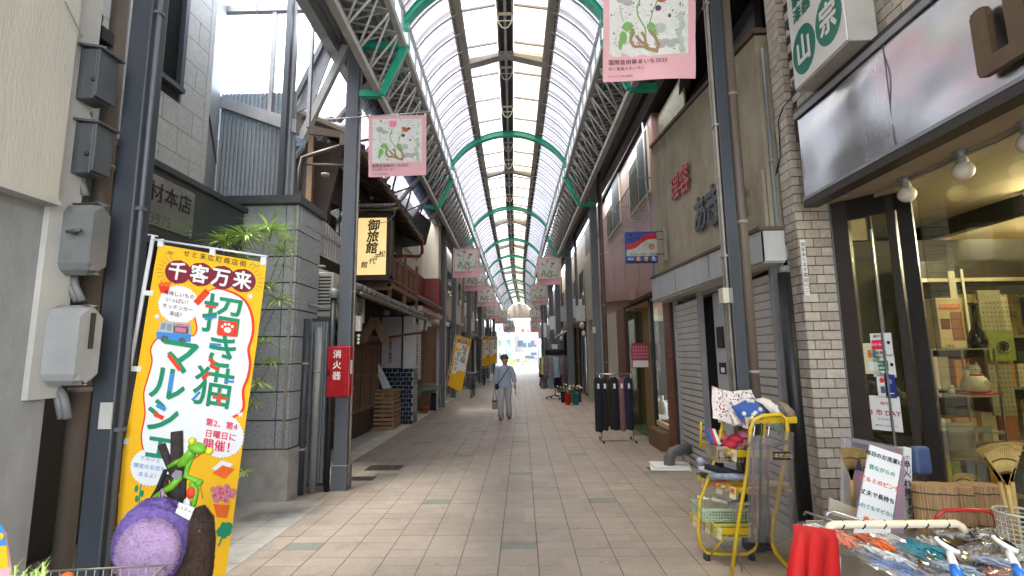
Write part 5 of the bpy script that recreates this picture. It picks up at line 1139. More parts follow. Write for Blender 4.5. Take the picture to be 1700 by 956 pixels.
part('window_sill', G().box(3.13, 3.26, -2, 3.92, .0, .55), 'frame_brown', sf); part('window_glass', G().box(3.17, 3.178, -2, 3.88, .55, 2.9), 'shop_glass', sf)
part('floor', G().box(2.85, 7, -2, 6.6, .01, .03), 'interior_beige', sf); part('ceiling', G().box(3.0, 7, -2, 6.6, 2.86, 2.898), 'shop_ceiling', sf)
part('rear_wall', G().box(6.5, 6.6, -2, 6.6, 0, 2.9), 'wallpaper', sf); part('end_wall', G().box(2.85, 6.6, 6.5, 6.6, 0, 2.9), 'wallpaper', sf); part('side_wall', G().box(2.84, 2.88, 4.62, 6.5, 0, 2.9), 'wallpaper', sf); part('near_wall', G().box(3.2, 6.6, -2.1, -2, 0, 2.9), 'wallpaper', sf)
for k, (x, y) in enumerate(((4.4, 5.0), (4.2, 3.4), (5.6, 4.6))):
    t = thing('ceiling_light', ['glowing fluorescent fitting at the rear of the shop ceiling', 'glowing fluorescent fitting over the shop display', 'glowing fluorescent fitting deep inside the shop'][k], 'light', (x, y, 2.8), 'fluorescent lights in the shop')
    part('tube', G().tube([(x, y - .55, 2.79), (x, y + .55, 2.79)], .03, 8), 'fluorescent', t); part('housing', G().box(x - .07, x + .07, y - .6, y + .6, 2.825, 2.86), 'white_paint', t)
# cornice beam inside and shelving
part('inner_cornice', G().box(3.5, 6.4, 4.4, 4.6, 2.16, 2.36), 'frame_brown', sf); part('inner_cornice_trim', G().box(3.5, 6.4, 4.36, 4.4, 2.17, 2.20), 'rail_cream', sf)
ds = thing('display_shelf', 'two tier glass display shelf behind the shop window', 'shelf', (3.5, 3.75, 0))
sy = 3.95; sxa, sxb = P(1545, 578, Y=sy).x, P(1652, 578, Y=sy).x; sz1, sz2 = P(1600, 578, Y=sy).z, P(1600, 657, Y=sy).z
for k, (z, nmm) in enumerate(((sz1, 'shelf_board'), (sz2, 'shelf_board'), (.95, 'shelf_board'))): part(nmm, G().box(sxa, sxb, sy, sy + .3, z - .012, z), 'alu_dull', ds)
for x in (sxa, sxb - .012): part('upright', G().box(x, x + .012, sy, sy + .012, .5, sz1), 'alu', ds); part('upright', G().box(x, x + .012, sy + .29, sy + .302, .5, sz1), 'alu', ds)
def onshelf(x, y, Y=None): return P(x, y, Y=(Y or sy + .12))
a, c = onshelf(1549, 495), onshelf(1603, 576)
t = thing('product_box', 'cream cardboard box with brown window and orange title on the top shelf', 'box', (a.x, sy + .1, sz1)); part('carton', G().box(a.x, c.x, sy + .1, sy + .22, sz1, a.z), 'box_cream', t, bevel=.004); part('display_window', G().box(lerp(a.x, c.x, .5), c.x - .015, sy + .097, sy + .0995, lerp(sz1, a.z, .15), lerp(sz1, a.z, .72)), 'box_brown', t)
part('title_band', G().box(a.x + .02, c.x - .02, sy + .096, sy + .0995, lerp(sz1, a.z, .78), lerp(sz1, a.z, .87)), 'orange_net', t); text('おもてなしボトル', ((a.x + c.x) / 2, sy + .096, lerp(sz1, a.z, .825)), EX, EZ, .024, 'white_print', t, align='CENTER'); text('2本入', (a.x + .07, sy + .0985, sz1 + .02), EX, EZ, .028, 'lettering_black', t, bold=.02, align='CENTER'); part('inner_tag', G().box(a.x + .02, a.x + .09, sy + .097, sy + .0995, lerp(sz1, a.z, .38), lerp(sz1, a.z, .58)), 'red_paint', t)
p = onshelf(1621, 576); h = onshelf(1612, 503).z - sz1
single('vase', G().lathe((p.x, sy + .1, sz1), [(.045, 0), (.062, .03), (.064, .07), (.05, .12), (.022, .18), (.014, h * .66), (.022, h * .93), (.035, h), (.030, h - .002)], 20), 'vase_black', 'glossy black long necked vase on the top shelf', 'vase')
for k, (x0_, y0_, x1_, y1_, lab) in enumerate(((1573, 450, 1597, 545, 'blank cream card propped behind the boxed set'), (1596, 446, 1616, 560, 'white ruled card propped behind the black vase'))):
    a, c = onshelf(x0_, y0_, sy + .26), onshelf(x1_, y1_, sy + .26); single('card', G().box(a.x, c.x, sy + .26 + k * .012, sy + .268 + k * .012, sz1, a.z), 'goods_white' if k == 0 else 'white_print', lab, 'card')
# beckoning cat figure
p = P(1621, 655, Y=sy + .12); ct = thing('cat_figurine', 'white ceramic beckoning cat with red collar on the second shelf', 'figurine', (p.x, sy + .12, sz2))
x, y, z = p.x, sy + .12, sz2 + .015
part('body', G().lathe((x, y, z), [(.055, 0), (.085, .02), (.09, .06), (.075, .11), (.045, .145), (.02, .15)], 18), 'ceramic_white', ct)
hd = part('head', G().ball((x, y, z + .175), .052, .045, .045, n=16, m=10), 'ceramic_white', ct)
for s_ in (-1, 1): part('ear', G().lathe((x + s_ * .032, y, z + .205), [(.018, 0), (.0, .035)], 8), 'ceramic_white', hd); part('eye', G().ball((x + s_ * .018, y - .042, z + .18), .005, n=6, m=5), 'lettering_black', hd)
part('collar', G().tube([(x + .05 * math.cos(a * .4), y + .05 * math.sin(a * .4), z + .137) for a in range(17)], .009, 6), 'ceramic_red', ct); part('paw', G().tube([(x - .06, y - .02, z + .08), (x - .085, y - .03, z + .13), (x - .08, y - .035, z + .175)], [.02, .018, .022], 8), 'ceramic_white', ct)
part('coin', G().ball((x + .02, y - .083, z + .07), .025, .006, .034), 'box_cream', ct); part('cushion', G().box(x - .12, x + .13, y - .09, y + .09, sz2, sz2 + .014), 'ceramic_red', ct, bevel=.005)
for k, px_ in enumerate((1552, 1580)):
    q = P(px_, 652, Y=sy + .1); t = thing('small_cat_figurine', ['tiny white cat figurine at the left end of the second shelf', 'tiny white cat figurine beside the big beckoning cat'][k], 'figurine', (q.x, sy + .1, sz2)); part('body', G().ball((q.x, sy + .1, sz2 + .025), .024, rz=.026), 'ceramic_white', t); part('head', G().ball((q.x, sy + .095, sz2 + .06), .018), 'ceramic_white', t)
# lower items in the window
a, c = P(1566, 706, Y=3.9), P(1652, 770, Y=3.9)
t = thing('appliance_pack', 'white small appliance in a clear plastic pack below the shelf', 'appliance', (a.x, 3.9, 1)); part('unit', G().box(a.x + .04, lerp(a.x, c.x, .55), 3.91, 4.03, c.z + .09, a.z - .04), 'goods_white', t, bevel=.015); part('tray', G().box(a.x, c.x, 4.04, 4.07, c.z, a.z), 'goods_white', t); part('film', G().box(a.x - .01, c.x + .01, 3.895, 3.9, c.z, a.z), 'plastic_film', t)
bx = thing('pegboard', 'upright perforated display board behind the shop window', 'display board', (3.8, 3.9, 1.5)); a, c = P(1622, 482, Y=4.35), P(1690, 690, Y=4.35)
part('panel', G().box(a.x, c.x, 4.35, 4.37, c.z, a.z), 'pegboard', bx); g = G()
for i in range(9):
    for j in range(24): g.box(a.x + .02 + i * .034, a.x + .028 + i * .034, 4.346, 4.3495, c.z + .03 + j * .04, c.z + .038 + j * .04)
part('peg_holes', g, 'frame_black', bx, kind='stuff')
t = thing('fan_pack', 'yellowish pack with a round dark fan grille on the pegboard', 'pack', (a.x + .1, 3.9, 1.6)); q = P(1664, 575, Y=4.33); part('card', G().box(q.x - .12, q.x + .1, 4.325, 4.345, q.z - .12, q.z + .13), 'goods_green', t); part('ring', G().tube([(q.x + .055 * math.cos(k * .524), 4.317, q.z + .05 * math.sin(k * .524)) for k in range(13)], .006, 5), 'alu', t); g = G(); [g.beam((q.x, 4.32, q.z), (q.x + .05 * math.cos(k * .785), 4.32, q.z + .046 * math.sin(k * .785)), .008) for k in range(8)]; part('blades', g, 'frame_black', t)
# goods crowding the interior: shelving units with packs
ORD = 'first second third fourth fifth sixth seventh eighth ninth tenth eleventh twelfth thirteenth fourteenth fifteenth sixteenth seventeenth eighteenth nineteenth twentieth'.split()
for (xa, xb, yy_, labu) in ((3.3, 4.3, 5.0, 'first goods rack inside the glass entrance'), (2.93, 3.5, 4.72, 'narrow goods rack just behind the entrance glass'),  (4.45, 5.6, 4.75, 'goods rack beyond the pegboard'), (3.55, 5.0, 4.45, 'low goods rack behind the pegboard'), (3.1, 3.8, 5.5, 'middle goods rack down the entrance aisle'), (3.0, 4.0, 5.9, 'goods rack against the far shop wall'), (4.9, 6.3, 5.6, 'goods rack in the rear shop corner'), (3.9, 6.2, 2.9, 'long goods rack along the shop display')):
    short = labu.split()[0] + ' ' + {'first': 'entrance', 'goods': labu.split()[-1]}.get(labu.split()[0], 'display') + ' rack'; short = short.replace('goods ', '')
    rk = thing('goods_rack', labu, 'shelf rack', (xa, yy_, 0), 'goods racks inside the shop')
    for z in (.35, .8, 1.25, 1.7): part('shelf_board', G().box(xa, xb, yy_, yy_ + .35, z - .02, z), 'alu_dull', rk)
    for x in (xa, xb - .03): part('upright', G().box(x, x + .03, yy_ + .15, yy_ + .18, 0, 2.0), 'alu_dull', rk)
    for zi, z in enumerate((.35, .8, 1.25, 1.7)):
        x = xa + .04; nn_ = 0
        while x < xb - .13:
            w0 = random.uniform(.07, .2); h0 = random.uniform(.16, .38); col = random.choice(['orange', 'blue', 'white', 'green', 'brown', 'white', 'tan']); mm = {'orange': 'goods_orange', 'blue': 'goods_blue', 'white': 'goods_white', 'green': 'goods_green', 'brown': 'box_brown', 'tan': 'shop_goods'}[col]
            nn_ += 1; single('packaged_goods', G().box(x, x + w0, yy_ + random.uniform(0, .06), yy_ + .3, z, z + h0), mm, ('tall ' if h0 > .24 else 'low ') + col + ' pack, ' + ORD[nn_ - 1] + ' from the left on the ' + ['bottom', 'second', 'third', 'top'][zi] + ' shelf of the ' + short, 'pack', 'packaged goods on the shop racks')
            x += w0 + random.uniform(.01, .05)
# stickers on the entrance glass
def door_pt(x, y): # on the door glass plane
    d = _ray(x, y); p0 = V((2.90, 4.30, 0)); u = V((.158, -.25, 0)).normalized(); nn = V((-u.y, u.x, 0)); t = (p0 - V((0, 0, EYE))).dot(nn) / d.dot(nn); return V((0, 0, EYE)) + d * t, u, nn
def sticker(lab, x, y, w0, h0, m, items=()):
    p, u, nn = door_pt(x, y); nn = nn if nn.y < 0 else -nn; p = p + nn * .008; t = thing('sticker', lab, 'sticker', p); s = 4.3 / 820 * 1.06
    w0, h0 = w0 * s * 1.15, h0 * s
    part('sheet', G().slab([p - u * w0 / 2 - EZ * h0 / 2, p + u * w0 / 2 - EZ * h0 / 2, p + u * w0 / 2 + EZ * h0 / 2, p - u * w0 / 2 + EZ * h0 / 2], nn, .001), m, t)
    for it in items:
        fx_, fz_, a_, b_, mm = it[:5]; c = p + u * w0 * fx_ + EZ * h0 * fz_
        if isinstance(a_, str): text(a_, c, u, EZ, b_, mm, t, align='CENTER', bold=.02, lift=.002)
        elif a_ == 0: g = G(); g.add([c + nn * .0015 + u * b_ * math.cos(k * .524) + EZ * b_ * 1.25 * math.sin(k * .524) for k in range(12)], [tuple(range(12))]); part('dot', g, mm, t)
        else: part('block', G().quad(*[c + nn * .0012 + u * w0 * sx_ * a_ / 2 + EZ * h0 * sz_ * b_ / 2 for sx_, sz_ in ((-1, -1), (1, -1), (1, 1), (-1, 1))]), mm, t)
sticker('white sticker with a magenta block and a small portrait on the entrance glass', 1464, 572, 24, 34, 'white_print', [(-.15, 0, .6, .42, 'flag_pink'), (-.1, .36, '瀬戸市', .026, 'lettering_grey'), (-.15, 0, 'ほたるの', .022, 'white_print'), (-.05, -.36, '協賛店', .026, 'lettering_grey'), (.34, .08, 0, .012, 'lettering_black')])
sticker('white sticker with a green block and a small portrait on the entrance glass', 1468, 607, 25, 33, 'white_print', [(-.12, 0, .65, .45, 'flag_green'), (-.1, .36, '瀬戸市', .024, 'lettering_grey'), (-.12, .08, 'ながごみ', .02, 'white_print'), (-.12, -.1, '応援店', .02, 'white_print'), (0, -.38, '協賛店', .024, 'lettering_grey'), (.36, .05, 0, .012, 'lettering_black')])
sticker('narrow white sticker with a red disc on the entrance glass', 1466, 641, 12, 34, 'white_print', [(0, .26, 0, .018, 'flag_red'), (0, -.15, .4, .3, 'lettering_grey')])
sticker('navy sticker with a pale emblem on the entrance glass', 1479, 641, 12, 34, 'blade_blue', [(0, .2, 0, .017, 'cloth_blue'), (0, -.3, .6, .04, 'white_print')])
sticker('white notice with red 3 and DAY lettering, lowest on the entrance glass', 1471, 686, 34, 50, 'white_print', [(0, .28, '毎月', .03, 'orange_net'), (-.02, 0, '3 市 DAY', .052, 'extinguisher_red'), (0, -.18, 'ウキウキデー', .02, 'lettering_grey'), (0, -.36, '毎月3のつく日はポイント', .014, 'lettering_grey')])
sticker('faded small poster with bottles left of the magenta sticker', 1448, 595, 18, 46, 'tag_yellow', [(-.1, .15, .25, .25, 'orange_net'), (.2, .15, .2, .25, 'teal_net'), (.05, -.25, .6, .3, 'white_print')])

# ================================================================ BANNERS AND FLAGS
class Sheet:
    """a hanging cloth print: F(u, v) is a point of the cloth, u across, v down"""
    def __init__(s, tl, tr, br, bl, n=None, wave=.0, ph=0.):
        s.c = [V(tl), V(tr), V(br), V(bl)]; s.n = ((s.c[1] - s.c[0]).cross(s.c[0] - s.c[3])).normalized(); s.w = wave; s.ph = ph
        if s.n.y > 0 and n is None: s.n = -s.n
    def F(s, u, v, lift=0.):
        p = s.c[0].lerp(s.c[1], u).lerp(s.c[3].lerp(s.c[2], u), v)
        return p + s.n * (lift + s.w * math.sin(u * 5 + v * 3.1 + s.ph) * (max(v, 0) ** .5) + s.w * .5 * math.sin(v * 11 + s.ph * 2 + u * 2))
    def poly(s, g, uv, lift): return g.add([s.F(u, v, lift) for u, v in uv], [tuple(range(len(uv) - 1, -1, -1))])
    def fill(s, g, uv, lift, rows=44):
        v0, v1 = min(p[1] for p in uv), max(p[1] for p in uv)
        def xs(v):
            o = [];
            for (a, b), (c, d) in zip(uv, uv[1:] + uv[:1]):
                if (b <= v < d) or (d <= v < b): o.append(a + (c - a) * (v - b) / (d - b))
            return sorted(o)
        e = (v1 - v0) * 1e-3
        for i in range(rows):
            va, vb = lerp(v0 + e, v1 - e, i / rows), lerp(v0 + e, v1 - e, (i + 1) / rows); A, B = xs(va), xs(vb)
            if len(A) != len(B): A = B = xs((va + vb) / 2)
            for k in range(0, len(A) - 1, 2):
                for q in range(3): s.poly(g, [(lerp(A[k], A[k + 1], q / 3), va), (lerp(A[k], A[k + 1], (q + 1) / 3), va), (lerp(B[k], B[k + 1], (q + 1) / 3), vb), (lerp(B[k], B[k + 1], q / 3), vb)], lift)
        return g
    def disc(s, g, u, v, ru, rv, lift, n=20): return s.poly(g, [(u + ru * math.cos(2 * math.pi * k / n), v + rv * math.sin(2 * math.pi * k / n)) for k in range(n)], lift)
    def stroke(s, g, pts, wu, lift):
        asp = (s.c[1] - s.c[0]).length / (s.c[3] - s.c[0]).length
        for (a, b), (c, d) in zip(pts, pts[1:]):
            dx, dy = c - a, (d - b) / asp; L_ = math.hypot(dx, dy) or 1; nx, ny = -dy / L_ * wu / 2, dx / L_ * wu / 2 * asp
            s.poly(g, [(a - nx, b - ny), (a + nx, b + ny), (c + nx, d + ny), (c - nx, d - ny)], lift)
        return g
    def text(s, body, u, v, size, m, parent, **k):
        """flat print that follows the cloth"""
        o = text(body, (0, 0, 0), EX, EZ, size, m, parent, **{**k, 'lift': 0}); W_, H_ = (s.c[1] - s.c[0]).length, (s.c[3] - s.c[0]).length; L_ = k.get('lift', .002) + .006; o0 = org(parent)
        for vt in o.data.vertices: c = vt.co + o0; vt.co = s.F(u + c.x / W_, v - c.z / H_, L_ - c.y) - o0
        return o
    def sheet(s, name, m, parent, nu=6, nv=10):
        g = G(); g.smooth = True; vs = [s.F(i / nu, j / nv) for i in range(nu + 1) for j in range(nv + 1)]
        g.add(vs, [(i * (nv + 1) + j, i * (nv + 1) + j + 1, (i + 1) * (nv + 1) + j + 1, (i + 1) * (nv + 1) + j) for i in range(nu) for j in range(nv)])
        return part(name, g, m, parent)
def art_banner(c, lab, detail=2, pole=None, wave=.01, ph=0.):
    x0, x1, y0, y1, Y = c
    if len(c) == 5: tl, tr, br, bl = P(x0, y0 + (x1 - x0) * .018, Y=Y), P(x1, y0, Y=Y), P(x1 + ph * .8 - .6, y1, Y=Y + .03 * math.sin(ph * 5)), P(x0 + ph * .6 - .5, y1 + (x1 - x0) * .03, Y=Y)
    s = Sheet(tl, tr, br, bl, wave=wave, ph=ph); t = thing('street_banner', lab, 'banner', tl, 'pink flower festival banners hanging along the arcade'); W_ = (tr - tl).length
    s.sheet('cloth', 'banner_pink', t); g = G(); n = 6
    vs = [s.F(lerp(.07, .92, i / n), lerp(.055, .77, j / n), .0015) for i in range(n + 1) for j in range(n + 1)]
    g.add(vs, [(i * (n + 1) + j, i * (n + 1) + j + 1, (i + 1) * (n + 1) + j + 1, (i + 1) * (n + 1) + j) for i in range(n) for j in range(n)]); part('picture_field', g, 'banner_print', t)
    rnd = random.Random(5); L = .003; g = G()
    for k in range(190 if detail == 2 else 40):
        u, v = rnd.uniform(.09, .90), rnd.uniform(.07, .76); r = rnd.choice([.003, .004, .004, .006, .009]) * (1 if detail == 2 else 1.6); s.disc(g, u, v, r, r, L, 6)
    part('speckle_print', g, 'print_black', t, kind='stuff')
    # a plain rose spray: generic stems, leaves, bloom, faded bloom, roots and grey washes
    g = G(); s.disc(g, .20, .23, .06, .05, L * 1.2, 9); s.disc(g, .27, .27, .06, .035, L * 1.25, 8); s.stroke(g, [(.19, .3), (.2, .4), (.22, .45)], .012, L * 1.3)
    for k in range(7): s.disc(g, .60 + k * .035, .66 + .02 * math.sin(k * 2), .05, .03, L * (1.1 + .02 * k), 7)
    part('grey_wash', g, 'print_grey', t); g = G()
    for k in range(5): s.disc(g, .84 + .02 * math.sin(k * 2.2), .42 + k * .075, .035, .05, L * (1.1 + .02 * k), 7)
    s.disc(g, .62, .52, .07, .05, L * 1.1, 9); part('moss_wash', g, 'print_moss', t); g = G()
    s.stroke(g, [(.41, .22), (.37, .33), (.38, .40), (.46, .52), (.47, .64)], .016, L * 1.5); s.stroke(g, [(.60, .24), (.54, .36), (.50, .50)], .014, L * 1.5); part('stem_print', g, 'print_leaf', t); g = G()
    for (u, v, a, b) in ((.27, .50, .06, .045), (.22, .60, .045, .06), (.19, .66, .025, .05), (.52, .50, .05, .035), (.56, .56, .03, .04), (.32, .56, .035, .03)): s.disc(g, u, v, a, b, L * 1.6, 7)
    part('leaf_print', g, 'print_leaf', t, kind='stuff'); g = G()
    s.stroke(g, [(.33, .52), (.30, .62), (.34, .68), (.44, .68), (.52, .71), (.58, .72), (.61, .68), (.57, .60), (.50, .53)], .035, L * 1.7); s.stroke(g, [(.36, .58), (.42, .64), (.50, .68)], .03, L * 1.8); s.stroke(g, [(.42, .55), (.46, .60), (.47, .70), (.60, .74)], .03, L * 1.75); part('root_print', g, 'print_root', t)
    g = G(); s.disc(g, .42, .14, .065, .055, L * 1.6, 9); s.disc(g, .39, .12, .03, .04, L * 1.65, 7); s.disc(g, .46, .12, .028, .04, L * 1.66, 7); part('rose_print', g, 'print_rose', t)
    g = G(); s.disc(g, .64, .235, .06, .04, L * 1.6, 9); s.disc(g, .60, .21, .03, .025, L * 1.65, 7); part('faded_rose_print', g, 'print_orange', t); g = G(); s.disc(g, .60, .33, .035, .03, L * 1.6, 7); s.disc(g, .70, .215, .03, .02, L * 1.7, 7); s.disc(g, .72, .41, .018, .02, L * 1.6, 7); part('petal_print', g, 'print_violet', t)
    s.text('国際芸術祭あいち2025', .06, .825, .063 * W_, 'print_text', t, bold=.008 if detail == 2 else .0, sx=.98)
    s.text('灰と薔薇のあいまに', .06, .885, .043 * W_, 'print_text', t)
    s.text('9.13−11.30.2025', .06, .955, .037 * W_, 'print_text', t)
    if pole:
        a, b = P(pole[0], pole[2], Y=Y), P(pole[1], pole[3], Y=Y); part('hanging_rod', G().tube([a + EZ * .012, b + EZ * .012], .008, 6), 'alu', t)
    for k in (0, .5, 1): part('clip', G().box(*(lambda p: (p.x - .012, p.x + .012, p.y - .006, p.y + .006, p.z - .01, p.z + .022))(s.F(k * .96 + .02, .0))), 'paper_white', t)
    return t
art_banner((612, 708, 191, 291, 6.1), 'pink flower banner hanging from the column with the extinguisher box', 2, (548, 716, 199, 187), .008, .3)
art_banner((1001, 1154, -45, 131, 4.15), 'largest pink flower banner, cut off by the top of the photo', 2, (990, 1200, -45, -47), .014, 1.1)
art_banner((752, 797, 411, 460, 15.8), 'left pink flower banner just beyond the cream house, largest of the left far ones', 1, (748, 805, 411, 410), .01, .7)
art_banner((892, 932, 427, 472, 16.6), 'right pink flower banner at the flower bucket column, largest of the right far ones', 1, (888, 955, 427, 429), .01, .2)
for k, c in enumerate([(770, 806, 442, 482, 19.3), (792, 821, 475, 508, 22.5), (806, 829, 502, 529, 27), (821, 841, 516, 537, 32), (834, 853, 532, 551, 36)]):
    art_banner(c, ['second far pink banner on the left, partly behind the first', 'third far pink banner on the left, above the bicycle', 'fourth far pink banner on the left', 'fifth far pink banner on the left, small and dim', 'smallest pink banner on the left, near the sunlit end'][k], 1, (c[0] - 4, c[1] + 4, c[2], c[2]), .016, k)
for k, c in enumerate([(880, 909, 473, 506, 22.5), (879, 897, 515, 536, 33), (879, 896, 532, 551, 36)]):
    art_banner(c, ['second far pink banner on the right, under the first', 'third far pink banner on the right, above the clothes rack', 'smallest pink banner on the right, lowest of its row'][k], 1, (c[0] - 2, c[1] + 6, c[2], c[2]), .01, k + 3)

# yellow market flags: everything is laid out on the cloth in the flag's own measure (180 x 548 units)
def U(x, y): # print layout units -> u, v
    a, b = x - 263, y - 405; det = 180 * 545 + 90 * 32; return ((a * 545 + 91 * b) / det, (180 * b - 32 * a) / det)
def nobori(tl, tr, br, bl, lab, detail=2, wave=.012, ph=0., pole=True):
    s = Sheet(tl, tr, br, bl, wave=wave, ph=ph); t = thing('market_flag', lab, 'flag', V(tl), 'yellow market flags'); W_ = (V(tr) - V(tl)).length; k_ = W_ / 183.
    s.sheet('cloth', 'flag_yellow', t, 5, 18); L = .003; ru, rv = 1 / 180, 1 / 548
    cl = [(352, 486), (378, 490), (402, 506), (412, 535), (411, 565), (403, 590), (405, 615), (400, 640), (392, 660), (392, 690), (378, 703), (352, 712), (338, 735), (322, 765), (296, 778), (262, 782), (240, 765), (234, 735), (240, 700), (238, 665), (246, 635), (252, 610), (250, 590), (262, 572), (290, 566), (315, 570), (325, 555), (322, 530), (330, 505)]
    cl = [tuple(.5 * (2 * b_[q] + (c_[q] - a_[q]) * t_ + (2 * a_[q] - 5 * b_[q] + 4 * c_[q] - d_[q]) * t_ ** 2 + (3 * b_[q] - a_[q] - 3 * c_[q] + d_[q]) * t_ ** 3) for q in (0, 1)) for a_, b_, c_, d_ in zip(cl[-1:] + cl[:-1], cl, cl[1:] + cl[:1], cl[2:] + cl[:2]) for t_ in (0, .33, .66)]
    g = G()
    for i in range(len(cl)): a, b = cl[i], cl[(i + 1) % len(cl)]; s.stroke(g, [U(a[0] + (2 if a[0] > 330 else -0), a[1]), U(b[0] + (2 if b[0] > 330 else 0), b[1])], .028, L * .8)
    if detail == 2: part('orange_rim', g, 'flag_red', t)
    g = G(); n = 9
    c0 = (318, 640); s.fill(g, [U(*p) for p in cl], L, 90 if detail == 2 else 30); part('white_cloud', g, 'flag_white', t)
    g = G()
    for x, y in ((296, 455), (333, 459), (368, 464), (402, 469)): s.fill(g, [U(x + 21.5 * math.cos(a * .2618), y + 21.5 * math.sin(a * .2618)) for a in range(24)], L * 1.3, 16)
    part('maroon_discs', g, 'flag_maroon', t)
    for ch_, x, y in zip('千客万来', (296, 332, 367, 402), (456, 461, 466, 471)): s.text(ch_, *U(x, y), 31 * k_, 'white_print', t, align='CENTER', bold=.028, lift=.0035)
    for ch_, x, y, z, m, bo in (('招', 366, 536, 68, 'flag_green', .0095), ('き', 362, 598, 60, 'flag_green', .016), ('猫', 347, 660, 68, 'flag_green', .0095), ('マ', 294, 605, 66, 'flag_green', .018), ('ル', 275, 653, 60, 'flag_green', .018), ('シ', 266, 706, 58, 'flag_green', .018), ('ェ', 262, 752, 56, 'flag_green', .018)):
        s.text(ch_, *U(x, y), z * k_, m, t, align='CENTER', bold=bo, lift=.002)
    g = G(); s.poly(g, [U(360, 540), U(391, 543), U(388, 569), U(357, 566)], .0105); s.stroke(g, [U(340, 515), U(357, 517)], .022, .0095); s.stroke(g, [U(350, 614), U(342, 607)], .03, .0095); s.stroke(g, [U(357, 625), U(343, 618)], .03, .0095); s.stroke(g, [U(278, 600), U(296, 626)], .035, .0095); s.stroke(g, [U(346, 672), U(370, 675)], .02, .0095); s.stroke(g, [U(358, 664), U(356, 685)], .02, .0095); s.stroke(g, [U(254, 699), U(268, 706)], .035, .0095); s.stroke(g, [U(341, 630), U(331, 641)], .03, .0095); part('red_strokes', g, 'flag_red', t, kind='stuff')
    g = G(); s.stroke(g, [U(338, 538), U(357, 534)], .02, .0095); s.stroke(g, [U(344, 581), U(362, 583)], .02, .0095); s.stroke(g, [U(283, 632), U(279, 662)], .032, .0095); s.stroke(g, [U(326, 663), U(313, 677)], .02, .0095); s.stroke(g, [U(258, 684), U(272, 692)], .035, .0095); s.stroke(g, [U(366, 645), U(381, 646)], .02, .0095); part('blue_strokes', g, 'flag_blue', t)
    g = G(); s.disc(g, *U(374, 557), 6 * ru, 5 * rv, .0118, 10); [s.disc(g, *U(374 + dx, 548 + dy), 2.4 * ru, 2.6 * rv, .0118, 7) for dx, dy in ((-8, 3), (-3, -1), (3, -1), (8, 3))]; part('paw_print', g, 'flag_white', t)
    for i_, (cx, cy, r) in enumerate(((296, 513, 33), (357, 736, 36), (246, 786, 30))):
        g = G(); s.fill(g, [U(cx + (r + (1.3 if a % 2 else -1.3)) * math.cos(a * .0785), cy + (r + (1.3 if a % 2 else -1.3)) * math.sin(a * .0785)) for a in range(80)], L * (1.2 + .2 * i_), 60); part('white_disc', g, 'flag_white', t)
    if detail == 2:
        s.text('せと末広町商店街', *U(358, 431), 11.5 * k_, 'lettering_black', t, align='CENTER', space=1.35)
        for i, tx in enumerate(('美味しいもの', 'いっぱい！', 'キッチンカー', '来店！')): s.text(tx, *U(298 - i * 1.5, 496 + i * 11.5), 8.2 * k_, 'flag_maroon', t, align='CENTER')
        for i, tx in enumerate(('第2、第4', '日曜日に', '開催！')): s.text(tx, *U(359 - i * 2, 718 + i * 18), (12.5 if i < 2 else 18) * k_, 'flag_pink', t, align='CENTER', bold=.015)
        for i, tx in enumerate(('マルシェ', '限定のお店も', 'あるよ！')): s.text(tx, *U(247 - i * 1.5, 773 + i * 13), 8 * k_, 'flag_blue', t, align='CENTER')
        # swirls, rays, stars
        g = G()
        for sx, cx in ((-1, 283), (1, 424)): cy = 421 if sx < 0 else 441; s.stroke(g, [U(cx - 8 * sx, cy), U(cx - 4, cy - 3), U(cx, cy), U(cx + 4, cy + 3), U(cx + 8 * sx, cy)], .006, L)
        for a in range(9): ang = math.pi * (.62 + a * .08); s.stroke(g, [U(296 + 25 * math.cos(ang), 455 - 25 * math.sin(ang) * .9), U(296 + 35 * math.cos(ang), 455 - 35 * math.sin(ang) * .9)], .004, L); ang = math.pi * (-.2 + a * .08); s.stroke(g, [U(402 + 25 * math.cos(ang), 469 - 25 * math.sin(ang)), U(402 + 34 * math.cos(ang), 469 - 34 * math.sin(ang))], .004, L)
        part('black_swirls', g, 'box_brown', t); g = G()
        for cx, cy in ((413, 497), (260, 534), (389, 701)):
            for a in range(3): ang = a * 1.047; s.stroke(g, [U(cx - 5 * math.cos(ang), cy - 5 * math.sin(ang)), U(cx + 5 * math.cos(ang), cy + 5 * math.sin(ang))], .009, L * 1.1)
        part('star_print', g, 'flag_white', t)
        # food truck
        g = G(); s.poly(g, [U(262, 556), U(268, 541), U(314, 545), U(315, 566), U(260, 562)], L * 1.5); part('truck_top', g, 'blade_white', t); g = G(); s.poly(g, [U(259, 560), U(314, 565), U(313, 578), U(259, 573)], L * 1.6); part('truck_base', g, 'flag_blue', t)
        g = G(); s.disc(g, *U(272, 573), 6.5 * ru, 6.5 * rv, L * 1.9, 14); s.disc(g, *U(300, 577), 6.5 * ru, 6.5 * rv, L * 1.9, 14); s.poly(g, [U(287, 549), U(311, 551), U(310, 564), U(286, 562)], L * 1.8); part('truck_wheels', g, 'cloth_grey', t)
        g = G(); s.poly(g, [U(286, 545), U(312, 548), U(312, 552), U(286, 550)], L * 2.1); s.poly(g, [U(290, 552), U(307, 554), U(306, 562), U(289, 560)], L * 2); part('truck_awning', g, 'towel_pink', t)
        g = G(); s.poly(g, [U(265, 556), U(269, 545), U(275, 546), U(273, 557)], L * 1.8); s.poly(g, [U(277, 546), U(284, 547), U(283, 559), U(275, 558)], L * 1.8); part('truck_windows', g, 'cloth_blue', t)
        # snack cup, sausage, box, flowers, pot, leaves, tomato
        g = G(); s.poly(g, [U(263, 479), U(283, 481), U(279, 494), U(267, 492)], L * 1.3); s.stroke(g, [U(324, 511), U(344, 488)], .058, L * 1.6); part('snack_print', g, 'flag_red', t)
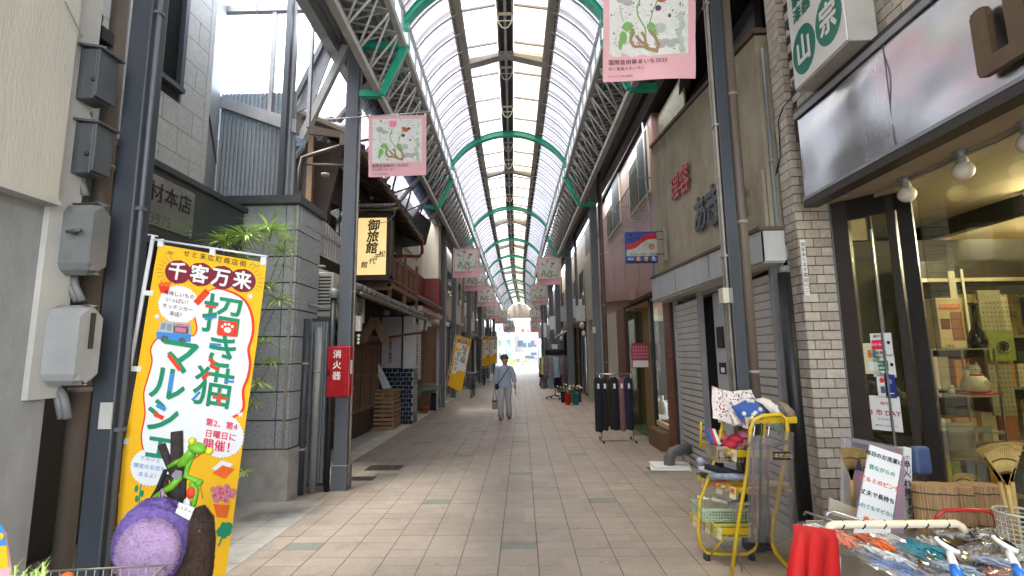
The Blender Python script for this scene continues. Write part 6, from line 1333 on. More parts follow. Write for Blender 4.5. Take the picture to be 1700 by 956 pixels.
        g = G(); [s.disc(g, *U(266 + k * 3.3, 478 - (k % 2) * 3), 2.6 * ru, 3 * rv, L * 1.4, 7) for k in range(6)]; s.stroke(g, [U(330, 504), U(334, 505), U(333, 500), U(338, 500), U(337, 495), U(342, 494)], .006, L * 2); part('topping_print', g, 'flag_orange', t)
        g = G(); s.stroke(g, [U(323, 512), U(315, 523)], .008, L * 1.6); s.poly(g, [U(340, 790), U(357, 776), U(375, 782), U(360, 797)], L * 1.3); part('tray_print', g, 'white_print', t)
        g = G(); s.poly(g, [U(341, 797), U(358, 784), U(377, 790), U(361, 806)], L * 1.6); s.poly(g, [U(341, 846), U(367, 848), U(361, 868), U(346, 867)], L * 1.4); part('tray_food_print', g, 'flag_orange', t)
        g = G(); [s.disc(g, *U(357 + 18 * math.cos(k * 2.4) * (k / 14) ** .5, 829 + 13 * math.sin(k * 2.4) * (k / 14) ** .5), 5.4 * ru, 5 * rv, L * (1.5 + k * .03), 6) for k in range(15)]; part('flower_print', g, 'towel_pink', t)
        g = G(); [s.disc(g, *U(357 + 16 * math.cos(k * 2.4 + 1) * (k / 9) ** .5, 829 + 12 * math.sin(k * 2.4 + 1) * (k / 9) ** .5), 2 * ru, 2 * rv, L * 2.3, 5) for k in range(9)]; part('flower_centre_print', g, 'flag_pink', t)
        g = G(); [s.disc(g, *U(356 + dx, 888 + dy), 6 * ru, 8 * rv, L * 1.3, 6) for dx, dy in ((0, -6), (-6, 2), (6, 1), (0, 5), (8, -6))]; s.stroke(g, [U(354, 896), U(347, 912)], .014, L * 1.3)
        for k in range(5): s.disc(g, *U(228 + (4 if k % 2 else -4), 820 + k * 8), 3 * ru, 6 * rv, L * 1.3, 6)
        s.stroke(g, [U(231, 812), U(225, 858)], .008, L * 1.2); s.disc(g, *U(199, 925), 4 * ru, 12 * rv, L * 1.3, 7); part('greens_print', g, 'flag_green', t)
        g = G(); s.disc(g, *U(200, 938), 9 * ru, 9 * rv, L * 1.5, 12); part('tomato_print', g, 'flag_red', t)
    if pole:
        a, b = s.F(0, -.012) - (V(tr) - V(tl)).normalized() * .035, s.F(0, 1.0) - (V(tr) - V(tl)).normalized() * .055; foot = b + (b - a).normalized() * (b.z / abs((b - a).normalized().z)) if b.z > 0 else b
        part('pole', G().tube([a + EZ * .02, a.lerp(foot, .42)], .0105, 8).tube([a.lerp(foot, .42), foot], .014, 8), 'pole_white', t)
        c = s.F(1.0, -.022); part('top_arm', G().tube([a, c], .007, 6), 'pole_white', t); g = G()
        for u_ in (.02, .5, .97): p = s.F(u_, -.005); part('strap', G().beam(p + EZ * .022, p - EZ * .022, .03, .0095), 'plastic_film' if detail < 2 else 'paper_white', t)
        for v_ in (.16, .40, .62, .78): p = s.F(0, v_); q = a.lerp(foot, (a.z - p.z) / (a.z - foot.z)); part('strap', G().beam(q, p + (V(tr) - V(tl)).normalized() * .02, .006, .028), 'paper_white', t)
        part('base_weight', G().tube([(foot.x, foot.y, 0), (foot.x, foot.y, .06)], .12, 16), 'concrete', t)
    return t
Yf = 2.70
nobori(P(263, 405, Y=Yf), P(443, 437, Y=Yf + .03), P(372, 982, Y=Yf), P(172, 950, Y=Yf), 'big yellow market flag tied to the nearest dark column', 2, .006)
single('tie_wire', G().tube([P(186, 380, Y=Yf + .05), P(262, 392, Y=Yf + .02)], .004, 4).tube([P(150, 745, Y=Yf + .05), P(190, 735, Y=Yf), P(203, 732, Y=Yf)], .004, 4), 'paper_white', 'white ties fastening the big yellow flag to the dark column', 'tie')
single('ribbon_tail', G().slab([P(181, 786, Y=2.66), P(187, 786, Y=2.66), P(197, 742, Y=2.66), P(190, 741, Y=2.66)], (0, -1, 0), .003), 'paper_white', 'white ribbon tail dangling from the flag pole', 'ribbon')
nobori(P(758, 557, Y=18.4), P(783, 564, Y=18.4), P(766, 651, Y=18.4), P(743, 640, Y=18.4), 'leaning yellow market flag by the dark column, beside the bicycle', 1, .01)
nobori(P(801, 558, Y=30), P(812, 558, Y=30), P(813, 607, Y=30), P(800, 608, Y=30), 'left one of the far pair of yellow market flags', 1, .01)
nobori(P(813, 559, Y=31.2), P(826, 559, Y=31.2), P(825, 603, Y=31.2), P(813, 603, Y=31.2), 'right one of the far pair of yellow market flags', 1, .01)

# ================================================================ FOREGROUND LEFT
# papyrus plant behind the flag
pl = thing('papyrus_plant', 'tall umbrella papyrus with bright green spiky heads in front of the granite pier', 'plant', (-3.2, 5.0, 0))
part('pot', G().lathe((-3.2, 5.0, 0), [(.12, 0), (.15, .22), (.17, .22), (.17, .25), (.14, .25), (.13, .2), (.0, .2)], 18), 'terracotta', pl)
rp = random.Random(3)
def spray(c, r, n):
    """a papyrus head: many thin arching blades from one point"""
    g = G(); c = V(c)
    for k in range(n):
        a = k * 2.399 + rp.uniform(-.2, .2); rr = r * rp.uniform(.6, 1.1); el = rp.uniform(-.1, .7); d = V((math.cos(a), math.sin(a), 0)); side = V((-math.sin(a), math.cos(a), 0)) * rp.uniform(.007, .010)
        f = lambda q: c + d * rr * q * math.cos(el * .6) + EZ * rr * (q * math.sin(el) - .32 * q * q)
        p = [f(0), f(.4), f(.75), f(1.)]; g.add([p[0] - side * .4, p[0] + side * .4, p[1] + side, p[1] - side, p[2] + side * .8, p[2] - side * .8, p[3]], [(0, 1, 2, 3), (3, 2, 4, 5), (5, 4, 6)])
    part('leaf_spray', g, 'papyrus_leaf', pl)
for (x, y, r, yy, n) in ((446, 380, .34, 5.15, 70), (408, 392, .34, 4.9, 70), (372, 402, .30, 4.8, 56), (402, 428, .28, 5.0, 40), (467, 416, .24, 5.2, 46), (474, 398, .22, 5.3, 26), (462, 498, .28, 5.2, 60), (440, 478, .26, 5.0, 46), (470, 442, .16, 5.3, 20), (436, 568, .26, 5.0, 44), (452, 598, .26, 5.2, 44), (428, 636, .24, 5.0, 36), (420, 668, .2, 5.1, 26), (405, 785, .12, 5.0, 24)):
    c = P(x, y, Y=yy); part('stem', G().tube([(-3.2 + rp.uniform(-.06, .06), 5.0 + rp.uniform(-.05, .05), .2), (lerp(-3.2, c.x, .45), lerp(5.0, yy, .5), c.z * .55), tuple(c)], [.006, .005, .0035], 5), 'papyrus_stem', pl); spray(c, r, int(n * 1.0))
single('blade_grass', G().slab([P(457, 350, Y=5.3), P(461, 352, Y=5.3), P(448, 400, Y=5.3), P(445, 400, Y=5.3)], (0, -1, 0), .002), 'papyrus_stem', 'single dark leaf blade rising above the papyrus heads', 'leaf')

# stand in the near left corner: branch with a frog figure, plush rucksack, brown plush, wire basket
Yq = 1.95
st = thing('display_branch', 'cut dark branches standing behind the purple rucksack', 'branch', P(290, 950, Y=Yq))
for pts, r in (([(292, 1150), (294, 860), (294, 716)], [.02, .024, .021]), ([(294, 800), (280, 768), (268, 738)], [.012, .013, .014]), ([(238, 855), (262, 815), (280, 790)], [.012, .012, .011]), ([(290, 835), (278, 812), (272, 792)], [.010, .011, .010]), ([(302, 870), (312, 850), (320, 835)], [.01, .01, .01])):
    part('branch', G().tube([P(x, y, Y=Yq) for x, y in pts], r, 9), 'bark', st)
part('branch', G().tube([P(308, 760, Y=Yq), P(304, 800, Y=Yq), P(300, 900, Y=Yq)], .012, 8), 'bark', st)
part('round_tag', G().tube([P(294, 788, Y=Yq - .03), P(294, 788, Y=Yq - .034)], .019, 5), 'meter_cover', st)
fg = thing('frog_figure', 'green frog figure with yellow eyes clinging to the dark branches', 'figurine', P(315, 780, Y=Yq))
F_ = lambda x, y, d=0.: P(x, y, Y=Yq - .02 + d)
part('torso', G().tube([F_(298, 772), F_(308, 765), F_(318, 752), F_(322, 745)], [.014, .021, .019, .013], 12), 'frog_green', fg)
hd = part('head', G().ball(F_(328, 744), 0.036, .027, .021, n=16, m=10, rot=Matrix.Rotation(.35, 3, 'Y')), 'frog_green', fg)
for x, y in ((319, 732), (348, 749)): part('eye', G().ball(F_(x, y, -.01), .014, n=10, m=8), 'frog_yellow', hd)
part('arm', G().tube([F_(318, 757), F_(312, 775), F_(308, 790), F_(322, 796), F_(330, 800)], [.011, .010, .009, .010, .012], 8), 'frog_green', fg)
part('arm', G().tube([F_(305, 763), F_(292, 768), F_(280, 775)], [.011, .009, .008], 8), 'frog_green', fg); part('hand', G().ball(F_(331, 801), .014).ball(F_(322, 797), .012), 'frog_green', fg)
part('leg', G().tube([F_(300, 790), F_(285, 808), F_(262, 822), F_(243, 838)], [.014, .014, .011, .009], 8), 'frog_green', fg); part('leg', G().tube([F_(318, 800), F_(326, 815), F_(322, 838), F_(312, 850)], [.012, .011, .009, .008], 8), 'frog_green', fg)
part('scarf', G().ball(F_(317, 818, -.01), .016, .012, .022), 'flag_red', fg); part('belly_patch', G().ball(F_(310, 836, -.005), .014, .01, .022), 'white_paint', fg)
part('fishing_line', G().tube([F_(331, 800), F_(334, 815), F_(337, 828)], .0012, 4), 'lettering_black', fg)
def fuzzy(name, g, m, parent, amp=.004, seed=1, pile=2600, L_=.0055):
    rr = random.Random(seed + 20); f_ = G(); q_ = [V(p) for p in g.v]; cn = sum(q_, V((0, 0, 0))) / len(q_)
    for _ in range(pile):
        fa = rr.choice(g.f)
        if len(fa) != 4: continue
        a, b, c, d = (q_[i] for i in fa); n_ = (b - a).cross(d - a)
        if n_.length < 1e-9: continue
        n_.normalize(); p = a.lerp(b, rr.random()).lerp(d.lerp(c, rr.random()), rr.random()); n_ = n_ if n_.dot(p - cn) > 0 else -n_; t_ = (b - a).normalized() * .0022; tip = p + n_ * L_ + V((rr.uniform(-1, 1), rr.uniform(-1, 1), rr.uniform(-1.4, .4))) * L_ * .6
        f_.add([p - t_, p + t_, tip], [(0, 1, 2)])
    part('plush_pile', f_, m, parent, kind='stuff')
    rr = random.Random(seed); 
    for i, p in enumerate(g.v): g.v[i] = p + V((rr.uniform(-amp, amp), rr.uniform(-amp, amp), rr.uniform(-amp, amp)))
    return part(name, g, m, parent)
rk = thing('plush_rucksack', 'plain purple plush rucksack with a small white price tag', 'rucksack', P(260, 950, Y=Yq - .1))
c = P(256, 900, Y=Yq - .08); fuzzy('bag_body', G().ball(c, .135, .095, .15, n=44, m=30), 'plush_purple', rk, .0022, 2)
c2 = P(246, 915, Y=Yq - .17); fuzzy('front_pocket', G().ball(c2, .105, .05, .105, n=36, m=24), 'plush_lilac', rk, .0018, 3)
fuzzy('top_ruffle', G().tube([P(228, 852, Y=Yq - .1), P(246, 838, Y=Yq - .1), P(272, 836, Y=Yq - .1), P(292, 850, Y=Yq - .1)], [.012, .022, .022, .012], 14), 'plush_purple', rk, .002, 4)
part('strap', G().tube([P(244, 845, Y=Yq - .02), P(262, 812, Y=Yq - .02), P(275, 780, Y=Yq - .02)], .008, 6), 'cloth_black', rk); part('carry_loop', G().tube([P(262, 840, Y=Yq - .08), P(268, 815, Y=Yq - .06), P(276, 840, Y=Yq - .08)], .009, 6), 'plush_lilac', rk)
pass
a = [P(x, y, Y=Yq - .2) for x, y in ((291, 851), (297, 834), (323, 843), (314, 864))]; part('price_tag', G().slab(a, (0, -1, 0), .002), 'paper_white', rk)
text('ぴょんぴょん', (a[0] + a[2]) / 2 + V((0, -.003, .006)), a[2] - a[1], a[1] - a[0], .014, 'lettering_black', rk, align='CENTER')
bpz = thing('brown_plush', 'dark brown elongated plush shape beside the purple rucksack', 'plush toy', P(330, 950, Y=Yq - .05))
fuzzy('body', G().tube([P(318, 1010, Y=Yq - .04), P(320, 950, Y=Yq - .04), P(326, 900, Y=Yq - .04), P(332, 862, Y=Yq - .04), P(329, 842, Y=Yq - .04)], [.05, .065, .062, .045, .022], 20), 'plush_brown', bpz, .0015, 5)
part('eye', G().ball(P(339, 864, Y=Yq - .095), .005), 'vase_black', bpz); part('bead', G().ball(P(331, 882, Y=Yq - .10), .006), 'bronze', bpz)
wb = thing('wire_basket', 'open wire display basket at the lower left corner', 'basket', P(140, 956, Y=1.6)); zb = P(140, 945, Y=1.6).z
pa = [P(36, 955, Y=1.5), P(48, 950, Y=1.6), P(278, 938, Y=1.66), P(255, 956, Y=1.4)]
part('rim', G().tube(pa, .0035, 6), 'wire_metal', wb)
for k in range(16):
    p = pa[1].lerp(pa[2], (k + .5) / 16); part('wire', G().tube([p, p - EZ * .25], .0018, 4), 'wire_metal', wb)
for z in (.10, .2): part('hoop', G().tube([p_ - EZ * z for p_ in pa], .0022, 4), 'wire_metal', wb)
t = thing('herb_plant', 'small green sprigs poking up at the lower left corner', 'plant', P(60, 956, Y=1.5))
for k, (x, y) in enumerate(((26, 938), (40, 948), (60, 944), (72, 933), (74, 940), (52, 950))):
    g = G(); b0 = P(x - 4 + 3 * (k % 3), 1000, Y=1.5); p1 = P(x, y, Y=1.5); g.tube([b0, p1], .003, 5)
    for j in range(9): q = b0.lerp(p1, .35 + j * .08); a = j * 2.4; g.add([q, q + V((math.cos(a) * .018, math.sin(a) * .018, .02)), q + V((math.cos(a + .5) * .012, math.sin(a + .5) * .012, .0095))], [(0, 1, 2)])
    part('sprig', g, 'papyrus_leaf', t)
single('orange_flower', G().ball(P(110, 958, Y=1.55), .018, rz=.014), 'orange_net', 'orange flower head just above the wire basket rim', 'flower')
cd_ = thing('picture_card', 'colourful printed card cut off by the left edge of the photo', 'card', P(5, 930, Y=1.5))
part('card', G().slab([P(-40, 975, Y=1.5), P(20, 960, Y=1.5), P(8, 885, Y=1.5), P(-5, 868, Y=1.5), P(-40, 868, Y=1.5)], (0, -1, 0), .004), 'banner_pink', cd_)
part('yellow_field', G().quad(P(-38, 950, Y=1.497), P(14, 942, Y=1.497), P(11, 906, Y=1.497), P(-38, 912, Y=1.497)), 'flag_yellow', cd_); part('blue_field', G().quad(P(-38, 911, Y=1.497), P(11, 905, Y=1.497), P(4, 872, Y=1.497), P(-38, 878, Y=1.497)), 'flag_blue', cd_); part('star', G().ball(P(2, 890, Y=1.495), .008, .001, .0095), 'flag_yellow', cd_)

# ================================================================ WOMAN
def crease(g, a):
    for i, p in enumerate(g.v): g.v[i] = p + V((math.sin(p.z * 47 + p.y * 60 + p.x * 30), math.cos(p.z * 39 + p.x * 80), 0)) * a * .6 + V((math.sin(p.z * 90 + p.x * 50), 0, 0)) * a * .3
def person():
    t = thing('person', 'woman in pale blue blouse and light grey trousers with a handbag and a long umbrella', 'person', (-.46, 12.78, 0))
    ox, oy = -.46, 12.78; Q = lambda x, y, z: V((ox + x, oy + y, z))
    J = {'pel': (0, 0, .86, .13), 'waist': (0, 0, 1.0, .11), 'chest': (0, 0, 1.2, .13), 'neckb': (0, 0, 1.335, .06), 'neck': (.005, -.01, 1.38, .045), 'head': (.01, -.02, 1.465, .108), 'crown': (.01, -.01, 1.54, .07),
         'hl': (-.085, 0, .82, .085), 'kl': (-.095, -.13, .47, .055), 'al': (-.10, -.10, .08, .038), 'tl': (-.11, -.22, .035, .035), 'hr': (.085, 0, .82, .085), 'kr': (.085, -.0, .46, .055), 'ar': (.10, .12, .10, .038), 'tr': (.115, .02, .035, .035),
         'sl': (-.17, 0, 1.295, .055), 'el': (-.235, .01, 1.04, .042), 'wl': (-.235, -.05, .83, .028), 'sr': (.17, 0, 1.295, .055), 'er': (.235, .0, 1.06, .042), 'wr': (.27, -.15, .87, .028)}
    E_ = ['pel waist', 'waist chest', 'chest neckb', 'neckb neck', 'neck head', 'head crown', 'pel hl', 'hl kl', 'kl al', 'al tl', 'pel hr', 'hr kr', 'kr ar', 'ar tr', 'chest sl', 'sl el', 'el wl', 'chest sr', 'sr er', 'er wr']
    for s_, wn in (('l', 'wl'), ('r', 'wr')):
        wx, wy, wz, _ = J[wn]; J['p' + s_] = (wx, wy - .015, wz - .045, .026); E_.append(wn + ' p' + s_)
        for k in range(4):
            dx = (-.02 + .0135 * k); J['f%s%d' % (s_, k)] = (wx + dx, wy - .03, wz - .085 - .008 * (k in (1, 2)), .0085); J['g%s%d' % (s_, k)] = (wx + dx, wy - .012, wz - .115, .0075); E_ += ['p%s f%s%d' % (s_, s_, k), 'f%s%d g%s%d' % (s_, k, s_, k)]
        sg = 1 if s_ == 'l' else -1; J['th' + s_] = (wx + .032 * sg, wy - .03, wz - .07, .009); E_.append('p%s th%s' % (s_, s_))
    names = list(J); me = bpy.data.meshes.new('body'); me.from_pydata([tuple(J[n][:3]) for n in names], [tuple(names.index(q) for q in e.split()) for e in E_], []); me.materials.append(MATS['skin'])
    o = bpy.data.objects.new('body', me); COL.objects.link(o); o.parent = t; md = o.modifiers.new('skin', 'SKIN'); sv = me.skin_vertices[0].data
    for i, n in enumerate(names): sv[i].radius = (J[n][3], J[n][3] * (.8 if n in ('chest', 'waist', 'pel') else 1)); sv[i].use_root = n == 'pel'
    sb_ = o.modifiers.new('smooth', 'SUBSURF'); sb_.levels = sb_.render_levels = 2; md.use_smooth_shade = True
    # head details: face turned towards the right of the street
    hx, hy, hz = .012, -.03, 1.475; fwd = V((.45, -.89, 0)); sd_ = V((.89, .45, 0))
    fp = lambda a, b, z: Q(hx, hy, hz + z) + fwd * a + sd_ * b
    for b in (-.03, .03): part('eye', G().ball(fp(.082, b, .01), .009, .005, .006, n=8, m=6), 'lettering_black', t); part('eyebrow', G().tube([fp(.085, b - .015, .03), fp(.088, b + .015, .03)], .0035, 4), 'hair_brown', t)
    part('nose', G().tube([fp(.085, 0, .012), fp(.103, 0, -.018), fp(.09, 0, -.024)], [.007, .012, .008], 8), 'skin', t); part('mouth', G().tube([fp(.083, -.018, -.045), fp(.09, 0, -.046), fp(.083, .018, -.045)], .005, 5), 'flag_maroon', t)
    for b in (-.083, .083): part('ear', G().ball(fp(.0, b, -.005), .012, .018, .028, n=8, m=6), 'skin', t)
    rr = random.Random(8); hg = G().ball(Q(hx, hy, hz + .045) - fwd * .035, .098, .098, .088, n=26, m=16)
    for k in range(60):
        a, e = rr.uniform(0, 6.28), rr.uniform(.1, 1.4); d = V((math.cos(a) * math.sin(e), math.sin(a) * math.sin(e), math.cos(e)))
        if d.dot(fwd) < .3 or d.z > .75: hg.ball(Q(hx, hy, hz + .045) - fwd * .03 + V((d.x * .098, d.y * .093, d.z * .088)), rr.uniform(.018, .03), n=7, m=5)
    part('hair', hg, 'hair_brown', t)
    # blouse: flared body and three quarter sleeves
    g = G(); g.smooth = True; rings = [(.80, .205, .145), (.86, .195, .14), (.98, .168, .125), (1.10, .165, .122), (1.22, .178, .12), (1.29, .175, .105), (1.325, .12, .085), (1.345, .062, .06)]; n = 26
    rings = [tuple(lerp(p_, q_, f_) for p_, q_ in zip(rings[i_], rings[i_ + 1])) for i_ in range(len(rings) - 1) for f_ in (0, .34, .67)] + rings[-1:]
    vs = [Q(a * math.cos(2 * math.pi * k / n) + .004 * math.sin(k * 5 + z * 20), b * math.sin(2 * math.pi * k / n) + (.006 * math.sin(k * 3.1) if z < 1 else 0), z) for z, a, b in rings for k in range(n)]
    g.add(vs, [(i * n + k, i * n + (k + 1) % n, (i + 1) * n + (k + 1) % n, (i + 1) * n + k) for i in range(len(rings) - 1) for k in range(n)])
    for s_ in (-1, 1):
        e, w_ = (J['el'], J['wl']) if s_ < 0 else (J['er'], J['wr'])
        g.tube([Q(s_ * .13, 0, 1.285), Q(s_ * .175, .0, 1.27), Q(*[lerp(p, q, .5) for p, q in zip((s_ * .18, 0, 1.26), e[:3])]), Q(*e[:3]), Q(*[lerp(p, q, .62) for p, q in zip(e[:3], w_[:3])])], [.065, .068, .064, .058, .056], 14)
    crease(g, .010); part('blouse', g, 'blouse', t); part('collar', G().tube([Q(-.055, -.03, 1.35), Q(-.03, -.075, 1.31), Q(0, -.10, 1.27)], .014, 6).tube([Q(.055, -.03, 1.35), Q(.03, -.075, 1.31), Q(0, -.10, 1.27)], .014, 6), 'blouse', t)
    g = G()
    for s_, h, k, a in ((-1, J['hl'], J['kl'], J['al']), (1, J['hr'], J['kr'], J['ar'])): g.tube([Q(h[0] * .9, 0, .92), Q(h[0], h[1], .80), Q(*[lerp(p, q, .5) for p, q in zip(h[:3], k[:3])]), Q(*k[:3]), Q(*[lerp(p, q, .6) for p, q in zip(k[:3], a[:3])]), Q(a[0], a[1] - .005, .065)], [.10, .105, .092, .078, .070, .072], 16)
    crease(g, .007); part('trousers', g, 'trousers_grey', t)
    for a, b in (('al', 'tl'), ('ar', 'tr')): part('shoe', G().tube([Q(J[a][0], J[a][1] + .05, .035), Q(J[a][0], J[a][1], .045), Q(J[b][0], J[b][1] - .01, .032), Q(J[b][0], J[b][1] - .04, .028)], [.034, .044, .044, .025], 10), 'shoe_brown', t)
    return Q
Q = person()
t = thing('shoulder_bag', 'small dark bag on a strap slung across the blouse of the woman', 'bag', Q(-.12, -.1, .9)); part('strap', G().tube([Q(.13, -.05, 1.335), Q(.09, -.135, 1.25), Q(-.02, -.15, 1.08), Q(-.13, -.145, .93), Q(-.2, -.08, .86)], .012, 6), 'navy_cloth', t); part('pouch', G().ball(Q(-.19, -.10, .82), .055, .04, .075), 'navy_cloth', t)
t = thing('hand_bag', 'tan and black patterned handbag carried low by the woman', 'bag', Q(-.25, -.08, .45)); hb = Q(-.25, -.085, 0)
part('body', G().box(hb.x - .065, hb.x + .065, hb.y - .05, hb.y + .05, .26, .50), 'bag_tan', t, bevel=.02); part('band', G().box(hb.x - .068, hb.x + .068, hb.y - .053, hb.y + .053, .44, .475), 'navy_cloth', t, bevel=.01); part('handle', G().tube([(hb.x - .045, hb.y, .49), (hb.x - .03, hb.y, .62), (hb.x, hb.y, .735), (hb.x + .03, hb.y, .62), (hb.x + .045, hb.y, .49)], .009, 6), 'navy_cloth', t)
t = thing('long_umbrella', 'closed white umbrella held like a cane by the woman', 'umbrella', Q(.33, -.25, 0)); part('canopy_roll', G().tube([Q(.285, -.18, .60), Q(.30, -.19, .52), Q(.345, -.24, .12), Q(.35, -.245, .08)], [.012, .028, .02, .008], 9), 'white_paint', t); part('shaft', G().tube([Q(.272, -.165, .80), Q(.285, -.18, .6)], .009, 6).tube([Q(.35, -.245, .08), Q(.357, -.25, .0)], .005, 5), 'lettering_grey', t); part('handle', G().tube([Q(.272, -.165, .78), Q(.268, -.16, .84), Q(.262, -.19, .86), Q(.258, -.215, .835)], .012, 6), 'wood_dark', t)

# ================================================================ STREET GOODS ON THE RIGHT
def trousers(x0, x1, y, ztop, zbot, m, lab):
    t = thing('hanging_trousers', lab, 'trousers', ((x0 + x1) / 2, y, ztop), 'trousers on the hanging rail'); g = G(); g.smooth = True; n = 14; w_ = (x1 - x0) / 2; cx = (x0 + x1) / 2; vs = []
    rs = [(ztop, .6, .02), (ztop - .06, .95, .045), (ztop - .4, .95, .055), (zbot + .02, 1.0, .06), (zbot, .97, .055)]
    for z, a, b in rs: vs += [V((cx + w_ * a * math.cos(2 * math.pi * k / n), y + b * math.sin(2 * math.pi * k / n) + .012 * math.sin(k * 2.7), z + .01 * math.sin(k))) for k in range(n)]
    g.add(vs, [(i * n + k, (i + 1) * n + k, (i + 1) * n + (k + 1) % n, i * n + (k + 1) % n) for i in range(len(rs) - 1) for k in range(n)] + [tuple(range((len(rs) - 1) * n, len(rs) * n))]); part('cloth', g, m, t)
    part('hanger', G().tube([(cx, y, ztop - .01), (cx, y, ztop + .06), (cx + .01, y + .015, ztop + .08)], .004, 5), 'alu', t); part('size_tag', G().box(cx - .02, cx + .02, y - .066, y - .062, ztop - .2, ztop - .11), 'paper_white', t)
hr = thing('hanging_rail', 'chrome hanging rail on wheels carrying dark trousers', 'clothes rail', (1.7, 9.4, 0)); zr = P(1016, 621, Y=9.4).z; xa, xb = P(990, 621, Y=9.4).x, P(1046, 621, Y=9.4).x
part('top_bar', G().tube([(xa, 9.4, zr), (xb, 9.4, zr)], .014, 8), 'alu', hr)
for x in (1.44, 2.02): part('upright', G().tube([(x, 9.4, .06), (x, 9.4, zr)], .012, 8), 'alu', hr); part('foot', G().tube([(x, 9.15, .06), (x, 9.65, .06)], .012, 8), 'alu', hr); [part('castor', G().tube([(x - .01, yy_, .03), (x + .01, yy_, .03)], .03, 10), 'black_rubber', hr) for yy_ in (9.17, 9.63)]
for k, (a, b, z0_, m, lab) in enumerate(((986, 999, 716, 'cloth_black', 'black trousers at the far left end of the hanging rail'), (999, 1008, 714, 'cloth_black', 'second pair of black trousers from the left on the hanging rail'), (1011, 1027, 713, 'cloth_black', 'wide black trousers in the middle of the hanging rail'), (1026, 1037, 715, 'cloth_mauve', 'dusty pink trousers on the hanging rail'), (1036, 1050, 713, 'navy_cloth', 'dark navy trousers at the right end of the hanging rail'))):
    trousers(P(a, 650, Y=9.4).x, P(b, 650, Y=9.4).x, 9.38 + .02 * (k % 2), zr - .06, P(1010, z0_, Y=9.4).z, m, lab)
# round clothes rack
cr_ = thing('round_clothes_rack', 'round rolling rack crowded with dull printed tops', 'clothes rack', (1.2, 18.6, 0)); cx, cyy = 1.2, 18.6
part('pole', G().tube([(cx, cyy, .1), (cx, cyy, 1.7)], .02, 8), 'alu_dull', cr_); part('ring', G().tube([(cx + .5 * math.cos(k * .314), cyy + .4 * math.sin(k * .314), 1.55) for k in range(21)], .012, 6), 'alu_dull', cr_)
for k in range(4): a = k * 1.57 + .4; part('foot', G().tube([(cx, cyy, .14), (cx + .36 * math.cos(a), cyy + .36 * math.sin(a), .08)], .018, 6), 'pipe_brown', cr_); part('castor', G().ball((cx + .36 * math.cos(a), cyy + .36 * math.sin(a), .035), .035), 'black_rubber', cr_)
gm = [('cloth_black', 'black'), ('cloth_yellow', 'pale yellow'), ('cloth_grey', 'grey'), ('cloth_print', 'brown print'), ('cloth_blue', 'light blue'), ('cloth_print', 'brown print'), ('cloth_grey', 'grey'), ('cloth_mauve', 'mauve'), ('cloth_black', 'black')]
def garment(x, y, z, w_, h_, m, lab, ang=0.):
    t = thing('hanging_garment', lab, 'garment', (x, y, z), 'tops on the round clothes rack'); g = G(); g.smooth = True; n = 12; vs = []; ca, sa = math.cos(ang), math.sin(ang)
    for z_, a, b in ((z, .25, .02), (z - .05, .8, .05), (z - h_ * .5, .78, .07), (z - h_, 1.0, .09)): vs += [V((x + ca * w_ * a * math.cos(k * .5236) / 2 - sa * b * math.sin(k * .5236), y + sa * w_ * a * math.cos(k * .5236) / 2 + ca * b * math.sin(k * .5236) , z_ + .02 * math.sin(k * 2))) for k in range(n)]
    g.add(vs, [(i * n + k, (i + 1) * n + k, (i + 1) * n + (k + 1) % n, i * n + (k + 1) % n) for i in range(3) for k in range(n)]); part('cloth', g, m, t); part('sleeve', G().tube([(x - ca * w_ * .3, y - sa * w_ * .3, z - .06), (x - ca * w_ * .45, y - sa * w_ * .45, z - .4)], .05, 8), m, t)
for k in range(9):
    a = math.pi * (1.0 + k / 8); garment(cx + .5 * math.cos(a), cyy + .4 * math.sin(a), 1.52, .34, .62 if k % 2 else .72, gm[k][0], gm[k][1] + ' top, ' + ['first', 'second', 'third', 'fourth', 'fifth', 'sixth', 'seventh', 'eighth', 'last'][k] + ' from the left on the round rack', a + 1.2)
for k in range(4): garment(cx - .42 + .27 * k, cyy - .05, .88, .3, .5, ['cloth_print', 'cloth_blue', 'cloth_black', 'cloth_grey'][k], ['brown print', 'light blue', 'black', 'grey'][k] + ' top hanging in the lower row of the round rack, ' + ['leftmost', 'second', 'third', 'rightmost'][k], .2)
single('folded_bag', G().box(cx - .35, cx + .35, cyy - .22, cyy + .2, 1.60, 1.82), 'cloth_black', 'black folded bag lying on top of the round clothes rack', 'bag', bevel=.06); single('white_card', G().box(cx - .08, cx + .12, cyy - .03, cyy, 1.825, 2.0), 'paper_white', 'small white card standing on the black folded bag', 'card')
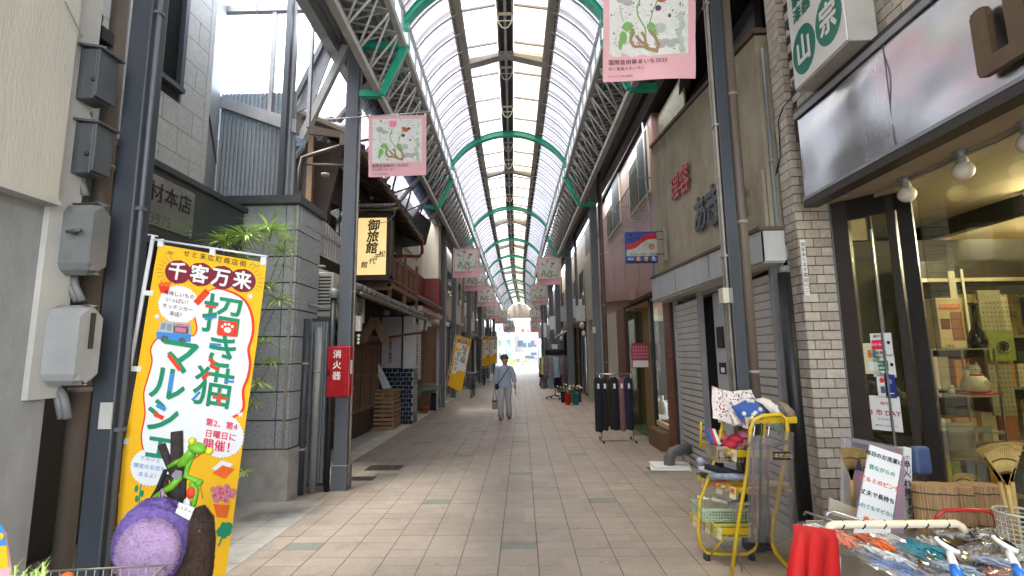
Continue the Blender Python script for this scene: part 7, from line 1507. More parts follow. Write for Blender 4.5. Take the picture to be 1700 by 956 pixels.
# flower buckets
for k, (px_, m, lab, nb_) in enumerate(((943, 'red_cloth', 'red bucket of pale cut flowers on the pavement', 7), (956, 'teal_net', 'blue bucket of white cut flowers on the pavement', 9), (936, 'navy_cloth', 'dark blue bucket of greenery behind the red one', 5))):
    p = P(px_, 672 if k < 2 else 668, Z=0); t = thing('flower_bucket', lab, 'bucket', p, 'buckets of cut flowers'); part('bucket', G().lathe(p, [(.085, 0), (.105, .34), (.11, .34), (.11, .36), (.095, .36), (.09, .33), (.0, .31)], 18), m, t); rr = random.Random(k)
    for j in range(nb_ * 2):
        a = rr.uniform(0, 6.28); e = p + V((math.cos(a) * .2, math.sin(a) * .15, rr.uniform(.48, .62))); part('flower_stem', G().tube([p + V((0, 0, .3)), e], .005, 4), 'foliage', t)
        if j % 2 == 0 or k == 1: part('flower_head', G().ball(e, rr.uniform(.02, .035), n=7, m=5), 'white_print' if k else 'skin', t)
        g = G(); q = p.lerp(e, .75) + V((0, 0, .08)); [g.add([q, q + V((rr.uniform(-.08, .08), rr.uniform(-.05, .05), rr.uniform(.0, .08))), q + V((rr.uniform(-.03, .03), 0, .02))], [(0, 1, 2)]) for _ in range(5)]; part('leaf_cluster', g, 'foliage', t)
# small hanging lanterns / signs along the right
for k, (x, y, w_, h_, Y, lab, m) in enumerate(((964, 520, 16, 26, 13.5, 'pale grey boxed sign beside the brown downpipe', 'board_grey'), (918, 536, 10, 22, 22, 'small white upright sign above the clothes rack', 'paper_white'), (905, 548, 6, 24, 30, 'narrow white upright sign far down the right row', 'paper_white'), (896, 553, 5, 18, 38, 'narrow tan sign at the far right end', 'box_cream'))):
    a, c = P(x - w_ / 2, y - h_ / 2, Y=Y), P(x + w_ / 2, y + h_ / 2, Y=Y); single('upright_sign', G().box(a.x, c.x, Y, Y + .12, c.z, a.z), m, lab, 'sign', bevel=.01)
for k, (x, y, Y, r) in enumerate(((966, 540, 13, .07), (969, 553, 13.1, .055), (934, 553, 20, .09), (932, 562, 20.3, .07), (918, 575, 22, .08))): single('paper_lantern', G().ball(P(x, y, Y=Y), r, rz=r * 1.25), 'goods_white', ['round pale lantern by the brown downpipe, upper', 'round pale lantern by the brown downpipe, lower', 'pale lantern above the flower bucket column', 'lower pale lantern above the flower bucket column', 'small pale lantern over the clothes rack'][k], 'lantern', 'pale paper lanterns')
single('awning_pole', G().tube([P(921, 560, Y=20), P(941, 549, Y=18)], .03, 6), 'paper_white', 'white slanting awning rail over the clothes rack', 'rail')
single('pale_switch_box', G().box(*sorted((P(984, 545, Y=11.2).x, P(988, 545, Y=11.2).x)), 11.15, 11.25, P(985, 553, Y=11.2).z, P(985, 543, Y=11.2).z), 'ac_white', 'small pale box on the slim grey column at the trouser rack', 'electric box')
t = thing('electric_box', 'beige electric box with grey side on the column behind the yellow cart', 'electric box', (1.8, 4.2, 2)); a, c = P(1198, 478, Y=4.18), P(1217, 503, Y=4.18); part('casing', G().box(a.x, lerp(a.x, c.x, .6), 4.16, 4.26, c.z, a.z), 'ac_white', t, bevel=.006); part('side', G().box(lerp(a.x, c.x, .6) + .001, c.x, 4.17, 4.25, c.z, a.z), 'pipe_grey', t)

# ================================================================ YELLOW DISPLAY CART
ct = thing('display_cart', 'yellow tubular display cart with stepped trays and paper price tags', 'cart', (1.6, 4, 0)); Yn, Yw = 3.72, 4.08
nf = [P(1213, 962, Y=Yn), P(1227, 860, Y=Yn + .0), P(1241, 780, Y=Yn), P(1246, 712, Y=Yn), P(1252, 697, Y=Yn), P(1266, 690, Y=Yn), P(1296, 688, Y=Yn), P(1305, 696, Y=Yn), P(1307, 712, Y=Yn), P(1303, 760, Y=Yn), P(1284, 872, Y=Yn), P(1281, 900, Y=Yn), P(1288, 918, Y=Yn), P(1325, 962, Y=Yn)]
part('leg', G().tube(nf, .0135, 10), 'cart_yellow', ct)
bf = [P(1203, 690, Y=Yw), P(1187, 762, Y=Yw), P(1162, 832, Y=Yw), P(1159, 880, Y=Yw), P(1163, 905, Y=Yw), P(1173, 918, Y=Yw), P(1200, 920, Y=Yw), P(1240, 920, Y=Yw), P(1253, 912, Y=Yw), P(1256, 900, Y=Yw)]
part('leg', G().tube(bf, .0125, 10), 'cart_yellow', ct); part('brace', G().tube([P(1254, 905, Y=Yw), P(1262, 800, Y=4.2), P(1270, 700, Y=4.25)], .011, 8), 'cart_yellow', ct)
part('brace', G().tube([P(1200, 895, Y=3.95), P(1180, 920, Y=Yw)], .009, 8), 'cart_yellow', ct); part('brace', G().tube([P(1224, 895, Y=3.9), P(1232, 956, Y=3.85)], .005, 6), 'lettering_grey', ct)
for x in (1173, 1247): p = P(x, 919, Y=Yw); w__ = part('castor', G().tube([p + V((-.016, 0, -.045)), p + V((.016, 0, -.045))], .034, 14), 'black_rubber', ct); part('fork', G().box(p.x - .024, p.x + .024, p.y - .01, p.y + .01, p.z - .04, p.z), 'steel_dark', ct)
def tray(A, B, C, dep, lip, zz=None):
    """A far left corner, B near left corner, C near right corner"""
    A, B, C = V(A), V(B), V(C); z = (A.z + B.z) / 2 if zz is None else zz; A.z = B.z = C.z = z; D = C + (A - B) * .75; D.z = z
    g = G(); g.slab([A, B, C, D] if (B - A).cross(C - B).z > 0 else [D, C, B, A], (0, 0, 1), .008)
    part('tray', g, 'cart_yellow', ct); g = G()
    for p, q in ((A, B), (B, C), (C, D), (D, A)): g.beam(p + EZ * (lip / 2 + .001), q + EZ * (lip / 2 + .001), .006, lip)
    part('tray_lip', g, 'cart_yellow', ct); part('wire_rim', G().tube([A + EZ * lip, B + EZ * lip, C + EZ * lip, D + EZ * lip, A + EZ * lip], .004, 5), 'cart_yellow', ct)
    n = (B - A).cross(EZ).normalized(); n = n if n.x < 0 else -n
    for f in (.22, .62, .96): 
        q = A.lerp(B, f) + EZ * (lip + .004) + n * .006; u = (B - A).normalized(); g = G().slab([q - u * .03, q + u * .03, q + u * .028 - EZ * .085 + n * .01, q - u * .03 - EZ * .08 + n * .012], n, .001); tg = part('price_tag', g, 'tag_yellow', ct)
        text('¥' + str(random.choice([330, 550, 880, 110, 770])), q - EZ * .04 + n * .006, -u if u.cross(EZ).dot(n) < 0 else u, EZ, .025, 'flag_orange', tg, align='CENTER', lift=.004)
    return A, B, C, D, z
T1 = tray(P(1187, 688, Y=4.22), P(1243, 704, Y=3.80), P(1323, 700, Y=3.80), 0, .035)
T2 = tray(P(1166, 735, Y=4.30), P(1224, 764, Y=3.88), P(1290, 764, Y=3.88), 0, .04)
T3 = tray(P(1158, 790, Y=4.30), P(1222, 826, Y=3.90), P(1312, 826, Y=3.90), 0, .035)
T4 = tray(P(1145, 848, Y=4.30), P(1199, 897, Y=3.92), P(1258, 897, Y=3.92), 0, .035)
part('side_post', G().tube([P(1164, 700, Y=4.28), P(1163, 742, Y=4.28)], .010, 6), 'cart_yellow', ct)
rr = random.Random(11)
def mound(name, lab, cat, c, rx, ry, rz, m, grp=None, amp=.01, tilt=0., dots=None):
    g = G(); g.ball(c, rx, ry, rz, n=20, m=12, rot=Matrix.Rotation(tilt, 3, 'Y')); z0 = c[2] - rz * .45
    g.v = [V((p.x + rr.uniform(-amp, amp) * .4, p.y + rr.uniform(-amp, amp) * .4, max(p.z, z0) + (rr.uniform(-amp, amp) * .4 if p.z > z0 else 0))) for p in g.v]
    o = single(name, g, m, lab, cat, grp)
    return o
def cushion_cover(x, y, Y, w0, h0, ang, m, lab, dots=None):
    """a stuffed fabric square standing tilted in the tray"""
    c = P(x, y, Y=Y); g = G(); g.smooth = True; n = 9; R_ = Matrix.Rotation(ang, 3, 'Y') @ Matrix.Rotation(R(-35), 3, 'X'); vs = []
    for sgn in (1, -1):
        for i in range(n):
            for j in range(n):
                u, v = i / (n - 1) * 2 - 1, j / (n - 1) * 2 - 1; d = sgn * .035 * (1 - u ** 4) * (1 - v ** 4); vs.append(c + R_ @ V((u * w0 / 2, d + .006 * math.sin(u * 5 + v * 4), v * h0 / 2)))
    fs = [(s_ * n * n + i * n + j, s_ * n * n + (i + 1) * n + j, s_ * n * n + (i + 1) * n + j + 1, s_ * n * n + i * n + j + 1) for s_ in (0, 1) for i in range(n - 1) for j in range(n - 1)]
    g.add(vs, fs); t = thing('folded_cover', lab, 'fabric cover', c, 'fabric goods in the top tray'); part('cloth', g, m, t)
    if dots:
        g = G()
        for k in range(dots[1]): u, v = rr.uniform(-.85, .85), rr.uniform(-.85, .85); p = c + R_ @ V((u * w0 / 2, -.037 * (1 - u ** 4) * (1 - v ** 4) - .003, v * h0 / 2)); g.ball(p, dots[2], dots[2], dots[2], n=6, m=4)
        part('printed_dots', g, dots[0], t, kind='stuff' if dots[1] > 8 else None)
cushion_cover(1213, 676, 4.05, .30, .30, .3, 'towel_print', 'cream cover with small red and black specks, at the left of the top tray', ('towel_red', 60, .006))
cushion_cover(1234, 675, 3.98, .24, .28, -.1, 'towel_print', 'pale speckled cover leaning in the middle of the top tray', ('towel_black', 50, .005))
cushion_cover(1246, 685, 3.86, .19, .20, -.4, 'towel_blue', 'blue cover with round white spots on the top tray', ('towel_white', 7, .018))
for k, (x, y, m, lab, a) in enumerate(((1256, 680, 'towel_black', 'dark patterned cover crumpled in the top tray', .5), (1268, 676, 'towel_white', 'white cloth bundle on the top tray', .9), (1277, 681, 'towel_white', 'off white cloth beside the white bundle', .7), (1286, 682, 'cloth_grey', 'grey cloth at the right of the top tray', .9), (1297, 684, 'bag_tan', 'tan knitted cloth at the right end of the top tray', 1.0), (1262, 690, 'cloth_print', 'brown print cloth low in the top tray', .3))):
    mound('cloth_bundle', lab, 'cloth', P(x + 3, y + 1, Y=3.96), .085, .11, .062, m, 'fabric goods in the top tray', .016, a)
for k, (x, y, m, lab) in enumerate(((1176, 722, 'towel_blue', 'blue roll in the second tray'), (1181, 724, 'towel_red', 'red roll in the second tray'), (1187, 725, 'towel_white', 'white roll in the second tray'), (1192, 727, 'navy_cloth', 'navy roll in the second tray'), (1198, 727, 'towel_pink', 'pink roll in the second tray'), (1204, 728, 'coral_net', 'coral roll at the right of the rolls'))):
    c = P(x, y, Y=4.12); single('cloth_roll', G().tube([c + V((0, -.08, -.05)), c + V((.01, .05, .045))], .017, 9), m, lab, 'cloth roll', 'rolled cloths in the second tray')
for k, (x, y, m, lab) in enumerate(((1222, 730, 'towel_red', 'crimson cloth heap in the tan basket'), (1212, 738, 'towel_red', 'red spotted cloth at the left of the tan basket'), (1232, 735, 'towel_pink', 'pink cloth heap in the tan basket'), (1243, 742, 'cloth_grey', 'grey net pack at the edge of the tan basket'), (1238, 722, 'towel_pink', 'light pink cloth behind the crimson heap'))):
    mound('cloth_bundle', lab, 'cloth', P(x, y, Y=4.02), .06, .07, .04, m, 'cloths in the tan basket', .014)
def netbasket(A, B, h, Yb_, m, lab, slots=True, flare=.02):
    a, b = P(*A, Y=Yb_), P(*B, Y=Yb_); x0, x1, z0 = a.x, b.x, (a.z + b.z) / 2 - h; y0, y1 = Yb_, Yb_ + .24; t = thing('plastic_basket', lab, 'basket', (x0, y0, z0), 'plastic baskets on the cart'); nx = max(int((x1 - x0) / .022), 3)
    part('rim', G().box(x0 - .008, x1 + .008, y0 - .01, y0, z0 + h - .015, z0 + h).box(x0 - .008, x0, y0, y1, z0 + h - .015, z0 + h).box(x1, x1 + .008, y0, y1, z0 + h - .015, z0 + h).box(x0 - .008, x1 + .008, y1, y1 + .01, z0 + h - .015, z0 + h), m, t); part('basket_floor', G().box(x0, x1, y0, y1, z0, z0 + .006), m, t)
    g = G()
    for k in range(nx + 1): x = lerp(x0, x1, k / nx); g.box(x - .003, x + .003, y0, y0 + .003, z0 + .006, z0 + h - .016).box(x - .003, x + .003, y1 - .003, y1, z0 + .006, z0 + h - .016)
    for k in range(11): y = lerp(y0 + .004, y1 - .004, k / 10); g.box(x0, x0 + .003, y - .003, y + .003, z0 + .006, z0 + h - .016)
    for j in range(1, 5): z = z0 + h * j / 5; g.box(x0, x1, y0 - .001, y0 + .002, z - .003, z + .003).box(x0 - .001, x0 + .002, y0, y1, z - .003, z + .003)
    part('lattice', g, m, t, kind='stuff'); return t
netbasket((1190, 741), (1232, 741), .12, 3.98, 'basket_tan', 'tan slotted plastic basket of folded cloths in the second tray')
netbasket((1166, 842), (1240, 846), .10, 4.02, 'basket_green', 'pale green slotted plastic basket in the lowest tray')
netbasket((1186, 868), (1246, 870), .10, 3.95, 'basket_yellow', 'yellow green slotted basket in front of the pale green one')
for k, (p0, p1, m, lab) in enumerate((((1160, 778), (1230, 786), 'board_grey', 'grey wrapped umbrella lying at the back of the third tray'), ((1170, 774), (1240, 790), 'navy_cloth', 'navy wrapped umbrella lying in the third tray'), ((1178, 790), (1270, 794), 'grey_pack', 'silver grey pack lying at the front of the third tray'), ((1240, 800), (1310, 806), 'box_cream', 'orange printed pack at the right of the third tray'))):
    single('wrapped_umbrella', G().tube([P(*p0, Y=4.12 - .05 * k), P(*[lerp(a_, b_, .5) for a_, b_ in zip(p0, p1)], Y=4.05 - .05 * k), P(*p1, Y=4.0 - .05 * k)], [.022, .03, .02], 9), m, lab, 'umbrella' if k < 2 else 'pack', 'packs in the third tray')
p = P(1163, 766, Y=4.2); single('umbrella_knob', G().ball(p, .035), 'grey_pack', 'round clear umbrella handle at the left of the third tray', 'umbrella handle')
ORD2 = 'first second third fourth fifth sixth seventh eighth ninth'.split()
for row, (x0, y0, x1, y1, Ya_, Yb_, n_, ms, nm) in enumerate(((1168, 786, 1216, 812, 4.22, 3.96, 7, ['cloth_grey', 'towel_black', 'board_grey', 'box_brown', 'orange_net', 'box_cream', 'shop_goods'], 'along the street edge of the third tray'), (1226, 812, 1300, 814, 3.92, 3.9, 8, ['orange_net', 'box_cream', 'red_cloth', 'goods_green', 'cloth_print', 'box_cream', 'towel_red', 'board_grey'], 'across the near edge of the third tray'),
        (1170, 826, 1232, 836, 4.15, 4.05, 6, ['white_print', 'basket_tan', 'goods_white', 'towel_white', 'cloth_blue', 'goods_white'], 'inside the pale green basket'), (1218, 752, 1284, 754, 3.93, 3.93, 7, ['shop_goods', 'towel_red', 'box_cream', 'towel_pink', 'cloth_mauve', 'orange_net', 'box_cream'], 'across the near edge of the second tray'))):
    for k in range(n_):
        f = k / (n_ - 1); c = P(lerp(x0, x1, f), lerp(y0, y1, f), Y=lerp(Ya_, Yb_, f)); a = rr.uniform(-.5, .5); u = V((math.cos(a), math.sin(a), rr.uniform(-.2, .2))); g = G(); g.beam(c - u * .055, c + u * .055, rr.uniform(.03, .06), rr.uniform(.012, .03))
        single('small_packet', g, ms[k], 'small packet, ' + ORD2[k] + ' from the left ' + nm, 'packet', 'small packets on the yellow cart', .003)
# canes hung on the cart in clear film
for k, (x, x2, m, lab) in enumerate(((1251, 1249, 'umbrella_cane', 'patterned cane in clear film hanging on the left'), (1263, 1262, 'cloth_black', 'slim black cane in clear film hanging in the middle'), (1275, 1275, 'umbrella_cane', 'patterned cane in clear film hanging on the right'))):
    Yk = 3.62 + .02 * k; t = thing('hanging_cane', lab, 'cane', P(x, 720, Y=Yk), 'canes hanging on the cart in clear film'); a, b = P(x, 745, Y=Yk), P(x2, 890, Y=Yk)
    part('shaft', G().tube([a, b], .010, 8), m, t); part('handle', G().tube([a + V((-.05, 0, .02)), a + V((-.02, 0, .035)), a + V((0, 0, .02)), a], [.012, .016, .014, .012], 8), 'wood_brown' if k != 1 else 'cloth_black', t); part('rubber_tip', G().tube([b, b - EZ * .06], .015, 8), 'black_rubber', t)
    part('film_bag', G().slab([P(x - 9, 722, Y=Yk - .03), P(x2 - 8, 900, Y=Yk - .03), P(x2 + 8, 902, Y=Yk - .03), P(x + 9, 724, Y=Yk - .03)], (0, -1, 0), .001), 'plastic_film', t)
    part('hook', G().tube([P(x - 2, 700, Y=Yk - .02), P(x + 2, 708, Y=Yk - .02), P(x, 724, Y=Yk - .02)], .003, 5), 'alu' if k != 1 else 'flag_green', t)
t = thing('film_sheet', 'wide clear plastic bag with a gold and black label hung on the cart', 'plastic bag', P(1295, 740, Y=3.64)); part('film', G().slab([P(1281, 712, Y=3.66), P(1286, 905, Y=3.66), P(1318, 890, Y=3.66), P(1318, 718, Y=3.66)], (0, -1, 0), .001), 'plastic_film', t)
a, c = P(1282, 750, Y=3.64), P(1313, 763, Y=3.64); part('label', G().box(a.x, c.x, 3.638, 3.642, c.z, a.z), 'frame_black', t); text('1本杖(白)', ((a.x + c.x) / 2, 3.637, (a.z + c.z) / 2), EX, EZ, .034, 'box_cream', t, bold=.02, align='CENTER')
part('cane_grip', G().tube([P(1282, 741, Y=3.68), P(1308, 733, Y=3.68)], .014, 8), 'cloth_grey', t); part('green_clip', G().tube([P(1289, 700, Y=3.66), P(1290, 712, Y=3.66), P(1294, 722, Y=3.66)], .006, 6), 'flag_green', t)

# ================================================================ GOODS TABLE AND ITS BIN
zt_ = .60
bn = thing('goods_bin', 'beige open bin full of bagged nets at the shop front', 'bin', (1.5, 2.2, 0)); q1, q2, q3 = P(1397, 908, Z=zt_), P(1392, 880, Z=zt_ + .0), P(1602, 872, Z=zt_)
bx0, by0, bx1, by1 = q1.x + .0, q1.y - .75, P(1602, 880, Y=q1.y + .30).x, q1.y + .30
part('back_board', G().box(bx0, bx1, by1, by1 + .012, .30, zt_ + .03), 'cardboard_bin', bn); part('side_board', G().box(bx0 - .012, bx0, by0, by1 + .012, .25, zt_ - .0), 'cardboard_bin', bn); part('side_board', G().box(bx1, bx1 + .012, by0, by1 + .012, .25, zt_ + .02), 'cardboard_bin', bn); part('front_board', G().box(bx0, bx1, by0 - .012, by0, .25, zt_), 'cardboard_bin', bn); part('bin_floor', G().box(bx0, bx1, by0, by1, .25, .27), 'cardboard_bin', bn); part('table_top', G().box(bx0 - .3, bx1 + .3, by0 - .05, by1 + .1, .20, .245), 'wood_brown', bn)
for x in (bx0 - .25, bx1 + .25):
    for y in (by0, by1): part('leg', G().box(x - .02, x + .02, y - .02, y + .02, 0, .2), 'wood_dark', bn)
cl = thing('red_cloth', 'bright red cloth draped over the corner of the goods table', 'cloth', P(1330, 900, Y=2.2)); g = G(); g.smooth = True; vs = []; n = 14
top = [P(lerp(1318, 1392, i / n), lerp(886, 898, i / n), Y=2.42 - .28 * i / n) for i in range(n + 1)]
for i, p in enumerate(top): f = i / n; dep = lerp(.22, .42, f); vs += [p + V((.06, .12, .004)), p, p + V((-.035 - .02 * math.sin(i * 1.3), -.02 + .02 * math.cos(i * 1.7), -dep * .5)), p + V((-.06 - .035 * math.sin(i * 1.3), -.03 + .03 * math.cos(i * 1.7), -dep))]
g.add(vs, [(i * 4 + j, (i + 1) * 4 + j, (i + 1) * 4 + j + 1, i * 4 + j + 1) for i in range(n) for j in range(3)]); part('drape', g, 'red_cloth', cl)
sp_ = thing('printed_leaflet', 'white printed leaflet taped to the side of the beige bin', 'leaflet', q1); a_ = [P(1366, 915, Y=q1.y - .03), P(1366, 985, Y=q1.y - .03), P(1396, 990, Y=q1.y - .10), P(1396, 925, Y=q1.y - .10)]; part('sheet', G().slab(a_, (-.3, -1, 0), .002), 'paper_white', sp_); part('edge_strip', G().beam(a_[0] + V((-.02, .02, 0)), a_[1] + V((-.02, .02, 0)), .03, .004), 'board_purple', sp_)
for k in range(7): p = a_[0].lerp(a_[1], .1 + k * .12) + V((.012, -.008, 0)); part('print_line', G().beam(p, p + (a_[3] - a_[0]) * .7, .002, .006), 'flag_red' if k % 2 == 0 else 'lettering_grey', sp_)
def pack(lab, x0, y0, x1, y1, w0, m, Z, seed, film=True, cat='bagged net'):
    """a lumpy bag of netting lying along the line between two points, wrapped in film"""
    a, b = P(x0, y0, Z=Z), P(x1, y1, Z=Z - .02); t = thing('net_pack', lab, cat, a, 'bagged goods in the beige bin'); rr = random.Random(seed); u = (b - a); s_ = u.cross(EZ).normalized(); g = G()
    for k in range(30): f = rr.uniform(.02, .98); c0 = a + u * f + s_ * rr.uniform(-1, 1) * w0 * .42 * (1 - (2 * f - 1) ** 4 * .4) + EZ * rr.uniform(0, .015); c1 = c0 + u.normalized() * rr.uniform(.03, .08) + s_ * rr.uniform(-.03, .03) + EZ * rr.uniform(-.01, .012); g.tube([c0, (c0 + c1) / 2 + EZ * .008, c1], rr.uniform(.004, .009), 5)
    part('netting', g, m, t, kind='stuff'); g = G(); g.smooth = True; n = 10; vs = []
    for i in range(n + 1):
        for j in range(6): f = i / n; q = j / 5 * 2 - 1; vs.append(a + u * (f * 1.1 - .05) + s_ * q * w0 * .55 + EZ * (.028 * (1 - q * q) + .006 * math.sin(i * 2.3 + j * 1.9 + seed)))
    g.add(vs, [(i * 6 + j, (i + 1) * 6 + j, (i + 1) * 6 + j + 1, i * 6 + j + 1) for i in range(n) for j in range(5)])
    if film: part('film', g, 'plastic_film', t)
    return t, a, b, s_
pack('bagged white and black rope at the left corner of the bin', 1338, 874, 1400, 905, .12, 'paper_white', .66, 1); pack('bagged coral pink net at the left end of the bin', 1372, 880, 1398, 900, .08, 'coral_net', .68, 2)
pack('bagged orange net lying toward the coral one', 1365, 886, 1400, 896, .05, 'coral_net', .69, 9); pack('bright orange net in clear film in the bin', 1414, 888, 1462, 908, .09, 'orange_net', .64, 3)
pack('pale bag printed in black beside the orange net', 1450, 886, 1480, 900, .08, 'paper_white', .63, 4); pack('teal blue net in clear film in the bin', 1482, 905, 1548, 932, .10, 'teal_net', .62, 5); pack('second teal net beside the first in the bin', 1500, 898, 1555, 918, .07, 'teal_net', .63, 6)
pack('long grey pack with yellow print across the front of the bin', 1406, 910, 1600, 972, .15, 'grey_pack', .63, 7); pack('white cloth in clear film behind the blue handled mirror', 1530, 893, 1585, 925, .11, 'paper_white', .60, 8)
pack('silver film pack crossing behind the second blue handle', 1590, 925, 1690, 885, .10, 'grey_pack', .66, 10); pack('mixed printed pack in the right front of the bin', 1600, 940, 1700, 960, .2, 'cloth_print', .60, 12); pack('white and red printed pack at the right edge', 1640, 935, 1720, 925, .12, 'paper_white', .62, 13); pack('red and cream pack near the lower right corner', 1630, 955, 1720, 940, .1, 'coral_net', .61, 14)
for k, (x0, y0, x1, y1, w0, m, lab) in enumerate(((1440, 930, 1530, 965, .09, 'blue_tin', 'blue net pack in front of the long grey pack'), (1540, 935, 1600, 950, .09, 'cloth_blue', 'pale blue net pack between the teal net and the mirrors'), (1600, 925, 1650, 935, .08, 'grey_pack', 'grey blue pack between the two mirrors'), (1548, 885, 1600, 895, .06, 'board_grey', 'grey pack behind the white cloth pack'), (1420, 905, 1490, 935, .06, 'paper_white', 'thin white pack lying across the long grey pack'), (1650, 905, 1710, 915, .09, 'board_grey', 'grey pack under the silver film at the right'))): pack(lab, x0, y0, x1, y1, w0, m, .65, 20 + k)
t = pack('white round pack with black characters at the right of the bin', 1602, 895, 1660, 885, .17, 'paper_white', .66, 15)[0]
tp = P(1616, 888, Z=.70); text('瀬戸', tp, V((.9, .3, 0)), V((-.2, .6, .8)), .035, 'lettering_black', t, bold=.03, align='CENTER'); text('瀬戸袋', tp + V((-.01, -.02, -.035)), V((.9, .3, 0)), V((-.2, .6, .8)), .035, 'lettering_black', t, bold=.03, align='CENTER')
for k, (x, y, x2, y2, lab) in enumerate(((1572, 905, 1600, 985, 'blue handled oval hand mirror at the left of the pair'), (1668, 903, 1710, 985, 'blue handled oval hand mirror at the right of the pair'))):
    c, e = P(x, y, Y=1.62), P(x2, y2, Y=1.50); t = thing('hand_mirror', lab, 'hand mirror', c, 'blue handled hand mirrors'); d = (e - c).normalized()
    Rm = Matrix.Rotation(R(28), 3, 'Y') @ Matrix.Rotation(R(18), 3, 'X'); part('rim', G().ball(c, .036, .03, .012, n=24, m=8, rot=Rm), 'white_print', t); part('mirror_face', G().ball(c + Rm @ V((0, 0, .006)), .029, .023, .008, n=22, m=8, rot=Rm), 'vase_black', t)
    part('neck', G().tube([c + d * .025, c + d * .085], [.009, .012], 10), 'white_print', t); part('handle', G().tube([c + d * .075, c + d * .10, e], [.013, .0165, .018], 12), 'blue_handle', t)
# padded rail, red rail, chrome rail
t = thing('padded_rail', 'cream padded rail wound with thin black bands behind the bin', 'rail', P(1480, 872, Y=2.35)); ra, rb = P(1384, 871, Y=2.36), P(1588, 869, Y=2.36)
part('padding', G().tube([P(1372, 882, Y=2.36), P(1378, 874, Y=2.36), ra, rb, P(1596, 874, Y=2.36), P(1601, 882, Y=2.36)], .017, 12), 'rail_cream', t)
for k in range(6): p = ra.lerp(rb, .06 + k * .17); part('band', G().tube([p + V((.009, 0, .018)), p + V((.003, -.02, 0)), p + V((-.006, -.012, -.016))], .003, 4), 'black_rubber', t)
single('red_rail', G().tube([P(1552, 868, Y=2.5), P(1556, 856, Y=2.5), P(1566, 848, Y=2.5), P(1600, 846, Y=2.5), P(1640, 848, Y=2.5), P(1651, 856, Y=2.5), P(1654, 872, Y=2.5)], .009, 8), 'rail_red', 'dark red bent tube handle standing before the bamboo rolls', 'handle')
single('chrome_rail', G().tube([P(1334, 855, Y=2.9), P(1338, 850, Y=2.9), P(1390, 868, Y=2.6)], .007, 6).tube([P(1370, 866, Y=2.7), P(1374, 852, Y=2.7), P(1385, 849, Y=2.7), P(1425, 862, Y=2.6)], .007, 6), 'rail_chrome', 'bent chrome rails between the bricks and the beige bin', 'rail')
single('cardboard_flap', G().slab([P(1376, 852, Y=2.8), P(1378, 826, Y=2.8), P(1425, 845, Y=2.7), P(1425, 868, Y=2.7)], (0, -1, 0), .01), 'cardboard_bin', 'tan cardboard flap leaning by the bricks', 'cardboard')
# boards behind the table
bb = thing('flat_carton', 'tall wrapped carton with purple face and white printed spine', 'carton', P(1460, 860, Y=3.0))
Yc = 3.0; part('purple_face', G().slab([P(1422, 875, Y=Yc), P(1497, 890, Y=Yc), P(1500, 745, Y=Yc), P(1414, 728, Y=Yc)][::1], (0, -1, 0), .03), 'board_purple', bb); part('navy_panel', G().slab([P(1415, 778, Y=Yc - .004), P(1450, 787, Y=Yc - .004), P(1451, 741, Y=Yc - .004), P(1415, 733, Y=Yc - .004)], (0, -1, 0), .003), 'board_navy', bb)
text('カバー付き', P(1433, 762, Y=Yc - .009), V((1, 0, -.2)), EZ, .055, 'towel_pink', bb, align='CENTER'); part('grey_edge', G().slab([P(1401, 840, Y=Yc + .01), P(1415, 845, Y=Yc + .01), P(1415, 732, Y=Yc + .01), P(1401, 727, Y=Yc + .01)], (0, -1, 0), .03), 'board_grey', bb)
part('white_spine', G().slab([P(1500, 890, Y=Yc - .01), P(1516, 890, Y=Yc - .01), P(1513, 744, Y=Yc - .01), P(1500, 744, Y=Yc - .01)], (0, -1, 0), .05), 'paper_white', bb); vtext('ホコリ', P(1507, 772, Y=Yc - .012), EX, EZ, .035, 'lettering_grey', bb, line=1.1); vtext('押入れ用すのこ', P(1508, 818, Y=Yc - .012), EX, EZ, .048, 'board_navy', bb, line=1.05, bold=.02)
part('film_cover', G().slab([P(1404, 745, Y=Yc - .02), P(1500, 762, Y=Yc - .02), P(1500, 742, Y=Yc - .02), P(1405, 724, Y=Yc - .02)], (0, -1, 0), .001), 'plastic_film', bb)
af = thing('handwritten_sign', 'white standing card with handwritten red, green and black lines', 'sign', P(1460, 860, Y=2.6)); Ya = 2.62
tl, tr, br, bl_ = P(1445, 738, Y=Ya), P(1498, 756, Y=Ya), P(1478, 885, Y=Ya), P(1418, 885, Y=Ya); part('card', G().slab([bl_, br, tr, tl], (0, -1, 0), .008), 'paper_white', af); part('back_leg', G().slab([P(1480, 885, Y=Ya + .02), P(1500, 885, Y=Ya + .1), P(1502, 758, Y=Ya + .02), P(1499, 757, Y=Ya + .012)], (0, -1, 0), .006), 'board_purple', af)
rgt, up_ = tr - tl, tl - bl_
for k, (tx, m) in enumerate((('毎日のお洗濯に', 'lettering_black'), ('昔ながらの', 'flag_green'), ('アルミのピンチ', 'flag_red'), ('丈夫で長持ち', 'lettering_black'), ('ぬれてもサビない', 'teal_net'), ('貴女し', 'flag_orange'))):
    f = .10 + k * .155; p = tl.lerp(bl_, f).lerp(tr.lerp(br, f), .46); text(tx, p + V((0, -.001, 0)), rgt, up_, [.026, .026, .028, .028, .024, .034][k], m, af, align='CENTER', bold=.02 if k in (0, 3) else .008)
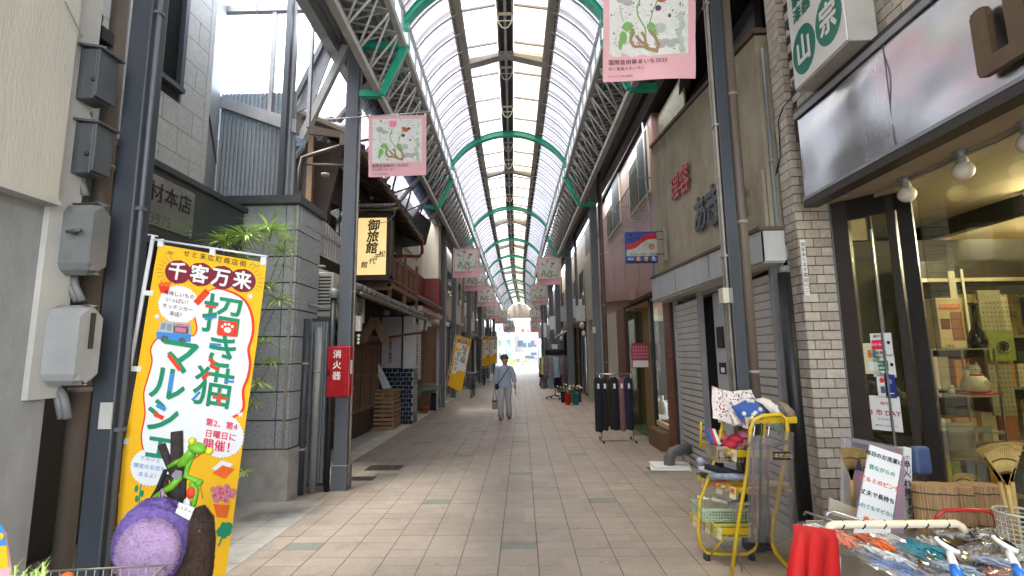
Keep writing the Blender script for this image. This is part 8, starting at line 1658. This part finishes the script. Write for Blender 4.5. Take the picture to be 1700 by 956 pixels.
# rakes, rolls, baskets
def rake(x, y, x2, y2, Y, spread, L_, lab, n=17, m='bamboo_rake'):
    a, b = P(x, y, Y=Y), P(x2, y2, Y=Y); t = thing('bamboo_rake', lab, 'rake', a, 'bamboo rakes by the shop window'); ax_ = (a - b).normalized(); sd_ = ax_.cross(EY).normalized(); part('handle', G().tube([a, b], .010, 7), m, t)
    for k in range(n): q = (k / (n - 1) - .5) * spread; d = ax_ * math.cos(q) + sd_ * math.sin(q); e = a + d * L_; part('tine', G().beam(a, e, .006, .003, up=(0, 1, 0)).beam(e, e + EY * -.03 + d * .006, .006, .003), m, t)
    g = G()
    for f in (.35, .7): g.tube([a + (ax_ * math.cos((k / 8 - .5) * spread) + sd_ * math.sin((k / 8 - .5) * spread)) * L_ * f + V((0, -.006, 0)) for k in range(9)], .003, 4)
    part('binding', g, 'twine', t)
rake(1414, 797, 1418, 850, 2.85, .65, .17, 'small straw coloured rake leaning on the grey board', 13); rake(1436, 790, 1432, 850, 2.9, .7, .14, 'small rake half hidden behind the handwritten sign', 9)
rake(1672, 805, 1690, 905, 2.45, 1.0, .17, 'large bamboo rake fanned out by the window'); rake(1660, 800, 1684, 905, 2.55, .9, .18, 'bamboo rake behind the large fanned one'); rake(1680, 800, 1694, 905, 2.6, .8, .19, 'tall bamboo rake at the back of the basket'); rake(1600, 815, 1604, 870, 3.1, 1.5, .10, 'low bamboo rake peeping over the rolls', 15)
for k, (x, r) in enumerate(((1534, .055), (1562, .062), (1590, .058), (1616, .06), (1640, .05), (1548, .05), (1604, .05))):
    a = P(x, 803 + (k % 3), Y=2.82 + .06 * (k > 4)); t = thing('bamboo_roll', ['rolled bamboo mat next to the white spine of the carton', 'second rolled bamboo mat from the white spine', 'middle rolled bamboo mat in the row', 'fourth rolled bamboo mat in the row', 'rolled bamboo mat at the right end of the row', 'rolled bamboo mat in the rear row, left', 'rolled bamboo mat in the rear row, right'][k], 'bamboo roll', a, 'rolled bamboo mats'); g = G(); n = 54
    g.add([V((a.x + (r + .003 * (j % 2)) * math.cos(2 * math.pi * j / n), a.y + (r + .004 * (j % 2)) * math.sin(2 * math.pi * j / n), z)) for z in (a.z - .62, a.z) for j in range(n)], [(j, (j + 1) % n, n + (j + 1) % n, n + j) for j in range(n)] + [tuple(range(n, 2 * n))]); part('mat', g, 'bamboo', t)
    for z in (.04, .12, .20): part('twine', G().tube([(a.x + (r + .006) * math.cos(j * .5236), a.y + (r + .006) * math.sin(j * .5236), a.z - z + .004 * math.sin(j)) for j in range(13)], .003, 4), 'twine', t)
mb = thing('mesh_basket', 'beige mesh basket holding the bamboo rakes', 'basket', P(1690, 870, Y=2.45)); c = P(1690, 850, Y=2.45); g = G()
for j in range(24): a = j * .2618; g.tube([(c.x + .085 * math.cos(a), c.y + .085 * math.sin(a), c.z), (c.x + .07 * math.cos(a), c.y + .07 * math.sin(a), c.z - .3)], .0022, 4)
for z in range(14): r = .085 - .015 * z / 14; g.tube([(c.x + r * math.cos(a * .5236), c.y + r * math.sin(a * .5236), c.z - z * .021) for a in range(13)], .0022, 4)
part('mesh', g, 'mesh_basket', mb, kind='stuff'); part('rim', G().tube([(c.x + .088 * math.cos(a * .3927), c.y + .088 * math.sin(a * .3927), c.z) for a in range(17)], .006, 6), 'mesh_basket', mb)
single('blue_package', G().box(P(1520, 760, Y=3.3).x, P(1548, 760, Y=3.3).x, 3.3, 3.36, P(1530, 790, Y=3.3).z, P(1530, 742, Y=3.3).z), 'goods_blue', 'blue and white package hanging behind the glass above the rolls', 'package', bevel=.02)

# ================================================================ BEYOND THE FAR END
struct('road', G().box(-30, 30, 92, 108, -.02, -.003), 'road_asphalt'); g = G()
for k in range(9): g.box(-4.2 + k * .95, -3.75 + k * .95, 94, 98, -.002, .003)
struct('crossing_marking', g, 'white_paint'); struct('far_pavement', G().box(-30, 30, 108, 118, -.01, .12), 'concrete_pale')
pc = thing('traffic_cone', 'small red traffic cone standing on the far crossing', 'cone', (.1, 90, 0)); part('cone', G().lathe((.1, 90, .04), [(.16, 0), (.03, .85), (.02, .86)], 14), 'cone_red', pc); part('base', G().box(-.12, .32, 89.78, 90.22, 0, .04), 'cone_red', pc)
def far_block(x0, x1, y, h, m, lab, win=True):
    t = thing('far_building', lab, 'building', ((x0 + x1) / 2, y, 0), 'pale buildings beyond the arcade'); part('wall', G().box(x0, x1, y, y + 10, 0, h), m, t); part('roof_edge', G().box(x0 - .2, x1 + .2, y - .2, y + 10.2, h, h + .35), 'white_paint', t)
    if win:
        nx = max(int((x1 - x0) / 2.2), 1)
        for j in range(int(h / 3)):
            for i in range(nx): c = lerp(x0, x1, (i + .5) / nx); part('window', G().box(c - .7, c + .7, y - .06, y - .002, 1 + j * 3, 2.5 + j * 3), 'far_glass', t)
far_block(-14, -2.2, 118, 13, 'far_wall', 'pale blue grey building beyond the far crossing, on the left'); far_block(-2, 4.5, 124, 9, 'far_wall_warm', 'warm pale building straight ahead beyond the crossing'); far_block(4.8, 16, 118, 15, 'far_wall', 'pale tall building beyond the far crossing, on the right')
far_block(-9, -3.2, 52, 5.4, 'far_wall_warm', 'pale building just outside the left end of the arcade'); far_block(3.0, 9, 52, 6, 'far_wall', 'pale building just outside the right end of the arcade'); far_block(-9, -3.6, 66, 8, 'far_wall', 'second pale building outside the left end'); far_block(3.5, 9, 66, 7.5, 'far_wall_warm', 'second pale building outside the right end')
# steel frame and long banner across the street past the roof
fr = thing('street_gate_frame', 'white steel truss frame spanning the street past the roof', 'gate frame', (0, 56, 0))
for x in (-3, 2.6): part('post', G().box(x - .12, x + .12, 55.9, 56.1, 0, 5.2), 'white_paint', fr)
for z in (4.3, 5.1): part('beam', G().box(-3, 2.6, 55.93, 56.07, z, z + .1), 'white_paint', fr)
g = G(); [g.beam((-3 + k * .47, 56, 4.4 if k % 2 else 5.1), (-3 + (k + 1) * .47, 56, 5.1 if k % 2 else 4.4), .05) for k in range(12)]; part('lattice', g, 'white_paint', fr)
lb_ = thing('long_banner', 'wide pink and white flower banner hanging under the far frame', 'banner', (0, 55.8, 3.5)); a, c = P(856, 542, Y=55.8), P(898, 557, Y=55.8); part('cloth', G().box(a.x, c.x, 55.8, 55.82, c.z, a.z), 'banner_pink', lb_); part('picture_field', G().box(a.x, lerp(a.x, c.x, .42), 55.78, 55.799, c.z, a.z), 'banner_print', lb_); g = G(); g.ball((lerp(a.x, c.x, .28), 55.77, lerp(c.z, a.z, .6)), .2, .01, .25, n=8, m=6); part('bloom_print', g, 'print_orange', lb_); text('国際芸術祭', (lerp(a.x, c.x, .7), 55.79, lerp(c.z, a.z, .5)), EX, EZ, .28, 'print_text', lb_, align='CENTER')
for k, (x, y, h, lab) in enumerate(((-1.9, 60, 4.5, 'pale utility pole beyond the roof on the left'), (2.0, 62, 5, 'pale utility pole beyond the roof on the right'), (.9, 86, 4, 'thin sign pole by the traffic cone'), (2.9, 88, 4.5, 'sign pole at the right of the crossing'))):
    t = thing('street_pole', lab, 'pole', (x, y, 0)); part('pole', G().tube([(x, y, 0), (x, y, h)], .07, 8), 'far_wall', t)
    if k > 1: part('sign_panel', G().box(x - .7, x + .7, y - .05, y - .01, h - .9, h - .1), 'far_pink' if k == 3 else 'far_glass', t)
for k, (x, y, w0, h0, m, lab) in enumerate(((1.2, 84, 1.6, .5, 'far_glass', 'dark blue shop board by the crossing'), (-.4, 112, 2.2, 1.2, 'white_paint', 'white van shaped board beyond the crossing'), (2.4, 100, 1.8, .6, 'far_pink', 'pink board beyond the crossing'))):
    single('street_board', G().box(x - w0 / 2, x + w0 / 2, y, y + .1, 1.2, 1.2 + h0).box(x - .04, x + .04, y + .02, y + .08, 0, 1.2), m, lab, 'board')
for k, (x, y, r, lab) in enumerate(((-2.6, 86, .9, 'leafy light green bush at the left of the far crossing'), (-1.7, 89, .6, 'low light green bush beside the taller one'), (.8, 110, .8, 'green planting across the road'), (-3.4, 108, 1.6, 'round green street tree beyond the crossing'))):
    t = thing('street_bush' if k < 3 else 'street_tree', lab, 'bush' if k < 3 else 'tree', (x, y, 0)); rr = random.Random(k); g = G(); hz = r if k < 3 else 3.2
    for _ in range(500):
        d = V((rr.gauss(0, 1), rr.gauss(0, 1), rr.gauss(0, 1))).normalized() * r * rr.uniform(.5, 1.1) * (1 + .2 * math.sin(_)); p = V((x, y, hz)) + d; s_ = .09 + .06 * rr.random(); g.add([p + V((rr.uniform(-s_, s_), rr.uniform(-s_, s_), rr.uniform(-s_, s_))) for _q in range(3)], [(0, 1, 2)])
    part('crown', g, 'grass_far', t); part('trunk', G().tube([(x, y, 0), (x, y, hz)], [.09, .04], 6), 'wood_dark', t)
